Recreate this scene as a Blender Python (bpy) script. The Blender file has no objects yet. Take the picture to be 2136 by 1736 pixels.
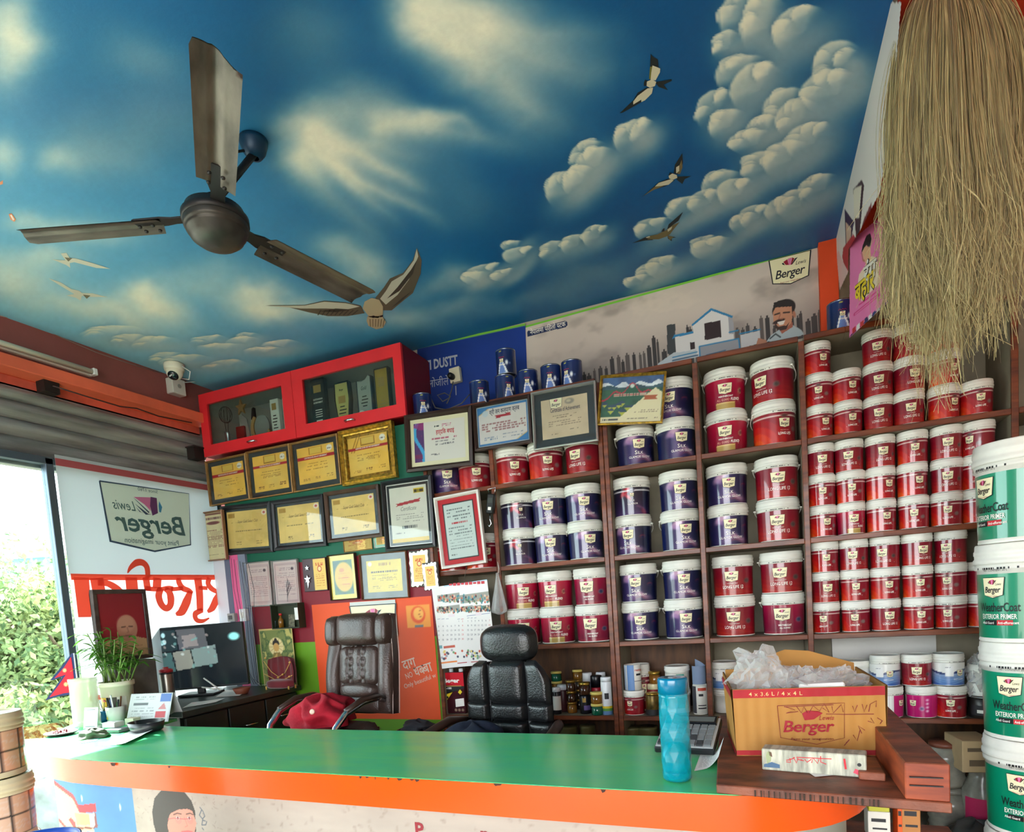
import bpy, bmesh, math, random
import numpy as np
from mathutils import Vector, Matrix
PI = math.pi
R = math.radians
C = bpy.context.scene.collection
SC = bpy.context.scene
EYE = Vector((0.0, 0.0, 1.5))
M = np.array([[0.92572919, 0.37169907, -0.06975143],
   [-0.03693559, -0.09469444, -0.99482095],
   [-0.3763791, 0.92351111, -0.07393248]])      # rows: right, down, forward
FPX, PX, PY = 1265.8, 1068.0, 1343.7
cam_d = bpy.data.cameras.new('camera')
cam_d.sensor_width = 36.0
cam_d.lens = FPX / 2136.0 * 36.0
cam_d.shift_y = (PY - 868.0) / 2136.0
cam_d.clip_start = 0.05
cam_d.clip_end = 200
cam = bpy.data.objects.new('camera', cam_d)
cam.matrix_world = Matrix(((M[0][0], -M[1][0], -M[2][0], EYE.x), (M[0][1], -M[1][1], -M[2][1], EYE.y),
      (M[0][2], -M[1][2], -M[2][2], EYE.z), (0, 0, 0, 1)))
C.objects.link(cam)
SC.camera = cam
SC.view_settings.view_transform = 'Standard'
SC.view_settings.look = 'None'
SC.view_settings.gamma = 1.0
SC.view_settings.use_curve_mapping = False
SC.view_settings.exposure = 2.4
w = bpy.data.worlds.new('sky')
SC.world = w
w.use_nodes = True
bg = w.node_tree.nodes['Background']
bg.inputs[0].default_value = (0.93, 0.97, 1.0, 1)
bg.inputs[1].default_value = 2.5
sun_d = bpy.data.lights.new('sun', 'SUN')
sun_d.energy = 11.0
sun_d.angle = R(0.6)
sun_d.color = (1.0, 0.95, 0.86)
sun = bpy.data.objects.new('sun', sun_d)
SUN_DIR = Vector((0.95, -0.30, -0.79)).normalized()
sun.rotation_euler = SUN_DIR.to_track_quat('-Z', 'Y').to_euler()
sun.location = (-8, 4, 8)
C.objects.link(sun)
try:
 SC.cycles.use_denoising = True
 SC.cycles.max_bounces = 9
 SC.cycles.diffuse_bounces = 5
 SC.cycles.transparent_max_bounces = 16
 SC.cycles.sample_clamp_indirect = 6.0
 SC.cycles.caustics_reflective = False
 SC.cycles.caustics_refractive = False
except Exception:
 pass
def ray(x, y):
 return M.T @ np.array([(x - PX) / FPX, (y - PY) / FPX, 1.0])
def on_y(x, y, Y):
 d = ray(x, y); d = d * (Y / d[1]); return Vector((d[0], d[1], d[2] + EYE.z))
def on_x(x, y, X):
 d = ray(x, y); d = d * (X / d[0]); return Vector((d[0], d[1], d[2] + EYE.z))
def on_z(x, y, Z):
 d = ray(x, y); d = d * ((Z - EYE.z) / d[2]); return Vector((d[0], d[1], Z))
def at_d(x, y, D):
 d = ray(x, y) * D; return Vector((d[0], d[1], d[2] + EYE.z))
def lin(c):
 a = np.asarray(c, float) / 255.0
 return np.where(a <= 0.04045, a / 12.92, ((a + 0.055) / 1.055) ** 2.4)
def rgba(c):
 l = lin(c); return (float(l[0]), float(l[1]), float(l[2]), 1.0)
MATS = {}
def mat(name, col=(200, 200, 200), rough=0.5, metal=0.0, var=0.0, vscale=8.0, bump=0.0, bscale=40.0, coat=0.0, trans=0.0,
  col2=None, emit=0.0, spec=0.5, stretch=None, sheen=0.0, attr=False, alpha=1.0, ior=1.45):
 if name in MATS: return MATS[name]
 m = bpy.data.materials.new(name); m.use_nodes = True
 nt = m.node_tree; b = nt.nodes['Principled BSDF']
 b.inputs['Base Color'].default_value = rgba(col)
 b.inputs['Roughness'].default_value = rough
 b.inputs['Metallic'].default_value = metal
 b.inputs['Coat Weight'].default_value = coat
 b.inputs['Transmission Weight'].default_value = trans
 b.inputs['Specular IOR Level'].default_value = spec
 b.inputs['Sheen Weight'].default_value = sheen
 b.inputs['IOR'].default_value = ior
 b.inputs['Alpha'].default_value = alpha
 src = None
 if attr:
  a = nt.nodes.new('ShaderNodeAttribute'); a.attribute_name = 'Col'; src = a.outputs['Color']
  nt.links.new(src, b.inputs['Base Color'])
 if var > 0 or bump > 0:
  tc = nt.nodes.new('ShaderNodeTexCoord'); vec = tc.outputs['Object']
  if stretch:
   mp = nt.nodes.new('ShaderNodeMapping'); mp.inputs['Scale'].default_value = stretch
   nt.links.new(vec, mp.inputs['Vector']); vec = mp.outputs['Vector']
 if var > 0:
  n = nt.nodes.new('ShaderNodeTexNoise'); n.inputs['Scale'].default_value = vscale
  n.inputs['Detail'].default_value = 6; nt.links.new(vec, n.inputs['Vector'])
  cr = nt.nodes.new('ShaderNodeValToRGB')
  cr.color_ramp.elements[0].position = 0.35; cr.color_ramp.elements[1].position = 0.65
  c2 = col2 if col2 is not None else tuple(max(0, v * (1 - var)) for v in col)
  cr.color_ramp.elements[0].color = rgba(c2); cr.color_ramp.elements[1].color = rgba(col)
  nt.links.new(n.outputs['Fac'], cr.inputs['Fac'])
  if src is None:
   nt.links.new(cr.outputs['Color'], b.inputs['Base Color'])
  else:
   cr.color_ramp.elements[0].color = (1 - var, 1 - var, 1 - var, 1); cr.color_ramp.elements[1].color = (1, 1, 1, 1)
   mx = nt.nodes.new('ShaderNodeMix'); mx.data_type = 'RGBA'; mx.blend_type = 'MULTIPLY'
   mx.inputs['Factor'].default_value = 1.0
   nt.links.new(src, mx.inputs['A']); nt.links.new(cr.outputs['Color'], mx.inputs['B'])
   nt.links.new(mx.outputs['Result'], b.inputs['Base Color'])
 if bump > 0:
  n2 = nt.nodes.new('ShaderNodeTexNoise'); n2.inputs['Scale'].default_value = bscale; n2.inputs['Detail'].default_value = 5
  nt.links.new(vec, n2.inputs['Vector'])
  bp = nt.nodes.new('ShaderNodeBump'); bp.inputs['Strength'].default_value = bump; bp.inputs['Distance'].default_value = 0.01
  nt.links.new(n2.outputs['Fac'], bp.inputs['Height']); nt.links.new(bp.outputs['Normal'], b.inputs['Normal'])
 if emit > 0:
  b.inputs['Emission Color'].default_value = rgba(col); b.inputs['Emission Strength'].default_value = emit
 MATS[name] = m
 return m
def glass_mat(name, tint=(255, 255, 255), gloss=0.07, rough=0.02):
 """thin pane: see-through with a faint mirror reflection that grows at a slant"""
 if name in MATS: return MATS[name]
 m = bpy.data.materials.new(name); m.use_nodes = True; nt = m.node_tree; nt.nodes.clear()
 o = nt.nodes.new('ShaderNodeOutputMaterial'); t = nt.nodes.new('ShaderNodeBsdfTransparent'); g = nt.nodes.new('ShaderNodeBsdfGlossy')
 t.inputs[0].default_value = rgba(tint); g.inputs['Roughness'].default_value = rough
 lw = nt.nodes.new('ShaderNodeLayerWeight'); lw.inputs[0].default_value = .5; pw = nt.nodes.new('ShaderNodeMath'); pw.operation = 'POWER'; pw.inputs[1].default_value = 3.5
 f = nt.nodes.new('ShaderNodeMath'); f.operation = 'MULTIPLY_ADD'; f.inputs[1].default_value = .6; f.inputs[2].default_value = gloss * .6
 nt.links.new(lw.outputs['Facing'], pw.inputs[0]); nt.links.new(pw.outputs[0], f.inputs[0])
 mx = nt.nodes.new('ShaderNodeMixShader'); nt.links.new(f.outputs[0], mx.inputs[0])
 nt.links.new(t.outputs[0], mx.inputs[1]); nt.links.new(g.outputs[0], mx.inputs[2]); nt.links.new(mx.outputs[0], o.inputs[0])
 MATS[name] = m
 return m
def sheet_mat(name, col, attr=False, amount=0.5, clear=0.0):
 """thin sheet that lets light shine through: diffuse + translucent (+ a little see-through)"""
 if name in MATS: return MATS[name]
 m = bpy.data.materials.new(name); m.use_nodes = True; nt = m.node_tree; nt.nodes.clear()
 o = nt.nodes.new('ShaderNodeOutputMaterial'); d = nt.nodes.new('ShaderNodeBsdfDiffuse'); t = nt.nodes.new('ShaderNodeBsdfTranslucent')
 mx = nt.nodes.new('ShaderNodeMixShader'); mx.inputs[0].default_value = amount
 if attr:
  a = nt.nodes.new('ShaderNodeAttribute'); a.attribute_name = 'Col'
  nt.links.new(a.outputs['Color'], d.inputs[0]); nt.links.new(a.outputs['Color'], t.inputs[0])
 else:
  d.inputs[0].default_value = rgba(col); t.inputs[0].default_value = rgba(col)
 nt.links.new(d.outputs[0], mx.inputs[1]); nt.links.new(t.outputs[0], mx.inputs[2])
 last = mx.outputs[0]
 if clear > 0:
  tr = nt.nodes.new('ShaderNodeBsdfTransparent'); m2 = nt.nodes.new('ShaderNodeMixShader'); m2.inputs[0].default_value = clear
  nt.links.new(last, m2.inputs[1]); nt.links.new(tr.outputs[0], m2.inputs[2]); last = m2.outputs[0]
 nt.links.new(last, o.inputs[0])
 MATS[name] = m
 return m
_TX = {}
def text_geo(s, size=1.0, bold=0.0, shear=0.0, space=1.0):
 k = (s, bold, shear, space)
 if k not in _TX:
  cu = bpy.data.curves.new('t', 'FONT'); cu.body = s; cu.size = 1.0; cu.offset = bold; cu.shear = shear
  cu.space_character = space; cu.resolution_u = 2; cu.align_x = 'CENTER'; cu.align_y = 'BOTTOM_BASELINE'
  o = bpy.data.objects.new('t', cu); C.objects.link(o)
  dg = bpy.context.evaluated_depsgraph_get(); me = bpy.data.meshes.new_from_object(o.evaluated_get(dg))
  vs = np.array([v.co[:2] for v in me.vertices]) if len(me.vertices) else np.zeros((0, 2))
  fs = [tuple(p.vertices) for p in me.polygons]
  bpy.data.objects.remove(o); bpy.data.curves.remove(cu); bpy.data.meshes.remove(me)
  _TX[k] = (vs, fs)
 vs, fs = _TX[k]
 return vs * size, fs
def text_w(s, bold=0.0, shear=0.0, space=1.0):
 v, f = text_geo(s, 1.0, bold, shear, space); return (v[:, 0].max() - v[:, 0].min()) if len(v) else 1.0
class MB:
 def __init__(s):
  s.v = []; s.f = []; s.m = []; s.sm = []
 def add(s, vs, fs, mi=0, smooth=False):
  b = len(s.v); s.v += [tuple(map(float, q)) for q in vs]
  for f in fs:
   s.f.append(tuple(b + i for i in f)); s.m.append(mi); s.sm.append(smooth)
  return s
 def box(s, x0, y0, z0, x1, y1, z1, mi=0):
  vs = [(x0, y0, z0), (x1, y0, z0), (x1, y1, z0), (x0, y1, z0), (x0, y0, z1), (x1, y0, z1), (x1, y1, z1), (x0, y1, z1)]
  return s.add(vs, [(0, 3, 2, 1), (4, 5, 6, 7), (0, 1, 5, 4), (1, 2, 6, 5), (2, 3, 7, 6), (3, 0, 4, 7)], mi)
 def lathe(s, prof, seg=32, mi=0, cx=0, cy=0, cz=0, smooth=True, a0=0, a1=2 * PI):
  full = abs(a1 - a0 - 2 * PI) < 1e-6; n = seg if full else seg + 1
  vs = []; fs = []
  for r, z in prof:
   for i in range(n):
    a = a0 + (a1 - a0) * i / seg
    vs.append((cx + r * math.cos(a), cy + r * math.sin(a), cz + z))
  for j in range(len(prof) - 1):
   for i in range(seg):
    k = (i + 1) % n if full else i + 1
    a, b, c, d = j * n + i, j * n + k, (j + 1) * n + k, (j + 1) * n + i
    if prof[j][0] == 0: fs.append((a, c, d))
    elif prof[j + 1][0] == 0: fs.append((a, b, d))
    else: fs.append((a, b, c, d))
  return s.add(vs, fs, mi, smooth)
 def tube(s, pts, r, seg=8, mi=0, smooth=True, caps=True):
  pts = [Vector(p) for p in pts]; n = len(pts)
  rs = r if isinstance(r, (list, tuple)) else [r] * n
  t0 = (pts[1] - pts[0]).normalized()
  u = t0.orthogonal().normalized(); vs = []; fs = []
  for i, p in enumerate(pts):
   t = (pts[min(i + 1, n - 1)] - pts[max(i - 1, 0)]).normalized()
   u = (u - t * u.dot(t))
   u = u.normalized() if u.length > 1e-6 else t.orthogonal().normalized()
   w_ = t.cross(u)
   for k in range(seg):
    a = 2 * PI * k / seg; vs.append(p + (u * math.cos(a) + w_ * math.sin(a)) * rs[i])
  for i in range(n - 1):
   for k in range(seg):
    k2 = (k + 1) % seg
    fs.append((i * seg + k, i * seg + k2, (i + 1) * seg + k2, (i + 1) * seg + k))
  if caps:
   fs.append(tuple(reversed(range(seg)))); fs.append(tuple((n - 1) * seg + k for k in range(seg)))
  return s.add(vs, fs, mi, smooth)
 def prism(s, poly, h0, h1, axis='z', mi=0, smooth=False):
  """poly of 2-D points extruded along an axis: z -> (x,y), y -> (x,z), x -> (y,z)"""
  n = len(poly)
  f = {'z': lambda a, b, h: (a, b, h), 'y': lambda a, b, h: (a, h, b), 'x': lambda a, b, h: (h, a, b)}[axis]
  vs = [f(a, b, h0) for a, b in poly] + [f(a, b, h1) for a, b in poly]
  fs = [tuple(reversed(range(n))), tuple(range(n, 2 * n))]
  s.add(vs, fs, mi)
  return s.add(vs, [(i, (i + 1) % n, n + (i + 1) % n, n + i) for i in range(n)], mi, smooth)
 def flat(s, pts, mi=0):
  return s.add(pts, [tuple(range(len(pts)))], mi)
 def quadstrip(s, a, b, mi=0, smooth=True):
  n = len(a)
  return s.add(list(a) + list(b), [(i, i + 1, n + i + 1, n + i) for i in range(n - 1)], mi, smooth)
 def grid(s, fn, nu, nv, mi=0, smooth=True):
  vs = [fn(i / nu, j / nv) for j in range(nv + 1) for i in range(nu + 1)]
  fs = [(j * (nu + 1) + i, j * (nu + 1) + i + 1, (j + 1) * (nu + 1) + i + 1, (j + 1) * (nu + 1) + i) for j in range(nv) for i in range(nu)]
  return s.add(vs, fs, mi, smooth)
 def text(s, st, size, fn, mi=0, bold=0.0, shear=0.0, space=1.0, align=0, width=None, mirror=False):
  """fn maps (right, up) in metres to a 3-D point; width fits the line to that width"""
  vs, fs = text_geo(st, 1.0, bold, shear, space)
  if len(vs) == 0: return s
  x0, x1 = vs[:, 0].min(), vs[:, 0].max()
  sx = size if width is None else width / (x1 - x0)
  X = (vs[:, 0] - (x0 + x1) / 2 - align * (x1 - x0) / 2) * sx
  if mirror: X = -X
  return s.add([fn(a, b * size) for a, b in zip(X, vs[:, 1])], fs, mi)
 def stroke(s, pts, wd, fn, mi=0, sm=False):
  """flat pen stroke of a polyline in 2-D"""
  P = [Vector((p[0], p[1])) for p in pts]; n = len(P); a = []; b = []
  if sm and n > 2:
   W0 = list(wd) if isinstance(wd, (list, tuple)) else [wd] * n; Q = []; W1 = []
   for i in range(n - 1):
    p0, p1, p2, p3 = P[max(i - 1, 0)], P[i], P[i + 1], P[min(i + 2, n - 1)]
    for k in range(6):
     t = k / 6; Q.append(.5 * (2 * p1 + (p2 - p0) * t + (2 * p0 - 5 * p1 + 4 * p2 - p3) * t * t + (3 * p1 - p0 - 3 * p2 + p3) * t ** 3)); W1.append(W0[i] + (W0[i + 1] - W0[i]) * t)
   P = Q + [P[-1]]; wd = W1 + [W0[-1]]; n = len(P)
  for i in range(n):
   t = (P[min(i + 1, n - 1)] - P[max(i - 1, 0)])
   t = t.normalized() if t.length else Vector((1, 0))
   nn = Vector((-t.y, t.x)); ww = (wd[i] if isinstance(wd, (list, tuple)) else wd) / 2
   a.append(fn(*(P[i] + nn * ww))); b.append(fn(*(P[i] - nn * ww)))
  return s.quadstrip(a, b, mi, False)
 def xf(s, mtx, start=0):
  for i in range(start, len(s.v)):
   s.v[i] = tuple(mtx @ Vector(s.v[i]))
  return s
 def mesh(s, name, mats, bevel=0.0, bseg=1):
  me = bpy.data.meshes.new(name); me.from_pydata(s.v, [], s.f)
  for m_ in mats: me.materials.append(m_)
  me.polygons.foreach_set('material_index', s.m); me.polygons.foreach_set('use_smooth', s.sm)
  if bevel > 0:
   bm = bmesh.new(); bm.from_mesh(me); bmesh.ops.remove_doubles(bm, verts=bm.verts, dist=1e-6)
   es = [e for e in bm.edges if len(e.link_faces) == 2 and e.calc_face_angle(0) > 0.5]
   bmesh.ops.bevel(bm, geom=es, offset=bevel, segments=bseg, affect='EDGES', profile=0.6)
   bm.to_mesh(me); bm.free()
  me.update()
  return me
 def obj(s, name, mats, parent=None, loc=(0, 0, 0), rot=(0, 0, 0), bevel=0.0, bseg=1):
  if not isinstance(mats, (list, tuple)): mats = [mats]
  return link(name, s.mesh(name, mats, bevel, bseg), parent, loc, rot)
def link(name, me, parent=None, loc=(0, 0, 0), rot=(0, 0, 0)):
 o = bpy.data.objects.new(name, me); C.objects.link(o); o.location = loc; o.rotation_euler = rot
 if parent is not None: o.parent = parent
 return o
def tag(o, label=None, cat=None, group=None, kind=None):
 if label: o['label'] = label
 if cat: o['category'] = cat
 if group: o['group'] = group
 if kind: o['kind'] = kind
 return o
def thing(name, label, cat, loc=(0, 0, 0), rot=(0, 0, 0), group=None):
 o = bpy.data.objects.new(name, None); o.empty_display_size = 0.05; C.objects.link(o)
 o.location = loc; o.rotation_euler = rot
 return tag(o, label, cat, group)
def copy_tree(o, parent=None):
 c = o.copy(); C.objects.link(c)
 if parent is not None:
  c.parent = parent
 for ch in list(o.children): copy_tree(ch, c)
 return c
def fn_plane(o, ux, uy, lift=0.0):
 o = Vector(o); ux = Vector(ux); uy = Vector(uy); n = ux.cross(uy).normalized() * lift
 return lambda a, b: o + ux * a + uy * b + n
class Paint:
 def __init__(s, nx, ny, w, h, base):
  s.nx, s.ny, s.w, s.h = nx, ny, w, h
  x = np.linspace(0, w, nx + 1); y = np.linspace(0, h, ny + 1)
  s.X, s.Y = np.meshgrid(x, y)
  s.c = np.ones(s.X.shape + (3,)) * np.array(base, float)
  s.px = max(w / nx, h / ny)
 def mix(s, a, col):
  a = np.clip(a, 0, 1)[..., None]; s.c = s.c * (1 - a) + np.array(col, float) * a; return s
 def ell(s, cx, cy, rx, ry, col, soft=None, rot=0.0, op=1.0):
  c_, s_ = math.cos(rot), math.sin(rot); dx, dy = s.X - cx, s.Y - cy
  d = np.sqrt(((dx * c_ + dy * s_) / rx) ** 2 + ((-dx * s_ + dy * c_) / ry) ** 2)
  k = soft if soft is not None else s.px / min(rx, ry)
  return s.mix(np.clip((1 + k * 0.5 - d) / max(k, 1e-6), 0, 1) * op, col)
 def rect(s, x0, y0, x1, y1, col, op=1.0):
  return s.mix(((s.X >= x0) & (s.X <= x1) & (s.Y >= y0) & (s.Y <= y1)) * op, col)
 def poly(s, pts, col, op=1.0):
  ins = np.zeros(s.X.shape, bool); n = len(pts)
  for i in range(n):
   (xa, ya), (xb, yb) = pts[i], pts[(i + 1) % n]
   if ya == yb: continue
   cnd = ((ya > s.Y) != (yb > s.Y)) & (s.X < (xb - xa) * (s.Y - ya) / (yb - ya) + xa)
   ins ^= cnd
  return s.mix(ins * op, col)
 def line(s, pts, wd, col, soft=1.0, op=1.0):
  D = np.full(s.X.shape, 1e9)
  for (xa, ya), (xb, yb) in zip(pts[:-1], pts[1:]):
   L2 = (xb - xa) ** 2 + (yb - ya) ** 2 + 1e-12
   t = np.clip(((s.X - xa) * (xb - xa) + (s.Y - ya) * (yb - ya)) / L2, 0, 1)
   D = np.minimum(D, np.hypot(s.X - xa - t * (xb - xa), s.Y - ya - t * (yb - ya)))
  return s.mix(np.clip((wd / 2 - D) / (s.px * soft) + 0.5, 0, 1) * op, col)
 def rows(s, x0, x1, ys, hgt, col, seed=0, op=0.8, fill=0.7):
  """unreadable small print: broken rows of strokes"""
  rg = random.Random(seed)
  for y in ys:
   x = x0
   while x < x1:
    l = rg.uniform(0.03, 0.09) * (x1 - x0)
    if rg.random() < fill: s.rect(x, y - hgt / 2, min(x + l, x1), y + hgt / 2, col, op)
    x += l + 0.02 * (x1 - x0)
  return s
 def noise(s, amt, seed=0, cells=12, tint=(1, 1, 1)):
  s.c = s.c * (1 + (vnoise(s.X / s.w * cells, s.Y / s.h * cells, seed)[..., None] - 0.5) * 2 * amt * np.array(tint)); return s
 def mesh(s, name, m_, fn=None):
  fn = fn or (lambda a, b: (a - s.w / 2, 0, b))
  nx, ny = s.nx, s.ny
  if fn.__code__.co_argcount == 2 and getattr(fn, 'vec', False):
   co = fn(s.X, s.Y)
  else:
   co = np.array([tuple(fn(a, b)) for a, b in zip(s.X.ravel(), s.Y.ravel())], dtype=np.float32)
  i = np.arange(nx); j = np.arange(ny); I, J = np.meshgrid(i, j); k = (J * (nx + 1) + I).ravel()
  F = np.stack([k, k + 1, k + nx + 2, k + nx + 1], 1).astype(np.int32)
  me = bpy.data.meshes.new(name); me.vertices.add(len(co)); me.vertices.foreach_set('co', np.asarray(co, np.float32).ravel())
  me.loops.add(F.size); me.loops.foreach_set('vertex_index', F.ravel())
  me.polygons.add(len(F)); me.polygons.foreach_set('loop_start', np.arange(0, F.size, 4, dtype=np.int32))
  me.polygons.foreach_set('use_smooth', np.ones(len(F), bool))
  me.update(calc_edges=True)
  at = me.color_attributes.new('Col', 'FLOAT_COLOR', 'POINT')
  cc = np.ones((len(co), 4), np.float32); cc[:, :3] = lin(np.clip(s.c, 0, 255)).reshape(-1, 3)
  at.data.foreach_set('color', cc.ravel())
  me.materials.append(m_)
  return me
def _hash(ix, iy, seed):
 v = np.sin(ix * 127.1 + iy * 311.7 + seed * 74.7) * 43758.5453
 return v - np.floor(v)
def vnoise(x, y, seed=0, octv=4):
 tot = np.zeros_like(np.asarray(x, float)); amp = 0.5; nrm = 0
 for o in range(octv):
  xi, yi = np.floor(x), np.floor(y); fx, fy = x - xi, y - yi
  fx = fx * fx * (3 - 2 * fx); fy = fy * fy * (3 - 2 * fy)
  a, b = _hash(xi, yi, seed + o), _hash(xi + 1, yi, seed + o); c, d = _hash(xi, yi + 1, seed + o), _hash(xi + 1, yi + 1, seed + o)
  tot += amp * ((a * (1 - fx) + b * fx) * (1 - fy) + (c * (1 - fx) + d * fx) * fy); nrm += amp
  amp *= 0.5; x = x * 2.03 + 5.1; y = y * 2.03 + 1.7
 return tot / nrm
PRINT = mat('printed sheet', attr=True, rough=0.55)
PRINT_GLOSS = mat('printed glossy label', attr=True, rough=0.3, coat=0.7)
WHITE_PL = mat('white plastic', (232, 232, 222), 0.38, var=0.05, vscale=20)
BLACK_PR = mat('black print', (18, 18, 20), 0.5)
WHITE_PR = mat('white print', (240, 236, 228), 0.5)
RED_PR = mat('red print', (190, 25, 40), 0.5)
CEIL = 2.95
XL, XB, YB = -3.15, 0.378, 3.15
cream = mat('cream wall paint', (190, 182, 165), 0.8, var=0.12, vscale=3, bump=0.08, bscale=60)
maroonw = mat('dull maroon wall paint', (150, 84, 80), 0.75, var=0.08, vscale=4, bump=0.1, bscale=50)
coral = mat('coral red paint', (240, 108, 76), 0.6, var=0.1, vscale=5)
orange_w = mat('orange wall paint', (226, 74, 24), 0.65, var=0.08, vscale=4)
def struct(o): o['kind'] = 'structure'; return o
m = MB(); m.box(-3.6, -2.2, -0.06, 2.2, 3.2, 0)
struct(m.obj('floor', mat('worn grey cement floor', (150, 146, 138), 0.6, var=0.25, vscale=4, bump=0.15)))
m = MB(); m.box(XL - .1, YB, 0, 2.3, YB + .12, CEIL + .1)
struct(m.obj('wall_back', cream))
m = MB(); m.box(2.1, -1.9, 0, 2.22, YB, CEIL + .1)
struct(m.obj('wall_right', mat('warm wall paint right', (205, 180, 150), 0.8, var=0.1)))
m = MB(); m.box(XL - .1, -2.02, 0, -2.0, -1.9, CEIL + .1); m.box(1.3, -2.02, 0, 2.2, -1.9, CEIL + .1); m.box(-2.0, -2.02, 2.55, 1.3, -1.9, CEIL + .1); struct(m.obj('wall_light_blocker', cream))  # unseen wall behind the camera, added to narrow the incoming light
m = MB(); m.box(XL - .14, -1.9, 2.74, XL, YB, CEIL + .1, 0)
m.box(XL - .14, 3.02, 0, XL, YB, 2.74, 0); m.box(XL - .14, -1.9, 0, XL, -.40, 2.74, 0)  # last box: unseen solid stretch, added to cut light from the window side
struct(m.obj('wall_left', maroonw))
m = MB(); m.box(XL - .13, -1.9, 2.70, XL + .07, 2.9, 2.757, 0); m.box(XL - .16, -1.9, 2.645, XL - .03, 2.9, 2.70, 1)
struct(m.obj('trim_1', [coral, mat('faded coral paint', (224, 100, 78), 0.7, var=0.2)], bevel=.004))
for i, (x, y) in enumerate([(100, 806), (408, 947)]):
 p = on_x(x, y, XL + .01); b = MB(); b.box(-.03, -.035, -.035, .03, .035, .03); b.box(-.04, -.045, .03, .04, .045, .038)
 o = b.obj('shutter_bracket', mat('dark rusty steel', (46, 36, 34), 0.7, .4, var=.3), None, p)
 tag(o, ['small dark steel bracket under the coral ledge, left of the shutter corner', 'small dark steel bracket at ledge end beside the red cabinet'][i], 'bracket', kind='thing')
def smooth(a, b, x):
 t = np.clip((x - a) / (b - a), 0, 1); return t * t * (3 - 2 * t)
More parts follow.
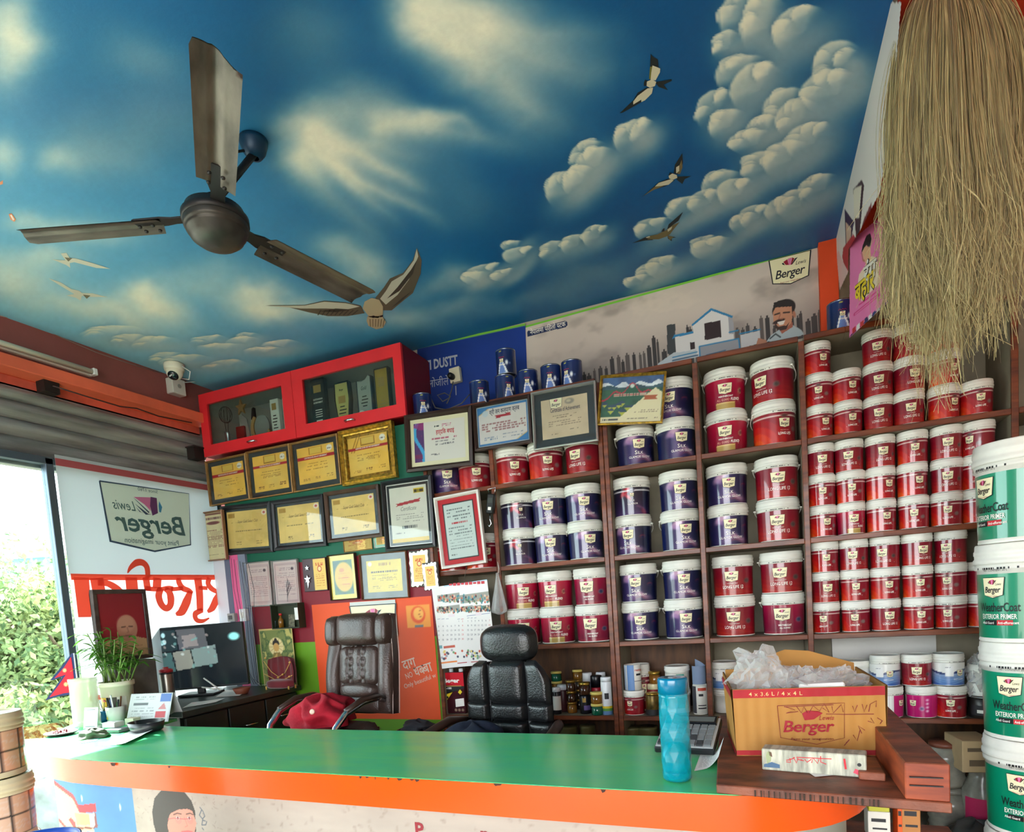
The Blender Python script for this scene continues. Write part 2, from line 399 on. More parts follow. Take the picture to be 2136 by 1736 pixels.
def mural(px, py, wx, wy):
 """airbrushed sky: colour of the paint at a spot of the ceiling (px, py: where that spot was measured on the photograph)"""
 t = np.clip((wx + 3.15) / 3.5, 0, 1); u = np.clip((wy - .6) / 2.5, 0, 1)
 blue_lit, blue_shade = np.array([132, 194, 224.]), np.array([0, 86, 146.])  # paler left, deeper right: fall-off of the window light worked into the blue
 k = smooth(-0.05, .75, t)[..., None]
 c = blue_lit * (1 - k) + blue_shade * k
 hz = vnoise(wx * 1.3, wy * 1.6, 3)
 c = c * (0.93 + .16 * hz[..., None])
 n1 = vnoise(px / 130, py / 90, 11); n2 = vnoise(px / 45, py / 32, 12)
 ox = (n1 - .5) * 70; oy = (vnoise(px / 120, py / 90, 14) - .5) * 60
 cr = np.array([246, 240, 220.]); grey = np.array([170, 186, 190.])
 def blend(a, col):
  nonlocal c
  a = np.clip(a, 0, 1)[..., None]; c = c * (1 - a) + np.array(col, float) * a
 def blob(x, y, rx, ry, op, rot=0., col=cr, warp=1.0, pw=1.0):
  X, Y = px + ox * warp - x, py + oy * warp - y; cs, sn = math.cos(rot), math.sin(rot)
  d2 = ((X * cs + Y * sn) / rx) ** 2 + ((-X * sn + Y * cs) / ry) ** 2
  blend(min(op * 1.15, .95) * np.exp(-d2 ** pw * 1.3), col)
 def streak(pts, w0, w1, op, col=cr):
  best = np.zeros_like(px)
  n = len(pts) - 1
  for i, ((xa, ya), (xb, yb)) in enumerate(zip(pts[:-1], pts[1:])):
   L2 = (xb - xa) ** 2 + (yb - ya) ** 2; X, Y = px + ox * .55, py + oy * .55
   q = np.clip(((X - xa) * (xb - xa) + (Y - ya) * (yb - ya)) / L2, 0, 1)
   d = np.hypot(X - xa - q * (xb - xa), Y - ya - q * (yb - ya)); f = (i + q) / n
   ww = (w0 + (w1 - w0) * f) * 1.22
   best = np.maximum(best, np.exp(-(d / ww) ** 1.6) * np.clip(1.04 - f, 0, 1) ** .55)
  blend(np.clip(best * op * 1.2, 0, .93) * (.62 + .6 * n1), col)
 for a in [(20, 70, 70, 110, .8), (0, 325, 40, 45, .5), (300, 120, 120, 60, .35, .3, grey), (200, 310, 130, 60, .4, .2, grey), (130, 340, 60, 35, .45),
   (320, 250, 160, 90, .3, 0, grey), (650, 60, 120, 110, .3, .7, grey), (160, 480, 130, 35, .5, .12), (40, 590, 110, 45, .6, .25),
   (90, 545, 80, 30, .45), (40, 460, 60, 25, .3), (640, 330, 60, 55, .7), (760, 560, 90, 45, .55, .3), (700, 515, 60, 40, .35), (840, 660, 60, 35, .45),
   (560, 640, 70, 35, .75, .3), (420, 590, 120, 40, .35), (330, 640, 90, 32, .8, .3), (300, 625, 50, 25, .6), (250, 660, 90, 30, .55, .2),
   (540, 605, 50, 22, .6, .2), (660, 640, 130, 30, .5, .1), (160, 650, 110, 26, .45, .1), (900, 330, 160, 60, .25, .5, grey),
   (800, 230, 120, 60, .4, .5, grey), (620, 240, 70, 40, .5, -.3), (950, 590, 130, 25, .4, -.2, grey), (1050, 640, 200, 28, .35, -.25, grey),
   (1250, 575, 120, 40, .35, -.25, grey), (940, 640, 70, 20, .35, -.2), (960, 430, 90, 60, .2, .2, grey), (900, 250, 80, 25, .45, .1)]:
  blob(*a)
 for pts, w0, w1, op in [([(655, 270), (700, 330), (760, 380), (860, 430), (920, 470)], 26, 16, .85), ([(665, 280), (760, 320), (850, 370), (900, 400)], 30, 18, .8),
       ([(670, 285), (720, 360), (770, 420), (830, 470)], 24, 14, .7), ([(660, 270), (690, 240), (640, 210)], 40, 30, .4), ([(640, 330), (690, 410), (760, 470), (800, 510)], 24, 20, .45),
       ([(660, 290), (800, 300), (890, 330)], 18, 16, .4),
       ([(800, 260), (880, 250), (960, 245), (1010, 290)], 26, 16, .6), ([(730, 230), (800, 250), (900, 255)], 40, 24, .35),
       ([(890, 60), (960, 100), (1030, 160), (1110, 230), (1200, 270)], 46, 50, .8), ([(880, 20), (1000, 60), (1130, 80), (1280, 70)], 40, 36, .75),
       ([(1000, 60), (1090, 120), (1220, 150), (1300, 150)], 40, 40, .6), ([(900, 0), (990, 30), (1150, 15)], 46, 34, .6), ([(960, 90), (1060, 180), (1130, 250)], 40, 40, .5),
       ([(1010, 60), (1040, 80)], 26, 20, .7), ([(1000, 580), (930, 570), (890, 600)], 20, 20, .5), ([(900, 270), (960, 290), (1100, 310)], 22, 24, .5)]:
  streak(pts, w0, w1, op)
 px2, py2 = (px + (n2 - .5) * 9).ravel(), (py + (vnoise(px / 40, py / 40, 31) - .5) * 9).ravel(); cf = [None]
 def puff(x, y, rx, ry, ang, op=.95, rot=0.):
  nonlocal c
  ii = np.flatnonzero((np.abs(px2 - x) < rx * 2) & (np.abs(py2 - y) < ry * 2))
  if not len(ii): return
  C2 = c.reshape(-1, 3); loc = C2[ii]
  def blend(a, col):
   nonlocal loc
   a = np.clip(a, 0, 1)[..., None]; loc = loc * (1 - a) + np.array(col, float) * a
  X, Y = px2[ii] - x, py2[ii] - y; cs, sn = math.cos(rot), math.sin(rot)
  U, V = (X * cs + Y * sn) / rx, (-X * sn + Y * cs) / ry
  d = np.hypot(U, V)
  side = (X * math.cos(ang) + Y * math.sin(ang)) / np.maximum(np.hypot(X, Y), 1e-6)
  lit = smooth(-.15, .7, side)
  sh = np.exp(-np.clip(d - 1, 0, None) * 5) * smooth(1.0, 1.03, d) * lit * .16
  blend(sh, (16, 78, 122))
  edge = smooth(1.03, .93, d)
  tt = (U * math.cos(ang) + V * math.sin(ang))
  inner = np.clip((1 - d) + (1 - lit) * .8, 0, 2)
  blend(edge * lit * np.exp(-inner * 1.25) * smooth(-.5, .5, tt) * op, cr)
  C2[ii] = loc; c = C2.reshape(c.shape)
 UL = -2.35
 for g in [[(1560, 40, 62, 70), (1600, 60, 55, 75), (1520, 100, 36, 38), (1560, 160, 70, 46), (1585, 190, 62, 60), (1500, 235, 50, 50), (1525, 265, 48, 40), (1680, 70, 70, 60)],
   [(1755, 150, 64, 66), (1770, 130, 30, 30), (1650, 235, 60, 52), (1672, 252, 55, 45), (1600, 275, 45, 36), (1580, 300, 60, 30), (1745, 195, 75, 50)],
   [(1700, 300, 60, 46), (1650, 335, 62, 42), (1600, 350, 56, 38), (1520, 395, 58, 40), (1545, 405, 50, 34), (1480, 425, 46, 28), (1440, 440, 54, 30), (1380, 480, 60, 28)],
   [(1720, 395, 50, 36), (1670, 430, 52, 36), (1640, 440, 45, 30), (1585, 455, 46, 28), (1560, 470, 42, 26), (1480, 510, 40, 20), (1500, 520, 60, 26), (1400, 560, 56, 26), (1370, 570, 45, 22), (1340, 590, 40, 18)],
   [(1330, 290, 52, 40), (1345, 280, 30, 34), (1235, 330, 46, 38), (1250, 345, 50, 40), (1190, 400, 54, 44), (1215, 380, 40, 36)],
   [(1250, 495, 36, 26), (1205, 512, 38, 24), (1160, 525, 34, 24), (1080, 515, 36, 15), (1095, 535, 48, 22), (1025, 568, 52, 20), (1000, 580, 40, 16), (1060, 575, 40, 15)],
   [(240, 700, 70, 20), (330, 718, 55, 17), (275, 712, 45, 15), (520, 703, 28, 9), (510, 714, 40, 12), (440, 712, 44, 13), (590, 725, 48, 16), (470, 728, 60, 14), (400, 755, 70, 15), (480, 765, 55, 14), (350, 748, 40, 14), (555, 735, 45, 12)]]:
  sc = 1 if g[0][0] > 800 else .8
  for q in g:
   a_ = -.62 if q[0] > 800 else -.05
   blob(q[0] + q[2] * .22, q[1] + q[3] * .22, q[2] * 1.25, q[3] * .95, .50 * sc, a_, np.array([190, 198, 196.]), .3, 1.1)
  rg = random.Random(len(g))
  g2 = []
  for q in g:
   g2.append(q)
   for k in range(3): a = UL + rg.uniform(-1.3, 1.3); g2.append((q[0] + q[2] * .62 * math.cos(a), q[1] + q[3] * .62 * math.sin(a), q[2] * rg.uniform(.34, .5), q[3] * rg.uniform(.36, .52)))
  for q in g2:
   puff(*q, UL if q[0] > 800 else -1.75, .93 if q[0] > 800 else .85)
 c = c * (.97 + .06 * vnoise(px / 9, py / 9, 40)[..., None])
 return np.clip(c, 0, 255)
def build_ceiling():
 xs = np.linspace(XL, XB, 660); ys = np.concatenate([np.linspace(-1.9, .70, 24)[:-1], np.linspace(.70, 3.15, 560)])
 X, Y = np.meshgrid(xs, ys); nx, ny = len(xs) - 1, len(ys) - 1
 P = np.stack([X, Y, np.full_like(X, CEIL - EYE.z)], -1) @ M.T
 z = np.maximum(P[..., 2], .25)
 px, py = PX + FPX * P[..., 0] / z, PY + FPX * P[..., 1] / z
 near = Y < .71
 py = np.where(near, -400 + Y * 100, py); px = np.where(near, 900 + X * 300, px)
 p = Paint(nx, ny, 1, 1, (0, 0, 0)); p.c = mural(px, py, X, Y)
 f = lambda a, b: None
 def fn(A, B): return np.stack([X, Y, np.full_like(X, CEIL)], -1).reshape(-1, 3)
 fn.vec = True
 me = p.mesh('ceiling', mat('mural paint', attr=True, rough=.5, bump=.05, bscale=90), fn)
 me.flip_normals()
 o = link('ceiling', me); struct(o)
 return o
ceiling = build_ceiling()
m = MB(); m.box(XL - .14, -1.9, CEIL + .004, 2.22, YB + .12, CEIL + .12); struct(m.obj('ceiling_slab', cream)); 
m = MB(); m.box(XB + .012, -1.9, CEIL - .02, 2.1, YB, CEIL + .003); struct(m.obj('ceiling_right', mat('red orange ceiling paint', (205, 52, 20), .7, var=.1)))
CZ = CEIL - .0015
def cfn(lift=0.0): return lambda a, b: tuple(on_z(a, b, CZ - lift))
def bird(parts):
 m = MB(); cols = []
 for col, polys in parts:
  mm = mat('bird paint %d %d %d' % col, col, .6); k = len(cols); cols.append(mm)
  for pl in polys: m.flat([cfn(.0004 * k)(*q) for q in pl], k)
 o = m.obj('painted_bird', cols, ceiling); return o
def zz(x0, y0, s): return lambda L: [(x0 + a / s, y0 + b / s) for a, b in L]
z3 = zz(1260, 90, 3.86)
W_, D_, T_ = (214, 204, 178), (30, 36, 38), (120, 104, 66)
bird([(D_, [z3([(375, 85), (400, 115), (432, 130), (440, 200), (420, 235), (370, 200)]), z3([(320, 320), (330, 295), (350, 305), (345, 345), (320, 345)]), z3([(410, 315), (545, 290), (545, 305), (480, 335), (515, 380), (440, 352)]), z3([(345, 355), (270, 400), (235, 460), (125, 565), (150, 560), (275, 490), (310, 470), (390, 380)])]),
 ((120, 118, 50), [z3([(370, 190), (362, 290), (395, 290), (392, 190)])]),
 (W_, [z3([(390, 180), (430, 195), (452, 205), (450, 235), (415, 300), (375, 295), (380, 240)]), z3([(345, 310), (385, 292), (420, 312), (410, 345), (370, 360), (342, 345)]), z3([(350, 365), (395, 358), (385, 405), (330, 460), (300, 475), (300, 455), (235, 495), (235, 470), (270, 425)])])])
bird([(D_, [z3([(520, 1060), (530, 1040), (560, 1050), (555, 1080), (525, 1085)]), z3([(590, 1075), (705, 1070), (650, 1095), (630, 1135), (585, 1100)]), z3([(560, 1050), (570, 980), (630, 885), (635, 960), (620, 1030), (590, 1055)]), z3([(525, 1090), (440, 1120), (305, 1240), (390, 1185), (500, 1150), (570, 1105)])]),
 (T_, [z3([(600, 1000), (625, 940), (632, 1000), (610, 1055), (585, 1050)]), z3([(430, 1140), (320, 1228), (400, 1182), (480, 1150)])]),
 (W_, [z3([(520, 1070), (550, 1050), (585, 1062), (590, 1085), (555, 1100), (525, 1090)]), z3([(580, 1000), (605, 985), (605, 1030), (580, 1050)]), z3([(410, 1155), (440, 1125), (540, 1095), (560, 1105), (520, 1140), (460, 1150)])])])
bird([(D_, [z3([(460, 1520), (475, 1495), (488, 1490), (485, 1515)]), z3([(505, 1510), (520, 1460), (635, 1360), (600, 1430), (545, 1470)]), z3([(340, 1560), (225, 1612), (330, 1590), (400, 1585)]), z3([(510, 1550), (580, 1565), (545, 1570), (545, 1595), (515, 1575)])]),
 (T_, [z3([(470, 1520), (500, 1508), (545, 1470), (610, 1440), (560, 1500), (530, 1540), (500, 1558), (440, 1580), (350, 1580), (360, 1555), (430, 1540)]), z3([(508, 1548), (560, 1560), (530, 1590)])]),
 (W_, [z3([(335, 1565), (365, 1553), (372, 1562), (345, 1570)]), z3([(510, 1500), (550, 1475), (540, 1500), (515, 1520)])])])
zb = zz(40, 80, 2.484)
bird([((96, 84, 70), [zb([(1845, 1345), (1890, 1290), (1920, 1245), (1990, 1215), (2040, 1150), (2060, 1085), (2085, 1150), (2080, 1220), (2040, 1320), (1990, 1360), (1930, 1410), (1885, 1410)]), zb([(1275, 1385), (1480, 1382), (1580, 1360), (1690, 1368), (1770, 1385), (1790, 1425), (1700, 1440), (1600, 1440), (1500, 1420), (1400, 1395)])]),
 ((196, 190, 176), [zb([(1870, 1350), (1900, 1310), (1930, 1260), (1990, 1225), (2045, 1150), (2060, 1090), (2068, 1130), (2020, 1250), (1960, 1330), (1900, 1380)]), zb([(1300, 1387), (1480, 1385), (1580, 1365), (1690, 1372), (1765, 1390), (1700, 1405), (1590, 1400), (1460, 1400)])]),
 ((60, 52, 46), [zb([(1905, 1350), (1960, 1290), (2030, 1200), (2060, 1150), (2040, 1220), (1970, 1310)]), zb([(1560, 1415), (1640, 1400), (1720, 1405), (1640, 1420)]), zb([(1930, 1395), (1985, 1345), (2035, 1310), (1975, 1368)])] + [zb([(1560 + i * 24, 1408), (1568 + i * 24, 1408), (1550 + i * 22, 1436), (1545 + i * 22, 1434)]) for i in range(9)]),
 ((190, 170, 140), [zb([(1780, 1400), (1790, 1365), (1825, 1345), (1865, 1355), (1885, 1390), (1885, 1430), (1860, 1450), (1815, 1445)]), zb([(1805, 1440), (1880, 1440), (1900, 1470), (1885, 1500), (1850, 1508), (1810, 1490), (1800, 1465)])]),
 ((120, 100, 74), [zb([(1815 + i * 15, 1455), (1820 + i * 15, 1455), (1822 + i * 13, 1495), (1818 + i * 13, 1495)]) for i in range(6)]),
 ((28, 24, 24), [zb([(1825, 1440), (1838, 1436), (1845, 1444), (1832, 1450)]), zb([(1868, 1438), (1884, 1434), (1886, 1442), (1872, 1446)])])])
for pts in ([(170, 1145), (215, 1150), (240, 1150), (215, 1115), (245, 1112), (262, 1140), (290, 1140), (380, 1165), (475, 1195), (400, 1190), (285, 1160), (262, 1165), (265, 1190), (245, 1175)],
   [(150, 1243), (215, 1265), (270, 1300), (310, 1308), (325, 1320), (380, 1322), (460, 1342), (370, 1340), (325, 1335), (318, 1360), (295, 1345), (245, 1333), (285, 1325), (235, 1295)]):
 bird([((210, 205, 190), [zb(pts)]), ((120, 110, 90), [zb([(pts[3][0] + 20, pts[3][1] + 20), (pts[3][0] + 60, pts[3][1] + 25), (pts[3][0] + 40, pts[3][1] + 42)])])])
bird([((235, 150, 110), [[(0, 380), (6, 376), (6, 384), (0, 386)], [(18, 447), (24, 445), (33, 458), (30, 463), (22, 458)]]), ((250, 230, 220), [[(21, 449), (24, 448), (30, 458), (27, 460)]])])
alu = mat('dark aluminium frame', (88, 100, 112), .4, .6)
win = thing('window_1', None, None, (XL, 0, 0)); win['kind'] = 'structure'
def wpart(n, *bx):
 b = MB(); b.box(*bx); return b.obj(n, alu, win, bevel=.002)
wpart('window_post', -.02, 1.935, 0, .02, 1.972, 2.33); wpart('window_post', -.02, 2.925, 0, .02, 2.96, 2.33); wpart('window_post', -.02, -.4, 0, .02, -.36, 2.33)
wpart('window_rail', -.02, -.36, 2.30, .02, 2.925, 2.335); wpart('window_rail', -.02, -.36, 0, .02, 1.935, .04); wpart('window_rail', -.02, 1.972, 0, .02, 2.925, .04)
pane = glass_mat('window glass', (236, 246, 246), .06)
for a, b_ in ((-.36, 1.935), (1.972, 2.925)):
 b = MB(); b.box(-.003, a, .04, .003, b_, 2.30); b.obj('window_pane', pane, win)
q = [455, 478, 489, 506, 521]; stripe = [(206, 206, 214), (92, 98, 120), (214, 92, 140), (120, 126, 146)]
for i in range(4):
 a, b_ = on_y(q[i], 1230, 2.858).x, on_y(q[i + 1], 1230, 2.858).x
 b = MB(); b.box(a, 2.842 + i * .001, 0, b_, 2.862, 1.885); struct(b.obj('trim_%d' % (i + 2), mat('stripe %d' % i, stripe[i], .6)))
gdark = mat('deep green wall paint', (0, 92, 68), .6, var=.1, vscale=3); mar = mat('maroon wall paint', (132, 14, 36), .55, var=.12, vscale=3, bump=.04)
lime = mat('grass green wall paint', (104, 158, 26), .55, var=.1, vscale=3)
m = MB(); x0, x1 = -3.0, -1.60
m.box(x0, 2.862, 0, x1, YB, 1.33, 2); m.box(x0, 2.862, 1.33, x1, YB, 1.80, 1); m.box(x0, 2.862, 1.80, x1, YB, 2.46, 0)
struct(m.obj('wall_partition', [gdark, mar, lime]))
m = MB(); m.box(.305, 3.10, 2.49, XB, YB, CEIL); struct(m.obj('trim_6', orange_w))
class Size:
 def __init__(s, H, R_, body=.955, foot=.90, lid0=.80, lab0=.035, lab1=.725):
  s.H, s.R = H, R_; s.rt, s.rb = R_ * body, R_ * foot; s.l0 = lid0 * H; s.v0, s.v1 = lab0 * H, lab1 * H
 def r(s, z, d=0.0): return s.rb + (s.rt - s.rb) * z / s.H + d
 def wrap(s, d=0.0): return lambda a, b: (s.r(b, d) * math.sin(a / s.R), -s.r(b, d) * math.cos(a / s.R), b)
S4, S1, S20 = Size(.18, .0905), Size(.128, .0555), Size(.365, .150, .94, .87, .80, .05, .70)
def body_mesh(S, nm):
 b = MB(); H, r = S.H, S.r
 b.lathe([(0, .003), (r(0) * .93, .003), (r(0) * .95, 0), (r(0), .002), (r(.02 * H) + .0012, .012 * H), (r(.035 * H) + .0012, .030 * H), (r(.04 * H), .034 * H), (r(.73 * H), .735 * H),
   (S.R * .972, .74 * H), (S.R * .978, .77 * H), (S.R * .962, .775 * H), (S.R * .965, .80 * H), (S.R * .9, .80 * H)], 40)
 return b.mesh(nm, [WHITE_PL])
def lid_mesh(S, nm):
 b = MB(); H, Rr = S.H, S.R
 b.lathe([(Rr * .93, .795 * H), (Rr * .985, .797 * H), (Rr, .81 * H), (Rr, .845 * H), (Rr * .975, .855 * H), (Rr * .975, .885 * H), (Rr * .99, .895 * H), (Rr * .99, .93 * H), (Rr * .97, .94 * H), (Rr * .965, .985 * H),
   (Rr * .95, H), (Rr * .90, H), (Rr * .885, .985 * H), (Rr * .85, .975 * H), (0, .975 * H)], 40)
 return b.mesh(nm, [WHITE_PL])
def print_mesh(S, nm):
 """the row of small stamped date marks under the lid"""
 b = MB(); rg = random.Random(5); a = -.55
 while a < .55:
  w_ = rg.uniform(.02, .06)
  if rg.random() < .85:
   rr = S.R * .979
   vs = [(rr * math.sin(q), -rr * math.cos(q), z) for q, z in ((a, .746 * S.H), (a + w_, .746 * S.H), (a + w_, .767 * S.H), (a, .767 * S.H))]
   b.flat(vs)
  a += w_ + .018
 return b.mesh(nm, [BLACK_PR])
def handle_mesh(S, nm):
 b = MB(); pts = []
 for i in range(19):
  t = i / 18; a = -PI / 2 + PI * t
  x = S.R * 1.06 * math.sin(a); y = -S.R * 1.02 * math.cos(a) * .98
  pts.append((x, -abs(y) * .35 if False else S.R * .25 * math.cos(a) * 0 - S.R * 1.03 * math.cos(a), S.H * (.79 - .22 * math.cos(a))))
 b.tube(pts, .0016 * S.H / .18 + .0006, 6)
 for sx in (-1, 1): b.box(sx * S.R * 1.0 - .004, -.006, S.H * .76, sx * S.R * 1.0 + .004, .006, S.H * .82)
 return b.mesh(nm, [WHITE_PL])
def side_handle_mesh(S, nm):
 """white plastic bail folded down at the back, seen as an ear and a loop at the sides"""
 b = MB(); pts = []
 for i in range(17):
  a = PI / 2 + PI * i / 16
  pts.append((S.R * 1.035 * math.sin(a), -S.R * 1.035 * math.cos(a), S.H * (.79 + .30 * math.cos(a))))
 b.tube(pts, .0022, 6)
 for sx in (-1, 1): b.lathe([(0, -.003), (.007, -.003), (.007, .003), (0, .003)], 10, 0, sx * S.R * 1.02, 0, S.H * .79)
 return b.mesh(nm, [WHITE_PL])
cream_b = mat('badge cream', (240, 232, 190), .4); ink = mat('badge ink', (24, 22, 34), .4); wine = mat('badge wine red', (150, 20, 50), .4)
rose = mat('badge rose', (226, 120, 170), .4); gold_p = mat('gold print', (190, 150, 80), .35, .3); pinkw = mat('pale pink print', (230, 170, 150), .5)
def badge(b, S, cx, cz, w_, h_, lift=.0006, mi=(0, 1, 2, 3), script=True):
 """shield-shaped maker's mark: cream plate, dark rim, paint-fan emblem, bold slanted name"""
 f = S.wrap(lift)
 top, bot = w_ / 2, w_ / 2 * .86
 n = 8
 def row(t, k=1.0, dz=0.0):
  hw = (top + (bot - top) * t) * k
  return [(cx - hw + 2 * hw * i / n, cz + h_ / 2 - t * h_ * .86 * 1.0 + dz) for i in range(n + 1)]
 def plate(k, lf, m_):
  ff = S.wrap(lf); rows = []
  for t in (0, .33, .66, 1.0):
   rows.append([ff(*q) for q in row(.5 + (t - .5) * k, k)])
  last = row(.5 + .5 * k, k); rows.append([ff(x, z - h_ * .14 * k * (1 - abs(x - cx) / (bot * k))) for x, z in last])
  for r0, r1 in zip(rows[:-1], rows[1:]): b.quadstrip(r0, r1, m_, False)
 plate(1.06, lift, mi[1]); plate(1.0, lift * 1.6, mi[0])
 g = S.wrap(lift * 2.2); P = lambda pts: [g(cx + x * w_, cz + z * h_) for x, z in pts]
 b.flat(P([(-.16, .33), (-.06, .40), (-.03, .18), (-.10, .20)]), mi[2]); b.flat(P([(-.05, .41), (.05, .42), (.02, .17), (-.03, .17)]), mi[3])
 b.flat(P([(.06, .42), (.12, .36), (.03, .16), (.02, .17)]), mi[2]); b.flat(P([(.13, .36), (.20, .38), (.06, .17), (.03, .16)]), mi[1]); b.flat(P([(-.2, .3), (-.18, .24), (-.12, .2), (-.16, .3)]), mi[1])
 if script: b.text('Lewis', h_ * .2, lambda x, z: g(cx + w_ * .27 + x, cz + h_ * .12 + z), mi[1], 0, .35, 1, 0, w_ * .26)
 b.text('Berger', h_ * .44, lambda x, z: g(cx + x, cz - h_ * .24 + z), mi[1], .012, .22, .92, 0, w_ * .74)
 b.text('Paint your imagination', h_ * .09, lambda x, z: g(cx + x, cz - h_ * .44 + z), mi[2], 0, 0, 1, 0, w_ * .5)
BADGE_M = [cream_b, ink, wine, rose]
def label_paint(kind):
 p = Paint(96, 26, 2.0, 1.0, (130, 10, 36)); X, Y = p.X, p.Y; F = (X - 1) * PI
 def grad(c0, c1, pw=1.0):
  t = np.clip(Y, 0, 1)[..., None] ** pw; p.c = np.array(c0, float) * (1 - t) + np.array(c1, float) * t
 if kind == 'A':
  grad((150, 20, 26), (122, 8, 36), .7)
  for k in range(4):
   d = Y - (.05 + .16 * k - .18 * (F + .3) * .5); p.mix(np.exp(-(d / .035) ** 2) * (.34 - .08 * k), (214, 70, 28))
  p.mix(smooth(.2, -1.2, F) * smooth(.6, 0, Y) * .4, (196, 54, 28)); p.ell(1.25, .5, .05, .085, (120, 104, 92)); p.ell(1.25, .5, .04, .068, (64, 54, 52))
 elif kind == 'B':
  grad((140, 12, 28), (124, 8, 40))
  for k, (r0, c_) in enumerate([(1.30, (142, 10, 28)), (1.02, (164, 16, 26)), (.80, (190, 28, 22)), (.58, (210, 54, 22)), (.36, (226, 84, 26))]):
   d = np.hypot((F + 1.5) * .62, (Y + .15)); p.mix(smooth(r0, r0 - .03, d), c_)
  p.mix(np.exp(-((Y - .88) / .016) ** 2), (236, 220, 210)); p.ell(1.0, .88, .06, .055, (150, 130, 110))
  p.ell(1.0, .88, .045, .035, (60, 30, 36)); p.ell(1.19, .45, .055, .085, (120, 100, 96), .6)
 elif kind == 'C':
  grad((126, 8, 40), (172, 14, 56)); p.rect(.83, 0, 1.13, .2, (176, 146, 78)); p.rect(.83, .19, 1.13, .2, (220, 190, 120))
  p.poly([(1.2, .52), (1.2, .62), (1.235, .70), (1.27, .62), (1.27, .52), (1.235, .45)], (190, 150, 110)); p.ell(1.235, .58, .024, .06, (90, 20, 40))
 elif kind == 'D':
  grad((110, 10, 46), (150, 14, 58)); p.ell(1.24, .47, .055, .085, (150, 140, 130)); p.ell(1.24, .47, .042, .065, (24, 40, 80))
  p.mix(smooth(.15, 0, Y) * .5, (170, 60, 60))
 elif kind == 'E':
  grad((16, 20, 60), (15, 18, 56)); nn = vnoise(X * 9, Y * 2.2, 4)
  p.mix(np.exp(-((F + .25) / .55) ** 2) * (.45 + .4 * nn), (92, 64, 122)); p.mix(smooth(-.9, -1.6, F) * .5, (18, 44, 110)); p.mix(smooth(.6, 1.1, F) * .7, (8, 14, 46))
  d = np.abs(Y - .16 - .10 * np.sin(F * 3.0 + 1.2) - .03 * np.sin(F * 9)); p.mix(np.exp(-(d / .10) ** 2) * np.exp(-((F - .35) / .55) ** 2) * .85, (196, 146, 166))
  d = np.abs(Y - .10 - .06 * np.sin(F * 6.0 + .3)); p.mix(np.exp(-(d / .03) ** 2) * np.exp(-((F - .35) / .5) ** 2) * .8, (110, 50, 76))
  p.ell(.86, .93, .08, .2, (214, 168, 188), .8, -.5, .8); p.ell(.83, .8, .05, .1, (150, 110, 160), .8, .4, .8); p.ell(1.27, .62, .06, .07, (130, 40, 60), .5, 0, .75); p.ell(1.27, .60, .045, .045, (24, 22, 66), .5)
 elif kind == 'F':
  grad((74, 52, 104), (18, 14, 34), .55); p.mix(smooth(.3, 1.2, F) * .7, (16, 14, 40)); p.mix(smooth(-.7, -1.4, F) * .6, (22, 20, 60))
  p.ell(.88, .86, .06, .2, (186, 40, 56), .7, -.35); p.ell(.93, .66, .035, .12, (206, 70, 84), .8, .4, .9); p.ell(.86, .93, .02, .12, (120, 20, 40), .7, .2)
  p.mix(np.exp(-((Y - .88) / .018) ** 2), (238, 236, 240)); p.ell(1.0, .88, .05, .05, (238, 236, 240)); p.ell(1.0, .88, .034, .03, (24, 20, 40))
  p.line([(1.1, .3), (1.2, .22), (1.25, .05)], .03, (150, 90, 130), 2, .8); p.ell(1.22, .08, .05, .12, (150, 40, 60), .8, .3, .6)
 elif kind == 'I':
  grad((44, 88, 164), (226, 228, 226), .9); p.mix((Y > .62 + .08 * np.sin(F * 2)) * 1.0, (232, 232, 226)); p.mix((np.abs(Y - .6 - .08 * np.sin(F * 2)) < .05) * 1.0, (30, 52, 104))
  for k in range(3): p.mix(np.exp(-((Y - .12 - .1 * k - .08 * np.sin(F * 2.4)) / .03) ** 2) * .6, (130, 176, 220))
  p.rect(.74, .42, .90, .86, (238, 238, 236)); p.rows(.75, .89, [.8, .72, .64, .56, .48], .02, (120, 120, 126), 3)
 elif kind == 'J':
  grad((172, 18, 96), (196, 22, 110)); p.mix((F < -.5) * 1.0, (236, 236, 230)); p.mix((np.abs(np.mod(X * 30, 1) - .5) < .2) * .12, (120, 10, 70)); p.ell(1.22, .4, .05, .09, (225, 220, 220)); p.ell(1.22, .4, .038, .07, (70, 30, 90))
  for k in range(4): p.ell(1.33, .8 - .17 * k, .03, .05, (230, 200, 215))
 elif kind == 'H':
  grad((0, 126, 92), (0, 136, 100)); p.mix((F < -2.2) * 1.0, (236, 236, 230)); p.mix((F > 2.4) * 1.0, (236, 236, 230))
 elif kind == 'G':
  grad((10, 22, 66), (18, 40, 100)); p.poly([(.88, 0), (1.0, .56), (1.03, .56), (1.17, .0)], (150, 170, 214)); p.ell(1.02, .16, .12, .26, (90, 120, 190), .9, 0, .8); p.poly([(.86, 0), (.985, .6), (1.0, .6), (.9, 0)], (238, 240, 244))
  p.poly([(1.15, 0), (1.04, .5), (1.06, .5), (1.22, 0)], (232, 236, 244)); p.ell(1.19, .43, .045, .1, (236, 238, 242)); p.ell(1.29, .4, .02, .035, (220, 220, 230)); p.ell(1.29, .4, .013, .02, (26, 50, 120))
  p.rows(.92, 1.1, [.92], .05, (200, 190, 60), 2, .9, .9)
 return p
def label_mesh(kind, S, nm):
 p = label_paint(kind); z0, z1 = S.v0, S.v1
 def fn(X, Y):
  F = (X - 1) * PI * .985; z = z0 + Y * (z1 - z0); r = S.rb + (S.rt - S.rb) * z / S.H + .0007
  return np.stack([r * np.sin(F), -r * np.cos(F), z], -1).reshape(-1, 3)
 fn.vec = True
 return p.mesh(nm, PRINT_GLOSS, fn)
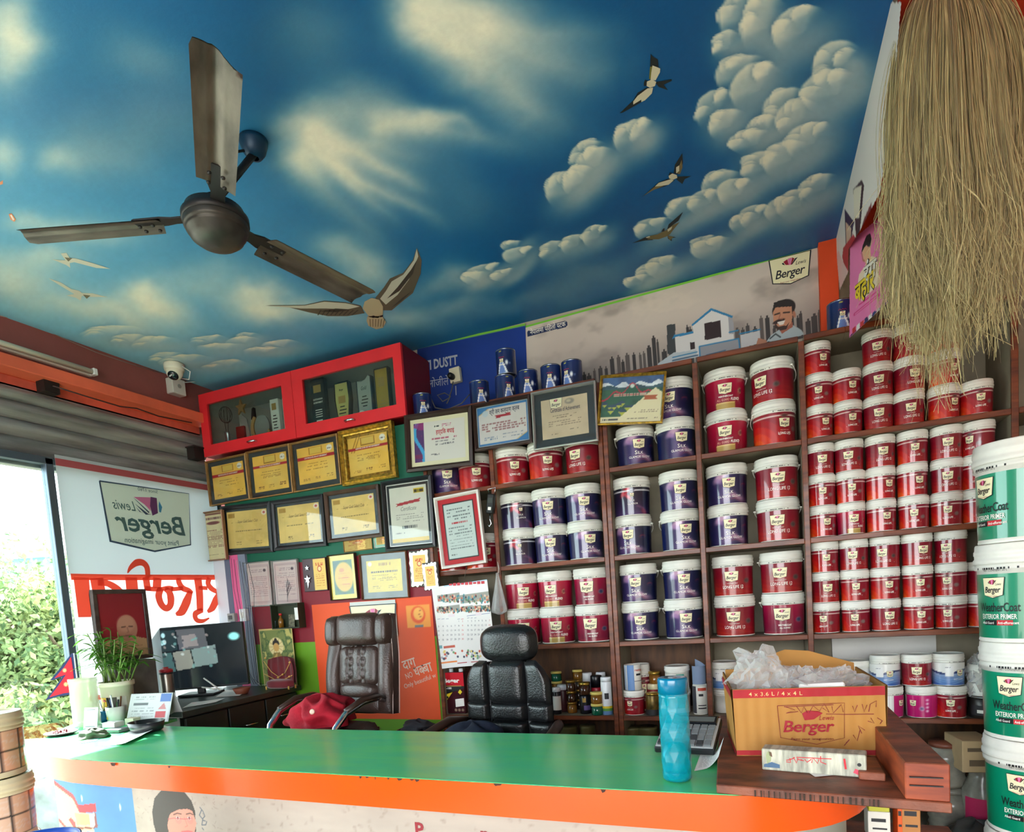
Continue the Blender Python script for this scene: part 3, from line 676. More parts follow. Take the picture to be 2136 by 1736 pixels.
WM = [WHITE_PR, gold_p, pinkw, BLACK_PR, RED_PR]
def lettering(kind, S, nm):
 b = MB(); g = S.wrap(.0016 * S.H / .18 + .0003); U = S.R / .0905; V = S.H / .18
 L = lambda x, z: (lambda a, c: g(x * U + a, z * V + c))
 if kind == 'A':
  b.text('WEATHERCOAT', .006 * V, L(.0, .0565), 0, .0, 0, 1, 0, .050 * U); b.text('LONG LIFE 12', .019 * V, L(.003, .0365), 0, .008, 0, 1, 0, .096 * U)
  b.stroke([(-.02, 0), (.046, 0)], .0012 * V, L(0, .0335), 0)
 elif kind == 'B':
  b.text('WEATHERCOAT', .0055 * V, L(0, .0545), 2, .0, 0, 1, 0, .04 * U); b.text('LONG LIFE', .0145 * V, L(0, .0385), 0, .024, 0, 1, 0, .058 * U); b.stroke([(-.025, 0), (.025, 0)], .001 * V, L(0, .0365), 0)
 elif kind == 'C':
  b.text('WEATHERCOAT', .0095 * V, L(-.004, .0545), 0, .026, .1, 1, 0, .066 * U); b.text('ALL GUARD', .014 * V, L(-.016, .0385), 2, .0, .1, 1, 0, .058 * U); b.text('FLEXO', .0155 * V, L(.038, .0385), 0, .034, .1, 1, 0, .040 * U)
  b.stroke([(-.045, 0), (.055, 0)], .0018 * V, L(0, .0345), 2)
 elif kind == 'D':
  b.text('WEATHERCOAT', .0105 * V, L(0, .0395), 0, .03, 0, 1, 0, .058 * U); b.text('ALL GUARD', .0095 * V, L(0, .028), 0, .02, 0, 1, 0, .046 * U)
 elif kind == 'E':
  b.text('S', .024 * V, L(-.016, .0485), 0, .008, 0, 1, 0, .011 * U); b.text('ILK', .0185 * V, L(.006, .0485), 0, .006, 0, 1, 0, .027 * U); b.text('GLAMOR GLOW', .0145 * V, L(.002, .0315), 0, .0, 0, 1, 0, .108 * U)
 elif kind == 'F':
  b.text('SILK', .0125 * V, L(.0, .066), 0, 0, 0, 1, 0, .026 * U); b.text('GLAMOR', .0115 * V, L(.002, .0515), 0, -.004, 0, 1, 0, .052 * U)
 elif kind == 'I':
  b.text('EASY CLEAN', .0125 * V, L(.004, .036), 0, .0, .15, 1, 0, .06 * U)
 elif kind == 'G':
  b.text('Brolac', .017 * V, L(.008, .060), 0, .035, .05, 1, 0, .060 * U); b.stroke([(-.014, .002), (-.008, .007), (-.004, 0), (.002, .006), (.006, .001), (.012, .005), (.016, .001)], .0028 * V, L(.004, .112), 4)
 elif kind == 'H':
  b.text('WeatherCoat', .0225 * V, L(.0, .058), 3, .014, 0, .95, 0, .094 * U); b.text('EXTERIOR PRIMER', .0125 * V, L(.0, .0445), 0, .012, 0, 1, 0, .080 * U)
  b.stroke([(-.046, 0), (-.002, 0)], .0095 * V, L(0, .0375), 3); b.stroke([(-.001, 0), (.046, 0)], .0095 * V, L(0, .0375), 4)
  g2 = S.wrap(.0034); b.text('Anti-efflorescent', .0068 * V, lambda a, c: g2(.0225 * U + a, .0350 * V + c), 0, .015, 0, 1, 0, .042 * U); b.text('Alkali Guard', .0062 * V, lambda a, c: g2(-.024 * U + a, .0350 * V + c), 0, .01, 0, 1, 0, .032 * U)
  b.text('NET CONTENT 20 L', .0055 * V, lambda a, c: S.wrap(.010)(.0 * U + a, .131 * V + c), 3, 0, 0, 1, 0, .050 * U)
 if not b.v: b.flat([g(0, 0), g(.001, 0), g(0, .001)])
 return b.mesh(nm, WM)
def badge_mesh(kind, S, nm):
 b = MB(); U = S.R / .0905; V = S.H / .18
 cx, cz, w_, h_ = {'A': (-.002, .0885, .062, .045), 'B': (.0, .086, .049, .038), 'C': (-.006, .089, .062, .045), 'D': (-.010, .089, .072, .054), 'E': (.0, .0945, .058, .043),
     'F': (.0, .096, .019, .016), 'G': (.006, .093, .036, .026), 'H': (-.008, .101, .050, .036), 'I': (.012, .074, .040, .034), 'J': (.010, .085, .040, .034)}[kind]
 badge(b, S, cx * U, cz * V, w_ * U, h_ * V, .0014 * V + .0003, script=kind not in 'FG')
 return b.mesh(nm, BADGE_M)
_BM = {}
def bucket_meshes(kind, S):
 k = (kind, S.H)
 if k not in _BM:
  if ('s', S.H) not in _BM:
   _BM[('s', S.H)] = (body_mesh(S, 'bucket_body'), lid_mesh(S, 'lid'), print_mesh(S, 'date_print'), side_handle_mesh(S, 'handle'))
  _BM[k] = _BM[('s', S.H)] + (label_mesh(kind, S, 'label'), badge_mesh(kind, S, 'logo_badge'), lettering(kind, S, 'lettering'))
 return _BM[k]
def face_rot(x, y, o, lim=.95):
 """turn about z that puts the badge at fraction o of the half-width as seen from where the photographer stood"""
 al = math.asin(max(-lim, min(lim, o))); vd = Vector((-x, -y)).normalized(); r_ = Vector((y, -x)).normalized()
 d = vd * math.cos(al) + r_ * math.sin(al)
 return math.atan2(d.x, -d.y)
def bucket(kind, S, loc, rot, label, group, handle=False, name='paint_bucket', cat='paint bucket', lid=True):
 bm = bucket_meshes(kind, S)
 o = link(name, bm[0], None, loc, (0, 0, rot)); tag(o, label, cat, group)
 link('lid', bm[1], o); link('date_print', bm[2], o); lb = link('label', bm[4], o); link('logo_badge', bm[5], lb); link('lettering', bm[6], lb)
 if handle: link('handle', bm[3], o)
 return o
YF = 2.85
wood = mat('red brown varnished wood', (122, 58, 24), .45, var=.45, vscale=6, col2=(78, 34, 14), stretch=(1, 6, 6), coat=.15, bump=.06, bscale=80)
inner = mat('dusty pale laminate', (150, 141, 120), .75, var=.18, vscale=5)
ply = mat('brown plywood back', (96, 62, 36), .65, var=.35, vscale=5, stretch=(6, 1, 1))
ZS = {'S0': 2.468, 'S1': 2.053, 'S2': 1.645, 'S3': 1.240, 'S4': .882}
TB = .021
def shelf_unit(label, xs, zs, x_pan, back_low, loc_x):
 t = thing('shelving_unit', label, 'shelves', (loc_x, YF, 0))
 def part(n, bx, mt, bev=.0015):
  b = MB(); x0, y0, z0, x1, y1, z1 = bx; b.box(x0 - loc_x, y0 - YF, z0, x1 - loc_x, y1 - YF, z1); return b.obj(n, mt, t, bevel=bev)
 top = max(zs.values()) + TB
 for x in x_pan:
  part('upright', (x - .010, YF + .012, 0, x + .010, YB - .02, top - TB), inner); part('edge_strip', (x - .011, YF, 0, x + .011, YF + .012, top - TB), wood, .002)
 for n, z in zs.items():
  for a, b_ in zip(x_pan[:-1], x_pan[1:]):
   if n == 'S0' and a > .2: b_ = XB
   e = .011
   part('shelf_board', (a + e - .001, YF + .012, z + .001, b_ - e + .001, YB - .02, z + TB), inner)
   part('edge_strip', (a + e, YF, z, b_ - e, YF + .0122, z + TB + .001), wood, .002)
 zb_ = .90
 for a, b_ in zip(x_pan[:-1], x_pan[1:]):
  part('back_panel', (a + .01, YB - .03, zb_, b_ - .01, YB - .018, 1.24), ply if (back_low and b_ < 0) else inner); part('back_panel', (a + .01, YB - .03, 1.26, b_ - .01, YB - .018, top), inner)
  if b_ > .3: part('back_panel', (max(a + .01, XB + .001), YB - .03, top, b_ - .01, YB - .018, CEIL - .02), inner)
  part('back_panel', (a + .01, YB - .03, .02, b_ - .01, YB - .018, .88), ply)
 return t
left_unit = shelf_unit('brown edged shelving unit behind the black chair, left of the doubled post', None, {k: ZS[k] for k in ('S0', 'S1', 'S2', 'S3', 'S4')}, [-1.585, -1.205, -.648], True, -1.1)
right_unit = shelf_unit('wide brown edged shelving unit full of buckets, right of the doubled post', None, dict(ZS), [-.624, -.214, .206, .912, 1.55], True, .2)
ORD = ['first', 'second', 'third', 'fourth', 'fifth', 'sixth', 'seventh']
KN = {'A': 'dark red', 'B': 'red and orange', 'C': 'crimson gold-banded', 'D': 'crimson', 'E': 'navy and purple', 'F': 'black and purple', 'I': 'white and blue', 'J': 'magenta', 'G': 'blue', 'H': 'green and white'}
def stack(bay, row, col, px, py, Y, z, items, S, group, yo=0.0, hnd=()):
 """items from the bottom up: (kind, badge offset)"""
 p = on_y(px, py, Y); n = len(items)
 for i, (k, o_) in enumerate(items):
  lvl = '' if n == 1 else (('bottom', 'top')[i] if n == 2 else ('bottom', 'middle', 'top')[i]) + ' of '
  size = 'large' if S is S4 else 'small'
  lab = '%s %s bucket, %s%s %s, %s, %s' % (size, KN[k], lvl, col, 'stack' if n > 1 else 'in row', row, bay)
  rg = random.Random(int(px * 7 + i)); jx, jy = rg.uniform(-.0025, .0025), rg.uniform(-.003, .003)
  bucket(k, S, (p.x + jx, p.y + jy, z + i * S.H), face_rot(p.x, p.y, o_) , lab, group, handle=(i in hnd))
G4, G1 = 'large paint buckets on the shelves', 'small paint buckets in the wide right bay'
z1, z2, z3_, z4 = ZS['S1'] + TB + .001, ZS['S2'] + TB + .001, ZS['S3'] + TB + .001, ZS['S4'] + TB + .001
b0, bA, bB, bC, bD = 'narrow bay at far left', 'bay above the black chair', 'bay right of doubled post', 'bay above the carton', 'wide right bay'
t1, t2, t3 = 'upper shelf', 'middle shelf', 'lower shelf'
stack(b0, t1, 'first', 937, 1010, 2.96, z1, [('E', -.05)], S4, G4); stack(b0, t1, 'second', 991, 1000, 2.955, z1, [('B', .1)], S4, G4)
stack(b0, t2, 'first', 945, 1160, 2.96, z2, [('B', .1)], S4, G4); stack(b0, t2, 'second', 1004, 1150, 2.955, z2, [('B', .3)], S4, G4)
for c, x, it, h in (('first', 1069, [('B', .15)], ()), ('second', 1139, [('B', .12)], (0,)), ('third', 1217, [('A', -.45)], (0,))): stack(bA, t1, c, x, 975, 2.955, z1, it, S4, G4, hnd=h)
for c, x, it in (('first', 1081, [('F', -.02), ('F', .2)]), ('second', 1149, [('E', -.1), ('E', -.1)]), ('third', 1220, [('E', .25), ('E', .05)])): stack(bA, t2, c, x, 1100, 2.955, z2, it, S4, G4, hnd=(0,) if x > 1200 else ())
for c, x, it in (('first', 1091, [('C', .05), ('C', .15)]), ('second', 1161, [('C', -.05), ('C', -.25)]), ('third', 1236, [('D', -.1), ('D', -.2)])): stack(bA, t3, c, x, 1270, 2.955, z3_, it, S4, G4, hnd=(0,) if 1100 < x < 1200 else ())
stack(bB, t1, 'first', 1325, 930, 2.96, z1, [('E', .2)], S4, G4, hnd=(0,)); stack(bB, t1, 'second', 1410, 915, 2.96, z1, [('E', .3), ('E', -.25)], S4, G4, hnd=(0,))
stack(bB, t2, 'first', 1320, 1080, 2.96, z2, [('E', -.3), ('F', .02)], S4, G4, hnd=(0,)); stack(bB, t2, 'second', 1418, 1070, 2.96, z2, [('E', .3), ('E', .08)], S4, G4, hnd=(0,))
stack(bB, t3, 'first', 1334, 1260, 2.96, z3_, [('E', -.02), ('E', -.18)], S4, G4, hnd=(0, 1)); stack(bB, t3, 'second', 1425, 1255, 2.96, z3_, [('E', .12), ('E', .1)], S4, G4, hnd=(0, 1))
stack(bC, t1, 'first', 1514, 870, 2.965, z1, [('C', -.02), ('C', .08)], S4, G4, hnd=(0, 1)); stack(bC, t1, 'second', 1613, 850, 2.955, z1, [('B', .5), ('A', -.55)], S4, G4, hnd=(0, 1))
stack(bC, t2, 'first', 1517, 1060, 2.965, z2, [('E', .12), ('E', .1)], S4, G4); stack(bC, t2, 'second', 1622, 1050, 2.955, z2, [('A', 0), ('A', .1)], S4, G4, hnd=(0, 1))
stack(bC, t3, 'first', 1531, 1250, 2.965, z3_, [('A', -.05), ('A', -.05)], S4, G4); stack(bC, t3, 'second', 1632, 1248, 2.955, z3_, [('D', .05), ('A', -.05)], S4, G4, hnd=(0, 1))
D1 = [(1707, [('B', .5), ('B', .0), ('B', .5)]), (1767, [('B', .35), ('B', .45)]), (1831, [('A', .1), ('A', .1), ('A', .05)]), (1896, [('A', .2), ('A', .4), ('A', .4)]), (1969, [('B', .7), ('B', .65), ('B', .7)]), (2036, [('B', .3)])]
D2 = [(1713, [('B', .35), ('B', .1), ('A', .2)]), (1773, [('C', .3), ('B', .1), ('A', .0)]), (1837, [('B', .4), ('B', .6), ('A', .25)]), (1903, [('B', .05), ('B', .5), ('B', .2)]), (1974, [('B', .1), ('A', .1), ('A', .15)]), (2040, [('B', .2), ('B', 0), ('B', -.5)])]
D3 = [(1722, [('B', -.2), ('A', .2), ('B', .15)]), (1783, [('B', -.05), ('B', .1), ('A', -.05)]), (1847, [('A', .3), ('B', .3), ('A', -.15)]), (1913, [('B', .2), ('B', .2), ('A', .45)]), (1983, [('B', -.2), ('B', -.25), ('A', -.25)]), (2053, [('B', .3), ('A', .1)])]
for D, row, py, z in ((D1, t1, 850, z1), (D2, t2, 1020, z2), (D3, t3, 1230, z3_)):
 for i, (x, it) in enumerate(D): stack(bD, row, ORD[i], x, py - (x - 1707) * .06, 2.915, z, it, S1, G1)
tin_rim = mat('tin rim', (150, 156, 170), .25, .9)
ST = Size(.122, .050, .985, .985, .9, .03, .96)
def tin_meshes():
 b = MB(); r_, H = .0492, .122
 b.lathe([(0, .002), (r_ * .96, .002), (r_, 0), (r_ * 1.02, .002), (r_ * 1.01, .005), (r_, .006), (r_, H - .006), (r_ * 1.02, H - .004), (r_ * 1.02, H), (r_ * .96, H), (r_ * .94, H - .006), (r_ * .7, H - .006), (r_ * .68, H - .003), (0, H - .003)], 36)
 return b.mesh('paint_tin', [tin_rim])
TIN = (tin_meshes(), label_mesh('G', ST, 'label'), badge_mesh('G', ST, 'logo_badge'), lettering('G', ST, 'lettering'))
def tin(loc, o_, label, group='blue paint tins'):
 t = link('paint_tin', TIN[0], None, loc, (0, 0, face_rot(loc[0], loc[1], o_))); tag(t, label, 'paint tin', group)
 lb = link('label', TIN[1], t); link('logo_badge', TIN[2], lb); link('lettering', TIN[3], lb)
zt = ZS['S0'] + TB + .002
for px, py, k, o_, lab in [(880, 845, 0, .0, 'blue paint tin on shelf top beside the red cabinet'), (1000, 815, 0, .1, 'blue paint tin on shelf top, right of the wall socket'),
      (1053, 800, 0, .3, 'blue paint tin carrying another tin on the shelf top'), (1055, 750, 1, -.5, 'blue paint tin stacked on top of another, above the shelves'),
      (1101, 790, 0, -.15, 'blue paint tin just right of the two stacked tins'), (1149, 780, 0, -.2, 'blue paint tin on shelf top between two other single tins, under the grey banner'),
      (1193, 778, 0, -.6, 'rightmost blue tin of the shelf top row under grey city banner'), (1753, 660, 0, .1, 'lone blue paint tin before the orange pier at top right')]:
 p = on_y(px, py, 2.935); 
 if px == 880: p = on_y(881, 850, 2.93)
 tin((p.x, 2.935, zt + k * .1225), o_, lab)
redlam = mat('red laminate', (226, 44, 52), .38, var=.06, vscale=6); reddark = mat('dark red laminate side', (112, 18, 26), .45)
greyin = mat('grey cabinet inside', (172, 174, 168), .7); chrome = mat('chrome', (210, 212, 215), .12, 1.0); pglass = glass_mat('cabinet glass', (232, 238, 236), .05)
cx0, cxm, cx1, cz0, cz1, cyf = -3.105, -2.392, -1.668, 2.497, 2.868, 2.845
cab = thing('wall_cabinet', 'red wall cabinet with two glass doors holding trophies, under the ceiling', 'cabinet', (cx0, cyf, cz0))
W, Hc, Dc = cx1 - cx0, cz1 - cz0, YB - .005 - cyf
b = MB(); T = .018
b.box(0, .02, 0, W, Dc, T); b.box(0, .02, Hc - T, W, Dc, Hc); b.box(0, .02, T, T, Dc, Hc - T); b.box(W - T, .02, T, W, Dc, Hc - T); b.box(T, Dc - .01, T, W - T, Dc, Hc - T, 1); b.box(cxm - cx0 - T / 2, .02, T, cxm - cx0 + T / 2, Dc - .01, Hc - T, 1)
for (x0, x1, z0, z1, y0, y1) in ((T, W - T, T, T + .001, .021, Dc - .01), (T, W - T, Hc - T - .001, Hc - T, .021, Dc - .01), (T, T + .001, T, Hc - T, .021, Dc - .01)): b.box(x0, y0, z0, x1, y1, z1, 1)
b.obj('carcass', [reddark, greyin], cab)
def door(xa, xb, op, hx, hz):
 b = MB(); (ox0, oz0, ox1, oz1) = op; t = .018
 b.box(xa, 0, 0, ox0, t, Hc); b.box(ox1, 0, 0, xb, t, Hc); b.box(ox0, 0, 0, ox1, t, oz0); b.box(ox0, 0, oz1, ox1, t, Hc)
 d = b.obj('door', redlam, cab); g = MB(); g.box(ox0 - .004, .010, oz0 - .004, ox1 + .004, .013, oz1 + .004); g.obj('glass_pane', pglass, d)
 k = MB(); k.tube([(hx - .03, 0, hz), (hx - .026, -.016, hz), (hx, -.022, hz), (hx + .026, -.016, hz), (hx + .03, 0, hz)], .0055, 8); k.obj('door_handle', chrome, d)
def cl(x, y): p = on_y(x, y, cyf); return p.x - cx0, p.z - cz0
a0 = cl(432, 843); a1 = cl(603, 897)
door(.0, cxm - cx0 - .0015, (.062, .065, cxm - cx0 - .075, Hc - .065), *cl(527, 922)); door(cxm - cx0 + .0015, W, (cxm - cx0 + .075, .065, W - .052, Hc - .062), *cl(731, 878))
acry = mat('clear acrylic', (205, 210, 205), .12, trans=.6, spec=.5); tw = mat('light wood', (196, 150, 96), .5, var=.2); blk = mat('black lacquer', (22, 24, 28), .3); goldm = mat('polished gold', (206, 160, 66), .3, .7); silverm = mat('silver metal', (190, 192, 194), .28, .9)
palegold = mat('pale gold plate', (214, 196, 120), .35, .3); whitecard = mat('white card', (232, 230, 222), .55)
ftz = cz0 + .019; TY = 2.905
def tro(name, lab, px, py): p = on_y(px, py, TY); return thing(name, lab, 'trophy', (p.x, TY, ftz), (0, 0, 0), 'trophies in the red cabinet')
t = tro('trophy', 'tall wire globe trophy at far left in the red cabinet', 472, 880); b = MB(); b.lathe([(0, 0), (.022, 0), (.022, .01), (.014, .02), (.014, .10), (.018, .11), (0, .11)], 20); b.obj('base', silverm, t)
b = MB()
for k in range(6):
 a = k * PI / 6; b.tube([(.034 * math.cos(q) * math.cos(a), .034 * math.cos(q) * math.sin(a), .205 + .045 * math.sin(q)) for q in np.linspace(0, 2 * PI, 20)], .0012, 5)
b.tube([(-.006, 0, .11), (-.012, 0, .165)], .0015, 5); b.tube([(.006, 0, .11), (.012, 0, .165)], .0015, 5); b.obj('globe', mat('dark wire', (60, 60, 62), .4, .7), t)
t = tro('trophy', 'star trophy on a red block, second from left in the cabinet', 506, 880); b = MB(); b.box(-.035, -.02, 0, .02, .02, .10); b.obj('base', mat('dark red block', (130, 16, 26), .35), t, bevel=.003)
b = MB(); b.prism([((.036 if k % 2 == 0 else .015) * math.sin(k * PI / 5), .185 + (.036 if k % 2 == 0 else .015) * math.cos(k * PI / 5)) for k in range(10)], -.006, .006, 'y'); b.obj('star', tw, t)
b = MB(); b.prism([(.022, 0), (.05, 0), (.03, .13), (.0, .155), (-.012, .10)], -.004, .004, 'y'); b.obj('acrylic_plate', acry, t)
t = tro('trophy', 'round clear trophy in a wooden crescent, middle of the left cabinet half', 545, 885); b = MB()
pts = [(.062 * math.cos(a), .072 + .068 * math.sin(a)) for a in np.linspace(2.2, 6.0, 18)] + [(.047 * math.cos(a) + .004, .076 + .052 * math.sin(a)) for a in np.linspace(6.0, 2.2, 18)]
b.prism(pts, -.012, .012, 'y'); b.obj('crescent', tw, t); b = MB(); b.lathe([(0, -.004), (.05, -.004), (.05, .004), (0, .004)], 28, smooth=False); b.xf(Matrix.Translation((.004, 0, .078)) @ Matrix.Rotation(PI / 2, 4, 'X')); b.obj('disc', acry, t)
b = MB(); b.prism([(-.055, .115), (-.045, .16), (-.035, .165), (-.035, .12)], -.01, .01, 'y'); b.obj('tip', blk, t)
def plaque(lab, px, py, w_, h_, edge, face, drawf, dy=0.0, poly=None):
 t = tro('trophy', lab, px, py); t.location.y += dy; b = MB()
 pl = poly or [(-w_ / 2, 0), (w_ / 2, 0), (w_ / 2, h_), (-w_ / 2, h_)]
 b.prism(pl, -.016, .016, 'y'); b.obj('block', edge, t, bevel=.002)
 b = MB(); cx_ = sum(q[0] for q in pl) / len(pl); cz_ = sum(q[1] for q in pl) / len(pl)
 b.flat([(cx_ + (x - cx_) * .84, -.0175, cz_ + (z - cz_) * .93) for x, z in pl]); f = b.obj('face_plate', face, t)
 b = MB(); drawf(b, lambda dx=0, dz=0: (lambda a, c: (a + dx, -.0185, c + dz))); f2 = b.obj('lettering', [BLACK_PR, WHITE_PR, gold_p], t)
def d1(b, F):
 b.stroke([(-.022, .175), (.022, .175)], .03, F(), 2)
 for i, s in enumerate(('OUTSTANDING', 'ACHIEVEMENT')): b.text(s, .009, F(0, .130 - .013 * i), 1, .02, 0, 1, 0, .055)
 for i in range(4): b.stroke([(-.02, .09 - .009 * i), (.02, .09 - .009 * i)], .003, F(), 1)
 b.flat([F()(-.018, .05), F()(.018, .05), F()(.015, .018), F()(0, .012), F()(-.015, .018)], 1); b.text('Berger', .012, F(0, .028), 0, .03, .2, 1, 0, .026)
def dl(n, z, hw, c=0, extra=None):
 def f(b, F):
  for i in range(n): b.stroke([(-hw * (.6 + .4 * ((i * 7) % 3) / 2), z - .012 * i), (hw * (.6 + .4 * ((i * 5) % 3) / 2), z - .012 * i)], .004, F(), c)
  if extra: extra(b, F)
 return f
plaque('white upright plaque with a gold square, left cabinet half', 578, 872, .052, .165, whitecard, whitecard, dl(5, .10, .016, 0, lambda b, F: b.stroke([(-.014, .135), (.014, .135)], .026, F(), 2)))
plaque('white upright plaque half hidden behind the cabinet door middle stile', 603, 866, .05, .16, whitecard, whitecard, dl(5, .10, .016, 0))
plaque('tall black plaque lettered outstanding achievement in the right cabinet half', 668, 840, .082, .215, blk, mat('matt black plate', (34, 36, 40), .5), d1)
plaque('pale gold shield plaque, second in the right cabinet half', 718, 840, .09, .165, blk, palegold, dl(5, .075, .022, 0, lambda b, F: (b.stroke([(-.02, .10), (.02, .10)], .026, F(), 2), b.text('Berger', .010, F(0, .132), 0, .02, .2, 1, 0, .024))), 0, [(-.02, 0), (.02, 0), (.032, .03), (.044, .10), (.04, .165), (-.04, .165), (-.044, .10), (-.032, .03)])
plaque('grey wave-topped plaque with a round seal, right cabinet half', 765, 838, .085, .17, mat('dark slate', (44, 52, 66), .4), mat('brushed silver plate', (176, 178, 172), .4, .3), dl(4, .10, .02, 0, lambda b, F: (b.text('Gold', .02, F(0, .125), 0, 0, .3, 1, 0, .03), b.add([F()(-.022 + .022 * math.cos(a), .028 + .022 * math.sin(a)) for a in np.linspace(0, 2 * PI, 20)[:-1]], [tuple(range(19))], 1))), 0, [(-.042, 0), (.042, 0), (.042, .175), (.03, .18), (.01, .165), (-.015, .16), (-.042, .165)])
plaque('tall gold plaque at the right end of the red cabinet', 802, 832, .076, .195, blk, goldm, dl(5, .07, .016, 2, lambda b, F: b.stroke([(-.016, .14), (.016, .14)], .035, F(), 2)))
for o_, (top_, h0) in zip([o for o in C.objects if o.get('category') == 'trophy'], [(846, .25), (831, .221), (846, .165), (832, .165), (828, .16), (790, .215), (796, .165), (783, .18), (766, .195)]):
 px_ = PX + FPX * float(np.dot(M[0], np.array(o_.location) - np.array(EYE))) / float(np.dot(M[2], np.array(o_.location) - np.array(EYE)))
 o_.scale = (1.18, 1, (on_y(px_, top_, TY).z - ftz) / h0)
def quad_place(cor, Y):
 TL, TR, BR, BL = [on_y(x, y, Y) for x, y in cor]
 c = (TL + TR + BR + BL) / 4; ux = ((TR - TL) + (BR - BL)) / 2; uz = ((TL - BL) + (TR - BR)) / 2
 return c, ux.length, uz.length, math.atan2(ux.z, ux.x)
def art(kind, w_, h_, seed=0):
 nx = 72 if w_ > .2 else 54; p = Paint(nx, max(20, int(nx * h_ / w_)), w_, h_, (230, 224, 210)); X, Y = p.X / w_, p.Y / h_
 R_ = lambda x0, y0, x1, y1, c, op=1: p.rect(x0 * w_, y0 * h_, x1 * w_, y1 * h_, c, op)
 rows = lambda x0, x1, ys, c, t=.012, fill=.8: p.rows(x0 * w_, x1 * w_, [q * h_ for q in ys], t * h_, c, seed, .85, fill)
 if kind == 'gold':
  p.c = p.c * 0 + np.array([240, 184, 78.]); p.noise(.10, seed, 3); p.mix(np.exp(-((X - .3 - .3 * (seed % 3)) ** 2 + (Y - .35) ** 2) / .09) * .35, (250, 226, 150))
  if seed % 4 == 3: p.c = p.c * .9 + np.array([226, 190, 60.]) * .1; [p.line([((.08 + .07 * k) * w_, h_ * .62), ((.24 + .07 * k) * w_, h_)], .006, (170, 120, 40)) for k in (0, 1)]
  R_(0, .66, 1, .735, (176, 24, 40)); rows(.2, .8, [.695], (230, 190, 160), .02); R_(.34, .78, .68, .97, (196, 142, 40)); R_(.36, .80, .66, .95, (228, 186, 84)); R_(.33, .77, .69, .785, (120, 74, 20)); R_(.33, .77, .345, .97, (150, 96, 30)); R_(.675, .77, .69, .97, (150, 96, 30))
  p.ell(.88 * w_, .88 * h_, .075 * w_, .085 * h_, (238, 228, 214)); rows(.82, .94, [.87], (60, 50, 50), .03)
  rows(.22, .8, [.53, .46, .42, .38], (140, 84, 30), .016); rows(.10, .30, [.13, .09], (120, 70, 30), .02); rows(.42, .58, [.15, .11], (120, 70, 30), .02); rows(.74, .92, [.18, .13], (120, 70, 30), .02)
 elif kind == 'club':
  p.c = p.c * 0 + np.array([234, 192, 108.]); p.noise(.12, seed, 3); p.mix(smooth(.9, .2, X) * .25, (236, 206, 130)); R_(.04, .84, .20, .95, (186, 140, 60)); p.ell(.93 * w_, .91 * h_, .06 * w_, .07 * h_, (240, 220, 200)); p.ell(.93 * w_, .91 * h_, .03 * w_, .03 * h_, (190, 60, 60))
  rows(.2, .85, [.46], (80, 56, 30), .028, .95); rows(.12, .9, [.37, .33, .29], (150, 110, 50), .012); rows(.2, .32, [.15, .10], (130, 96, 50), .02); rows(.7, .84, [.15, .10], (130, 96, 50), .02); p.rows(.1 * w_, .9 * w_, [.7 * h_], .002, (190, 150, 80), 9)
 elif kind == 'cream':
  p.c = p.c * 0 + np.array([222, 200, 150.]); p.noise(.06, seed, 4); R_(0, 0, .18, 1, (110, 46, 50)); R_(.18, .0, .2, 1, (170, 120, 70)); p.line([(.18 * w_, h_ * .97), (w_, h_ * .97)], .01, (120, 60, 50)); rows(.28, .92, [.88], (110, 60, 60), .05, 1); p.ell(.6 * w_, .78 * h_, .26 * w_, .035 * h_, (120, 50, 46))
  rows(.25, .95, [.62 - .032 * k for k in range(12)], (130, 60, 56), .015, .9); p.ell(.08 * w_, .88 * h_, .06 * w_, .035 * h_, (220, 180, 160)); rows(.3, .9, [.1], (120, 90, 70), .015)
 elif kind == 'grey':
  p.c = p.c * 0 + np.array([214, 206, 190.]); p.noise(.04, seed, 3); R_(0, 0, 1, .075, (222, 176, 40)); R_(.66, .86, .94, .955, (214, 180, 30)); rows(.68, .92, [.905], (40, 40, 30), .05, 1); p.poly([(.16 * w_, .66 * h_), (.84 * w_, .71 * h_), (.80 * w_, .735 * h_), (.84 * w_, .765 * h_), (.16 * w_, .71 * h_), (.2 * w_, .685 * h_)], (176, 40, 50))
  rows(.15, .9, [.50, .46, .42, .37], (120, 110, 110), .012); rows(.3, .7, [.27], (60, 56, 60), .05, 1); rows(.1, .35, [.17], (130, 120, 120), .014)
 elif kind == 'redframe':
  p.c = p.c * 0 + np.array([196, 28, 40.]); R_(.10, .07, .90, .93, (40, 36, 40)); R_(.13, .09, .87, .91, (206, 214, 208)); rows(.2, .8, [.83 - .05 * k for k in range(4)], (90, 96, 100), .02); rows(.3, .7, [.62], (190, 30, 40), .03, 1); rows(.2, .8, [.55 - .045 * k for k in range(8)], (110, 116, 118), .014); rows(.2, .4, [.14], (90, 90, 90), .02)
 elif kind == 'hardik':
  p.c = p.c * 0 + np.array([226, 216, 206.]); nn = vnoise(X * 3, Y * 4, 5); R_(0, 0, .2, 1, (84, 34, 100)); p.mix((X < .2) * (np.abs(X - .1 - .09 * np.sin(Y * 5 + 1)) < .035), (64, 160, 214)); p.mix((X < .2) * (Y > .65) * (nn > .45) * .7, (170, 30, 110)); p.mix((X < .2) * (Y < .2) * (nn > .4) * .8, (130, 20, 70))
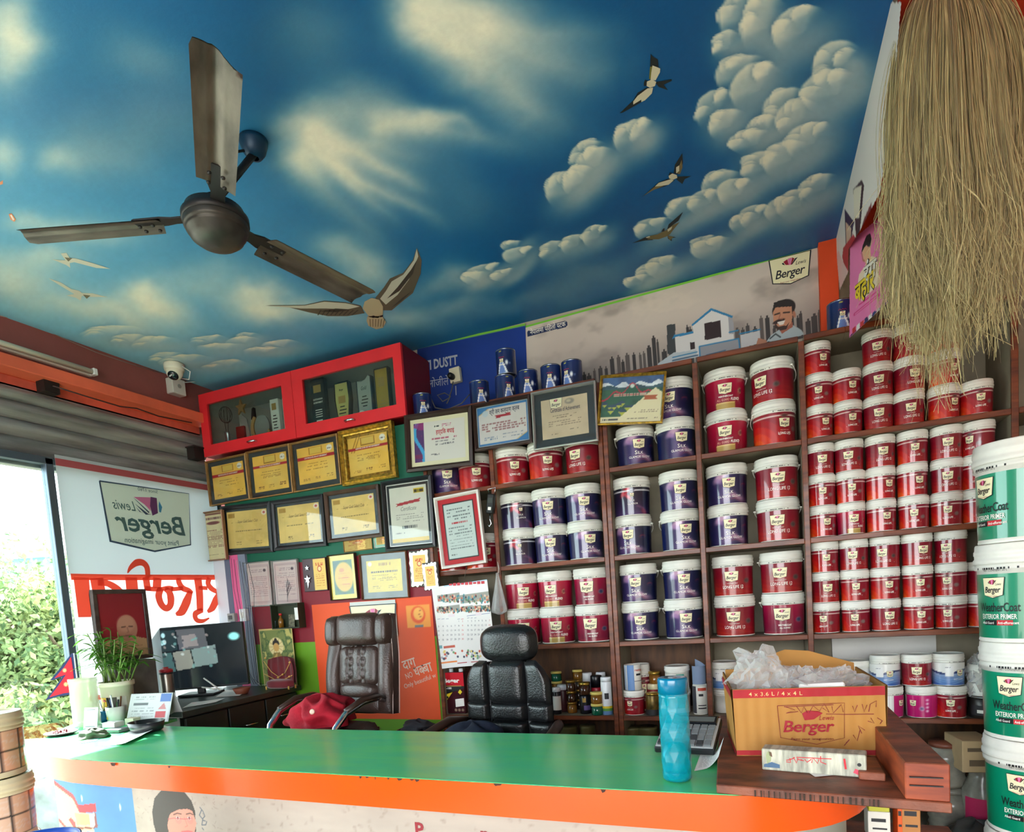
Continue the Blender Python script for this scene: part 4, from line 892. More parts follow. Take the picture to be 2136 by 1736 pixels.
  p.ell(.46 * w_, .86 * h_, .07 * w_, .055 * h_, (236, 228, 214)); rows(.41, .51, [.86], (50, 46, 50), .03, 1); rows(.56, .74, [.9, .85], (190, 50, 110), .025); rows(.36, .84, [.55], (180, 60, 90), .025, .9); rows(.42, .8, [.48, .42, .39], (80, 70, 80), .018); rows(.32, .5, [.17, .14], (90, 80, 90), .016); rows(.78, .88, [.24, .2], (90, 80, 90), .016); rows(.45, .75, [.07], (150, 140, 140), .014)
 elif kind == 'bluecert':
  p.c = p.c * 0 + np.array([214, 204, 198.]); p.noise(.03, seed, 5)
  for pts in ([(0, 1), (.3, 1), (0, .78)], [(1, 0), (.7, 0), (1, .22)]): p.poly([(a * w_, c * h_) for a, c in pts], (60, 120, 176)); 
  p.line([(0, .78 * h_), (.3 * w_, h_)], .004, (210, 170, 110)); p.line([(1 * w_, .22 * h_), (.7 * w_, 0)], .004, (210, 170, 110)); R_(0, .955, 1, 1, (60, 120, 176)); R_(0, 0, 1, .045, (60, 120, 176)); R_(0, 0, .025, 1, (60, 120, 176)); R_(.975, 0, 1, 1, (60, 120, 176))
  p.ell(.16 * w_, .83 * h_, .06 * w_, .08 * h_, (190, 200, 206)); p.poly([(.36 * w_, .67 * h_), (.68 * w_, .70 * h_), (.66 * w_, .735 * h_), (.68 * w_, .77 * h_), (.36 * w_, .74 * h_), (.385 * w_, .705 * h_)], (170, 30, 44)); rows(.08, .95, [.55, .49, .43, .37], (150, 90, 90), .025, .85); rows(.12, .4, [.2, .15], (90, 110, 150), .025); rows(.5, .9, [.24, .16], (100, 110, 140), .025)
 elif kind == 'achieve':
  p.c = p.c * 0 + np.array([206, 182, 150.]); p.noise(.09, 4, 3); p.ell(.62 * w_, .88 * h_, .10 * w_, .07 * h_, (150, 140, 126), .4); p.ell(.6 * w_, .89 * h_, .05 * w_, .035 * h_, (196, 178, 150), .5); rows(.25, .75, [.56], (110, 96, 80), .012); rows(.32, .66, [.51], (80, 60, 50), .022, .9); rows(.14, .86, [.42, .37, .32], (110, 90, 76), .013); rows(.2, .38, [.15, .11], (90, 80, 70), .014); rows(.6, .78, [.18, .13], (90, 80, 70), .014)
 elif kind == 'landscape':
  p.c = p.c * 0 + np.array([66, 94, 140.]); p.mix((Y < .86 + .04 * np.sin(X * 22) + .05 * (vnoise(X * 9, Y * 0, 8) - .5)) * 1.0, (226, 230, 236)); p.mix((Y < .80 + .03 * np.sin(X * 14)) * 1.0, (56, 84, 96)); p.mix((Y < .74) * 1.0, (48, 88, 66)); p.noise(.22, 7, 9)
  arch = lambda x: .60 + .26 * np.exp(-((x - .5) / .12) ** 2) + .14 * np.exp(-((x - .22) / .10) ** 2) + .14 * np.exp(-((x - .78) / .10) ** 2) - .25 * np.abs(x - .5) ** 1.2
  p.mix((np.abs(Y - arch(X)) < .018) * 1.0, (190, 50, 70)); p.mix((Y < arch(X) - .018) * (Y > .5) * .8, (44, 96, 72)); p.ell(.5 * w_, .80 * h_, .035 * w_, .045 * h_, (226, 230, 220)); rows(.2, .82, [.61], (230, 190, 170), .045, 1); rows(.2, .82, [.61], (190, 60, 70), .02, .9)
  rg = random.Random(3)
  for k in range(11):
   x, y = rg.uniform(.05, .52), rg.uniform(.2, .45); p.ell(x * w_, y * h_, .05 * w_, .06 * h_, (60, 76, 100)); p.poly([((x - .05) * w_, y * h_), ((x + .05) * w_, y * h_), (x * w_, (y - .07) * h_)], (190, 190, 70))
  R_(0, 0, 1, .13, (238, 222, 178)); p.poly([(.33 * w_, .12 * h_), (w_, .12 * h_), (w_, .62 * h_), (.88 * w_, .74 * h_)], (240, 224, 180)); p.poly([(.7 * w_, .49 * h_), (.92 * w_, .49 * h_), (.9 * w_, .53 * h_), (.92 * w_, .57 * h_), (.7 * w_, .57 * h_), (.72 * w_, .53 * h_)], (180, 90, 50))
  rows(.56, .95, [.42, .38, .34, .26, .22], (150, 120, 100), .012); rows(.03, .3, [.07], (40, 40, 60), .03, 1); rows(.45, .95, [.07], (120, 100, 90), .02)
 elif kind == 'pink':
  p.c = p.c * 0 + np.array([222, 190, 186.]); 
  for k in (.05, .08): p.line([(k * w_, k * h_), ((1 - k) * w_, k * h_), ((1 - k) * w_, (1 - k) * h_), (k * w_, (1 - k) * h_), (k * w_, k * h_)], .0016, (150, 110, 116))
  p.ell(.78 * w_, .82 * h_, .06 * w_, .035 * h_, (90, 60, 70)); rows(.2, .7, [.84, .80], (120, 86, 96), .016); rows(.14, .86, [.72 - .045 * k for k in range(12)], (150, 116, 124), .012, .9)
  if seed == 2:
   for k in range(9): p.line([(.5 * w_, .15 * h_ + k * .03 * h_), ((.52 + .05 * math.sin(k * 1.7)) * w_, (.24 + .03 * k) * h_), ((.70 - .02 * k) * w_, (.40 + .025 * k) * h_)], .0022, (60, 50, 60), 1, .9)
   p.line([(.48 * w_, .06 * h_), (.5 * w_, .25 * h_), (.62 * w_, .5 * h_)], .003, (60, 50, 60))
 elif kind == 'yellow':
  p.c = p.c * 0 + np.array([238, 206, 56.]); R_(.12, .10, .86, .88, (60, 110, 60)); nn = vnoise(X * 6, Y * 7, 3); p.mix((X > .12) * (X < .86) * (Y > .1) * (Y < .88) * (nn > .5) * .6, (30, 76, 90)); p.ell(.52 * w_, .5 * h_, .36 * w_, .34 * h_, (232, 176, 40), .12); p.ell(.45 * w_, .66 * h_, .1 * w_, .05 * h_, (226, 140, 50), .3); rows(.3, .75, [.58, .53, .48, .43, .33, .28], (220, 120, 40), .016)
 elif kind == 'yellow2':
  p.c = p.c * 0 + np.array([232, 196, 66.]); p.noise(.06, 3, 4); rows(.12, .88, [.64], (90, 70, 60), .05, 1); p.ell(.1 * w_, .9 * h_, .06 * w_, .07 * h_, (240, 226, 190)); rows(.3, .9, [.88], (180, 130, 40), .09, .6); rows(.15, .85, [.52, .45, .41, .37], (140, 104, 50), .018); rows(.15, .4, [.18, .13], (120, 90, 50), .02); rows(.6, .85, [.18, .13], (120, 90, 50), .02)
 elif kind == 'plain':
  p.c = p.c * 0 + np.array([234, 196, 110.]); rows(.2, .8, [.85, .8], (200, 60, 40), .05); p.ell(.5 * w_, .68 * h_, .18 * w_, .1 * h_, (200, 70, 50)); p.ell(.5 * w_, .68 * h_, .13 * w_, .07 * h_, (234, 206, 150)); rows(.15, .85, [.5, .44, .38, .3, .22, .14], (200, 110, 60), .024)
 return p
def frame(cor, Y, fw, fmat, mount, kind, label, am=.0, seed=0, depth=.02, glass=True, extra=None, fprof=None, amat=PRINT, am_b=None, inner_strip=None, group='framed certificates on the wall', cat='framed certificate', name='picture_frame'):
 c, w_, h_, ang = quad_place(cor, Y); hw, hh = w_ / 2, h_ / 2
 b = MB(); prof = fprof or [(0, 0), (0, -depth), (fw * .5, -depth * 1.15), (fw * .85, -depth * .8), (fw, -depth * .45), (fw, 0)]
 for j in range(len(prof) - 1):
  (i0, d0), (i1, d1_) = prof[j], prof[j + 1]
  A = [(-hw + i0, d0, -hh + i0), (hw - i0, d0, -hh + i0), (hw - i0, d0, hh - i0), (-hw + i0, d0, hh - i0)]; B = [(-hw + i1, d1_, -hh + i1), (hw - i1, d1_, -hh + i1), (hw - i1, d1_, hh - i1), (-hw + i1, d1_, hh - i1)]
  b.add(A + B, [(k, (k + 1) % 4, 4 + (k + 1) % 4, 4 + k) for k in range(4)], 0)
 b.add([(-hw, 0, -hh), (hw, 0, -hh), (hw, 0, hh), (-hw, 0, hh)], [(0, 3, 2, 1)], 0)
 o = b.obj(name, fmat, None, (c.x, Y, c.z), (0, -ang, 0)); tag(o, label, cat, group)
 iw, ih = w_ - 2 * fw, h_ - 2 * fw; y0 = -depth * .30
 if mount is not None:
  q = MB(); q.box(-iw / 2, y0, -ih / 2, iw / 2, y0 + .002, ih / 2); q.obj('mount_board', mount, o)
 if inner_strip is not None:
  q = MB(); s = .004
  for r0, r1 in (((-iw / 2, -ih / 2), (iw / 2, -ih / 2 + s)), ((-iw / 2, ih / 2 - s), (iw / 2, ih / 2)), ((-iw / 2, -ih / 2), (-iw / 2 + s, ih / 2)), ((iw / 2 - s, -ih / 2), (iw / 2, ih / 2))): q.box(r0[0], y0 - .003, r0[1], r1[0], y0 - .0005, r1[1])
  q.obj('inner_strip', inner_strip, o)
 ml, mr, mb_, mt = am if isinstance(am, tuple) else (am, am, am, am)
 aw, ah = iw - ml - mr, ih - mb_ - mt; ax, az = -iw / 2 + ml, -ih / 2 + mb_
 p = art(kind, aw, ah, seed)
 def fn(XX, YY): return np.stack([XX + ax, np.full_like(XX, y0 - .0012), YY + az], -1).reshape(-1, 3)
 fn.vec = True
 pr = link('print', p.mesh('print', amat, fn), o)
 if extra:
  e = MB(); mats_ = extra(e, lambda u, v, l=.0006: (lambda a, cc: (ax + u * aw + a, y0 - .0012 - l, az + v * ah + cc)), aw, ah); e.obj('lettering', mats_, pr)
 if glass:
  q = MB(); q.box(-iw / 2 - .002, -depth * .5, -ih / 2 - .002, iw / 2 + .002, -depth * .5 + .001, ih / 2 + .002); q.obj('glass_pane', glass_mat('picture glass', (248, 250, 250), .035), o)
 return o
fgold = mat('dull gold moulding', (172, 128, 74), .4, .45, var=.2, vscale=20); fgold2 = mat('bright ornate gold moulding', (206, 160, 58), .3, .6, var=.35, vscale=60); fblack = mat('black moulding', (34, 36, 40), .35, var=.2, vscale=20)
fbrown = mat('dark brown moulding', (52, 32, 26), .4, var=.25, vscale=15); fbrown2 = mat('brown moulding', (84, 60, 46), .4, var=.25, vscale=15); fwood = mat('brown gold moulding', (150, 104, 72), .4, .2, var=.2); fsilver = mat('silver moulding', (186, 188, 186), .3, .7); fwhite = mat('white moulding', (226, 222, 214), .4)
mblk = mat('charcoal mount', (46, 50, 50), .7); mcream = mat('cream mount', (232, 220, 180), .6); mnav = mat('dusty grey mount', (112, 116, 116), .6, var=.25); mdark = mat('dark foil mount', (66, 72, 78), .4, var=.35)
PF = 2.858
def hb(e, L, aw, ah):
 e.text('हार्दिक बधाई', .030, L(.62, .66), 0, .02, 0, 1, 0, aw * .36); return [RED_PR]
def bc(e, L, aw, ah):
 e.text('श्री जन कल्याण क्लब', .03, L(.55, .79), 0, .015, 0, 1, 0, aw * .6); return [mat('dark print', (60, 56, 76), .5)]
def ac(e, L, aw, ah):
 e.text('Certificate of Achievement', .026, L(.52, .66), 0, .015, 0, 1, 0, aw * .64); badge(e, FL(L(.33, .87)), 0, 0, .06, .046, .0004, (1, 0, 2, 3), False); return [mat('dark print', (60, 56, 76), .5), cream_b, wine, rose]
class FL:
 def __init__(s, f): s.f = f
 def wrap(s, d): return lambda a, c: (lambda q: (q[0], q[1] - d, q[2]))(s.f(a, c))
def gc(e, L, aw, ah):
 e.text('Super Gold Select Club', .024, L(.52, .68), 0, .0, .35, 1, 0, aw * .5); return [mat('brown script', (96, 64, 30), .5)]
def ce(e, L, aw, ah):
 e.text('Certificate', .03, L(.5, .57), 0, 0, .3, 1, 0, aw * .42); return [mat('grey script', (110, 104, 104), .5)]
def ca(e, L, aw, ah):
 e.text('CERTIFICATE OF ACHIEVEMENT', .011, L(.5, .682), 0, .01, 0, 1, 0, aw * .62); return [WHITE_PR]
frame([(433, 965), (516, 946), (526.4, 1043), (442, 1057)], PF, .010, fgold, mblk, 'gold', 'gold certificate in charcoal mount, leftmost under the red cabinet', .026, 0, extra=ca)
frame([(517, 944.6), (607, 926), (616.5, 1029), (526.4, 1043)], PF, .010, fgold, mblk, 'gold', 'gold certificate in charcoal mount, second from left under the red cabinet', .026, 1, extra=ca)
frame([(608, 926), (706.6, 906), (717, 1011), (617.7, 1029)], PF, .010, fgold, mblk, 'gold', 'gold certificate in charcoal mount, third from left under the red cabinet', .028, 2, extra=ca)
frame([(710, 902.5), (822.5, 880), (832, 996), (722, 1017)], PF, .034, fgold2, None, 'gold', 'certificate in a wide ornate bright gold frame under the red cabinet', (.012, .012, .012, .012), 3, .03, extra=ca, fprof=[(0, 0), (0, -.03), (.006, -.034), (.012, -.026), (.018, -.030), (.024, -.022), (.030, -.02), (.034, -.012), (.034, 0)])
frame([(409.6, 1072), (466, 1064), (478.6, 1167), (422.8, 1173.6)], 2.83, .009, fwood, None, 'cream', 'small brown framed cream certificate at the window end of the wall', .0, 0)
frame([(463, 1057), (567, 1047), (574, 1151), (472, 1160)], PF, .026, fblack, mdark, 'club', 'gold certificate in wide black frame beside the small brown one', (.012, .012, .012, .012), 1, extra=gc)
frame([(568, 1045.6), (676, 1032), (686, 1138), (576, 1150.5)], PF - .002, .026, fblack, mdark, 'club', 'gold certificate in wide black frame, middle of the second row', .014, 2, extra=gc)
frame([(677, 1029), (790, 1011), (804, 1119), (690, 1133)], PF - .004, .022, fbrown2, mdark, 'club', 'gold certificate in wide brown frame with foil mount, second row', .02, 3, extra=gc)
frame([(796, 1006), (898, 993.7), (917, 1139), (812, 1152)], 2.835, .022, fblack, mblk, 'grey', 'upright grey certificate with red ribbon in black white-lined frame', .018, 0, .025, inner_strip=fwhite, extra=ce)
frame([(908, 1040), (1001, 1022), (1017, 1174), (925, 1188)], 2.83, .016, fwhite, None, 'redframe', 'upright certificate with red border in a white frame before the shelves', .0, 0, .022)
frame([(846, 870), (985.6, 847.5), (992, 972), (854, 986.5)], 2.82, .026, fbrown, mcream, 'hardik', 'white certificate with purple side band in dark brown frame', .020, 0, .024, extra=hb)
frame([(987, 847.5), (1107, 824.5), (1113.7, 924), (995.5, 943)], 2.825, .016, fbrown, None, 'bluecert', 'blue cornered certificate in dark brown frame hanging before the shelf top', .004, 0, .022, extra=bc, inner_strip=fsilver)
frame([(1108, 822), (1244, 796), (1249.5, 921), (1118, 941.7)], 2.818, .012, fsilver, mblk, 'achieve', 'tan certificate of achievement in silver frame with charcoal mount', .032, 0, .02, extra=ac)
frame([(1250.5, 786), (1391, 777), (1383, 884), (1251, 889)], 2.82, .011, fgold2, None, 'landscape', 'certificate with mountain picture in thin gold frame hanging before the shelves', .0, 0, .018)
frame([(509, 1175), (562, 1170), (575, 1264), (520, 1267)], PF, .004, fsilver, None, 'pink', 'pale pink certificate plaque on the maroon wall, nearest the window', .004, 1, .016)
frame([(566, 1171), (620.5, 1166), (632, 1261), (578.6, 1264)], PF, .004, fsilver, None, 'pink', 'pale pink plaque with a dark feathery drawing on maroon wall', .004, 2, .016)
frame([(683, 1160), (741, 1153), (753, 1249), (696.5, 1253)], PF, .006, mat('bronze dark edge', (60, 40, 30), .4), None, 'yellow', 'yellow plaque with green picture on the maroon wall', .0, 0, .02)
frame([(750, 1157), (848.6, 1149.5), (857, 1246), (760, 1253)], PF, .006, fwood, mnav, 'yellow2', 'square yellow certificate in dusty grey mount on maroon wall', .034, 0, .018)
frame([(713, 1128), (774, 1118), (779, 1146), (722, 1152)], PF + .003, .005, fgold, None, 'plain', 'small gold edged frame mostly hidden below the wide brown frame', .0, 0, .006)
frame([(779, 1120), (812, 1114), (817, 1140), (783, 1143)], PF + .003, .003, fwhite, mat('green card', (60, 140, 90), .6), 'plain', 'small green and white card peeping out beside the black upright frame', (.012, .004, .012, .006), 0, .006)
c, w_, h_, ang = quad_place([(630.6, 1167), (679, 1163.5), (689, 1230.6), (641, 1235.7)], PF)
b = MB(); b.box(-w_ / 2, -.014, -h_ / 2, w_ / 2, 0, h_ / 2); o = b.obj('award_plaque', mat('dark plum board', (58, 24, 32), .35), None, (c.x, PF, c.z), (0, -ang, 0), .002); tag(o, 'dark plum award board with silver star and yellow plate', 'plaque')
p = art('plain', w_ * .52, h_ * .94, 4); link('face_plate', p.mesh('face_plate', PRINT, lambda a, cc: (a - .03 * w_, -.0148, cc - h_ * .47)), o)
b = MB()
for sx, sz, s in ((-.29, -.12, .024), (-.27, .22, .015)): b.prism([(sx * w_ + (s if k % 2 == 0 else s * .42) * math.sin(k * PI / 5), sz * h_ + (s if k % 2 == 0 else s * .42) * math.cos(k * PI / 5)) for k in range(10)], -.022, -.014, 'y')
b.prism([(-.30 * w_, -.4 * h_), (-.24 * w_, -.2 * h_), (-.33 * w_, -.18 * h_)], -.020, -.014, 'y'); b.obj('star', silverm, o)
def ornate(cor, Y, lab, m_plate, seed):
 c, w_, h_, ang = quad_place(cor, Y); b = MB(); b.box(-w_ / 2, -.010, -h_ / 2, w_ / 2, 0, h_ / 2); o = b.obj('award_plaque', mat('dark walnut board', (58, 44, 38), .4), None, (c.x, Y, c.z), (0, -ang, 0), .002); tag(o, lab, 'plaque')
 pts = []; n = 64
 for i in range(n):
  a = 2 * PI * i / n; x, z = math.cos(a), math.sin(a); k = 1 / max(abs(x), abs(z)); rr = 1 + .05 * math.sin(a * 16) + .06 * math.sin(a * 4 + PI)
  pts.append((x * k * w_ * .43 * rr, z * k * h_ * .46 * rr))
 b = MB(); b.prism(pts, -.015, -.010, 'y'); b.obj('scroll_border', m_plate, o); p = art('plain', w_ * .58, h_ * .72, seed)
 link('face_plate', p.mesh('face_plate', PRINT, lambda a, cc: (a - .29 * w_, -.0158, cc - h_ * .36)), o)
ornate([(852, 1149.5), (897, 1146), (904, 1223), (860, 1225.5)], PF, 'plaque with silver scroll border and pale plate, beside the calendar', mat('pale scroll metal', (214, 206, 180), .35, .4), 6)
ornate([(879, 1176), (912, 1172), (922, 1229), (889, 1232)], 2.835, 'small plaque with yellow plate and silver scroll border over another plaque', silverm, 7)
def sheet(name, cor, Y, nx, base, draw, label, cat, group=None, m_=PRINT, bend=None, text=None, tmats=None):
 """flat printed sheet on a wall facing the room; draw(paint, q) with q(pixel x, pixel y) -> sheet metres"""
 c, w_, h_, ang = quad_place(cor, Y); cs, sn = math.cos(ang), math.sin(ang)
 def q(x, y):
  p = on_y(x, y, Y) - c; return (p.x * cs + p.z * sn + w_ / 2, -p.x * sn + p.z * cs + h_ / 2)
 p = Paint(nx, max(8, int(nx * h_ / w_)), w_, h_, base); draw(p, q)
 bf = bend or (lambda X_, Y_: np.zeros_like(X_))
 def fn(X_, Y_): return np.stack([X_ - w_ / 2, bf(X_ / w_, Y_ / h_), Y_ - h_ / 2], -1).reshape(-1, 3)
 fn.vec = True
 o = link(name, p.mesh(name, m_, fn), None, (c.x, Y, c.z), (0, -ang, 0)); tag(o, label, cat, group)
 if text:
  b = MB(); text(b, lambda x, y, l=.0012: (lambda a, cc: (q(x, y)[0] - w_ / 2 + a, float(bf(np.array(q(x, y)[0] / w_), np.array(q(x, y)[1] / h_))) - l, q(x, y)[1] - h_ / 2 + cc)), q)
  b.obj('lettering', tmats, o)
 return o
def along(L, p0, p1, q):
 """lettering direction from pixel p0 to p1"""
 a, c_ = q(*p0), q(*p1); d = Vector((c_[0] - a[0], c_[1] - a[1])); n = d.normalized(); f = L(*p0)
 return (lambda x, y: f(n.x * x - n.y * y, n.y * x + n.x * y)), d.length
zc = lambda x, y: (1100 + x / 3.051, 500 + y / 3.051)
def d_city(p, q):
 X, Y = p.X / p.w, p.Y / p.h; Q = lambda L: [q(*zc(*v)) for v in L]
 p.c = np.array([206, 192, 182.]) * np.ones_like(p.c); nn = vnoise(X * 7, Y * 3, 21); n2 = vnoise(X * 14 + 3, Y * 5, 5)
 p.mix(smooth(.5, .72, nn) * .55, (140, 128, 122)); p.mix(smooth(.55, .75, n2) * .25, (232, 214, 196)); p.mix(smooth(.62, 0, Y - .12 * X) * .45, (110, 102, 102)); p.mix(smooth(.3, .0, X) * .12, (235, 225, 210))
 rg = random.Random(4); x = .19
 while x < 1.0:
  wd = rg.uniform(.008, .017); hh = rg.uniform(.13, .26) + .10 * min(1, max(0, x - .2) * 3) + (.10 if rg.random() < .15 else 0) - (.06 if x > .85 else 0); shade = rg.choice([(56, 52, 54), (70, 64, 64), (92, 84, 82)])
  yb = .02
  p.rect(x * p.w, 0, (x + wd) * p.w, hh * p.h, shade); p.rect((x + wd * .3) * p.w, hh * p.h, (x + wd * .7) * p.w, (hh + .03) * p.h, shade); x += wd + rg.uniform(.0, .01)
 blue, wall_, shd, drk = (44, 126, 176), (218, 216, 216), (158, 158, 166), (44, 26, 32)
 p.poly(Q([(888, 545), (940, 535), (948, 720), (890, 730)]), (58, 62, 66))
 p.poly(Q([(830, 790), (930, 720), (1090, 690), (1100, 745), (830, 800)]), (186, 196, 204)); p.poly(Q([(940, 610), (1080, 590), (1085, 700), (945, 720)]), wall_); p.poly(Q([(1035, 655), (1065, 650), (1066, 695), (1036, 700)]), drk)
 p.poly(Q([(920, 635), (935, 605), (1075, 580), (1078, 592), (940, 622)]), blue); p.poly(Q([(1050, 545), (1172, 445), (1305, 490), (1320, 680), (1080, 740)]), wall_); p.poly(Q([(1275, 480), (1305, 490), (1320, 600), (1285, 600)]), shd)
 p.poly(Q([(1045, 540), (1170, 435), (1308, 485), (1306, 500), (1172, 452), (1050, 552)]), blue); p.poly(Q([(1125, 535), (1228, 512), (1234, 620), (1130, 640)]), drk); p.poly(Q([(1095, 680), (1340, 630), (1355, 690), (1350, 700), (1100, 745)]), (150, 152, 160)); p.line(Q([(1095, 680), (1345, 630), (1352, 690)]), .006, blue)
 p.line(Q([(1095, 685), (1098, 745)]), .006, blue); p.line(Q([(1285, 590), (1340, 578)]), .006, blue); p.line(Q([(1350, 600), (1480, 572)]), .006, blue); p.poly(Q([(1355, 610), (1480, 580), (1485, 660), (1360, 690)]), (196, 196, 200)); p.line(Q([(925, 750), (1080, 715)]), .005, blue); p.line(Q([(925, 770), (1085, 735)]), .006, (60, 90, 120)); p.line(Q([(1140, 735), (1260, 705)]), .005, (60, 90, 120))
 p.poly(Q([(1520, 650), (1550, 610), (1600, 575), (1690, 545), (1745, 575), (1760, 605), (1640, 640)]), (176, 190, 196)); p.poly(Q([(1455, 670), (1470, 625), (1520, 640), (1530, 660)]), (176, 120, 96)); p.poly(Q([(1600, 570), (1620, 600), (1690, 555), (1685, 520), (1610, 540)]), (164, 96, 76))
 e = lambda x, y, rx, ry, c_, rot=.15, sf=None: p.ell(*q(*zc(x, y)), rx * .00064, ry * .00064, c_, sf, rot)
 e(1632, 440, 76, 62, (36, 26, 26)); p.poly(Q([(1558, 460), (1570, 400), (1640, 378), (1700, 410), (1702, 460), (1690, 480), (1680, 420), (1600, 430), (1575, 470)]), (36, 26, 26)); p.poly(Q([(1562, 465), (1580, 432), (1680, 425), (1688, 480), (1680, 530), (1640, 572), (1600, 575), (1570, 540)]), (198, 138, 108)); e(1698, 475, 10, 24, (180, 118, 92))
 e(1600, 520, 40, 14, (44, 28, 26)); p.poly(Q([(1590, 525), (1640, 515), (1630, 540), (1605, 545)]), (236, 226, 218)); p.poly(Q([(1572, 530), (1600, 555), (1650, 545), (1670, 520), (1650, 568), (1610, 580), (1580, 565)]), (60, 40, 36)); p.line(Q([(1575, 478), (1605, 468)]), .006, (36, 26, 26)); p.line(Q([(1630, 465), (1668, 462)]), .006, (36, 26, 26)); p.line(Q([(1610, 475), (1600, 505), (1625, 505)]), .004, (160, 100, 80))
 p.line(Q([(1545, 630), (1580, 600), (1610, 620)]), .006, (50, 60, 64))
 p.poly(Q([(0, 580), (240, 517), (256, 525), (256, 545), (246, 556), (0, 618)]), (22, 40, 84)); p.rect(0, p.h - .010, p.w, p.h, (120, 200, 60))
def t_city(b, L, q):
 f, ln = along(L, zc(18, 606), zc(245, 550), q); b.text('नेपालमा पिहलो पटक', .034, f, 0, .012, 0, 1, -1, ln)
 f, ln = along(L, zc(1672, 192), zc(1790, 163), q); badge(b, FL(lambda x, y: f(x, y)), 0, 0, .165, .118, .0008, (1, 2, 3, 4))
city = sheet('wall_banner', [(1095, 677), (1709, 515), (1718, 692), (1102, 838)], YB - .006, 520, (206, 192, 182), d_city, 'wide grey banner of a city, a white house and a smiling man above the shelves', 'banner', None, PRINT, None, t_city, [WHITE_PR, cream_b, ink, wine, rose])
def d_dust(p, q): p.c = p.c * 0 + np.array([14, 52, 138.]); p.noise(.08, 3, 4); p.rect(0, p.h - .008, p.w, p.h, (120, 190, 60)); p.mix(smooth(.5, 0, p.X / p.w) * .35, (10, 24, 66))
def t_dust(b, L, q):
 z = lambda x, y: (840 + x / 4.567, 680 + y / 4.567)
 f, ln = along(L, z(215, 425), z(525, 365), q); b.text('TI DUSTT', .072, f, 0, .03, 0, 1, -1, ln); f, ln = along(L, z(245, 590), z(440, 560), q); b.text('लोजीले', .06, f, 0, -.005, 0, 1, -1, ln)
 b.stroke([(0, 0), (0, .05)], .006, L(*z(510, 660)), 0)
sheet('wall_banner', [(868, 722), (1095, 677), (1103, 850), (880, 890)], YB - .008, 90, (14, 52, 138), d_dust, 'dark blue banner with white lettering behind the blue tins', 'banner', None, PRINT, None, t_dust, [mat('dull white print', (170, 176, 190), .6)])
def d_or(p, q):
 p.c = p.c * 0 + np.array([232, 82, 30.]); p.noise(.05, 3, 3); z = lambda x, y: q(400 + x / 3.946, 1000 + y / 3.946)
 a, c_ = z(1775, 1225), z(1950, 1025); p.rect(a[0], a[1], c_[0], c_[1], (238, 150, 60)); m_ = z(1862, 1115); p.ell(*m_, .045, .047, (226, 80, 30)); p.ell(m_[0] + .003, m_[1] + .005, .032, .034, (240, 170, 80)); p.rows(m_[0] - .018, m_[0] + .02, [m_[1] + .022 - .011 * k for k in range(4)], .004, (170, 80, 40), 2)
 p.rect(m_[0] - .028, m_[1] - .066, m_[0] + .028, m_[1] - .056, (110, 110, 110))
def t_or(b, L, q):
 z = lambda x, y: (540 + x / 5.086, 1260 + y / 5.086)
 f, ln = along(L, z(1440, 735), z(1520, 700), q); b.text('NO', .045, f, 1, .0, 0, 1, -1, ln); f, ln = along(L, z(1540, 700), z(1675, 655), q); b.text('दाग़', .075, f, 0, .012, 0, 1, -1, ln)
 f, ln = along(L, z(1570, 800), z(1640, 770), q); b.text('NO', .045, f, 0, .0, 0, 1, -1, ln); f, ln = along(L, z(1665, 770), z(1850, 705), q); b.text('धब', .075, f, 0, .012, 0, 1, -1, ln * .56); b.text('बा', .075, lambda x, y: f(x + ln * .47, y), 0, .012, 0, 1, -1, ln * .53)
 f, ln = along(L, z(1550, 900), z(1885, 775), q); b.text('Only beautiful w', .036, f, 0, .004, 0, 1, -1, ln)
sheet('wall_poster', [(650, 1261), (903, 1244.5), (917, 1500), (672, 1500)], 2.859, 120, (232, 82, 30), d_or, 'large orange poster on the wall behind the brown chair', 'poster', None, PRINT, None, t_or, [mat('faded white print', (226, 186, 166), .6), mat('faint white print', (196, 110, 80), .6)])
c, w_, h_, ang = quad_place([(728, 1257), (826, 1251), (829, 1326), (738, 1330)], 2.856)
b = MB(); b.box(-w_ / 2, -.003, -h_ / 2, w_ / 2, 0, h_ / 2); o = b.obj('logo_poster', mat('pale grey poster', (206, 208, 202), .5), None, (c.x, 2.856, c.z), (0, -ang, 0)); tag(o, 'pale logo poster half hidden behind the brown chair headrest', 'poster')
b = MB(); badge(b, FL(lambda x, z: (x, -.0032, z)), .0, -.03, w_ * .98, h_ * 1.05, .0005); b.obj('logo_print', BADGE_M, o)
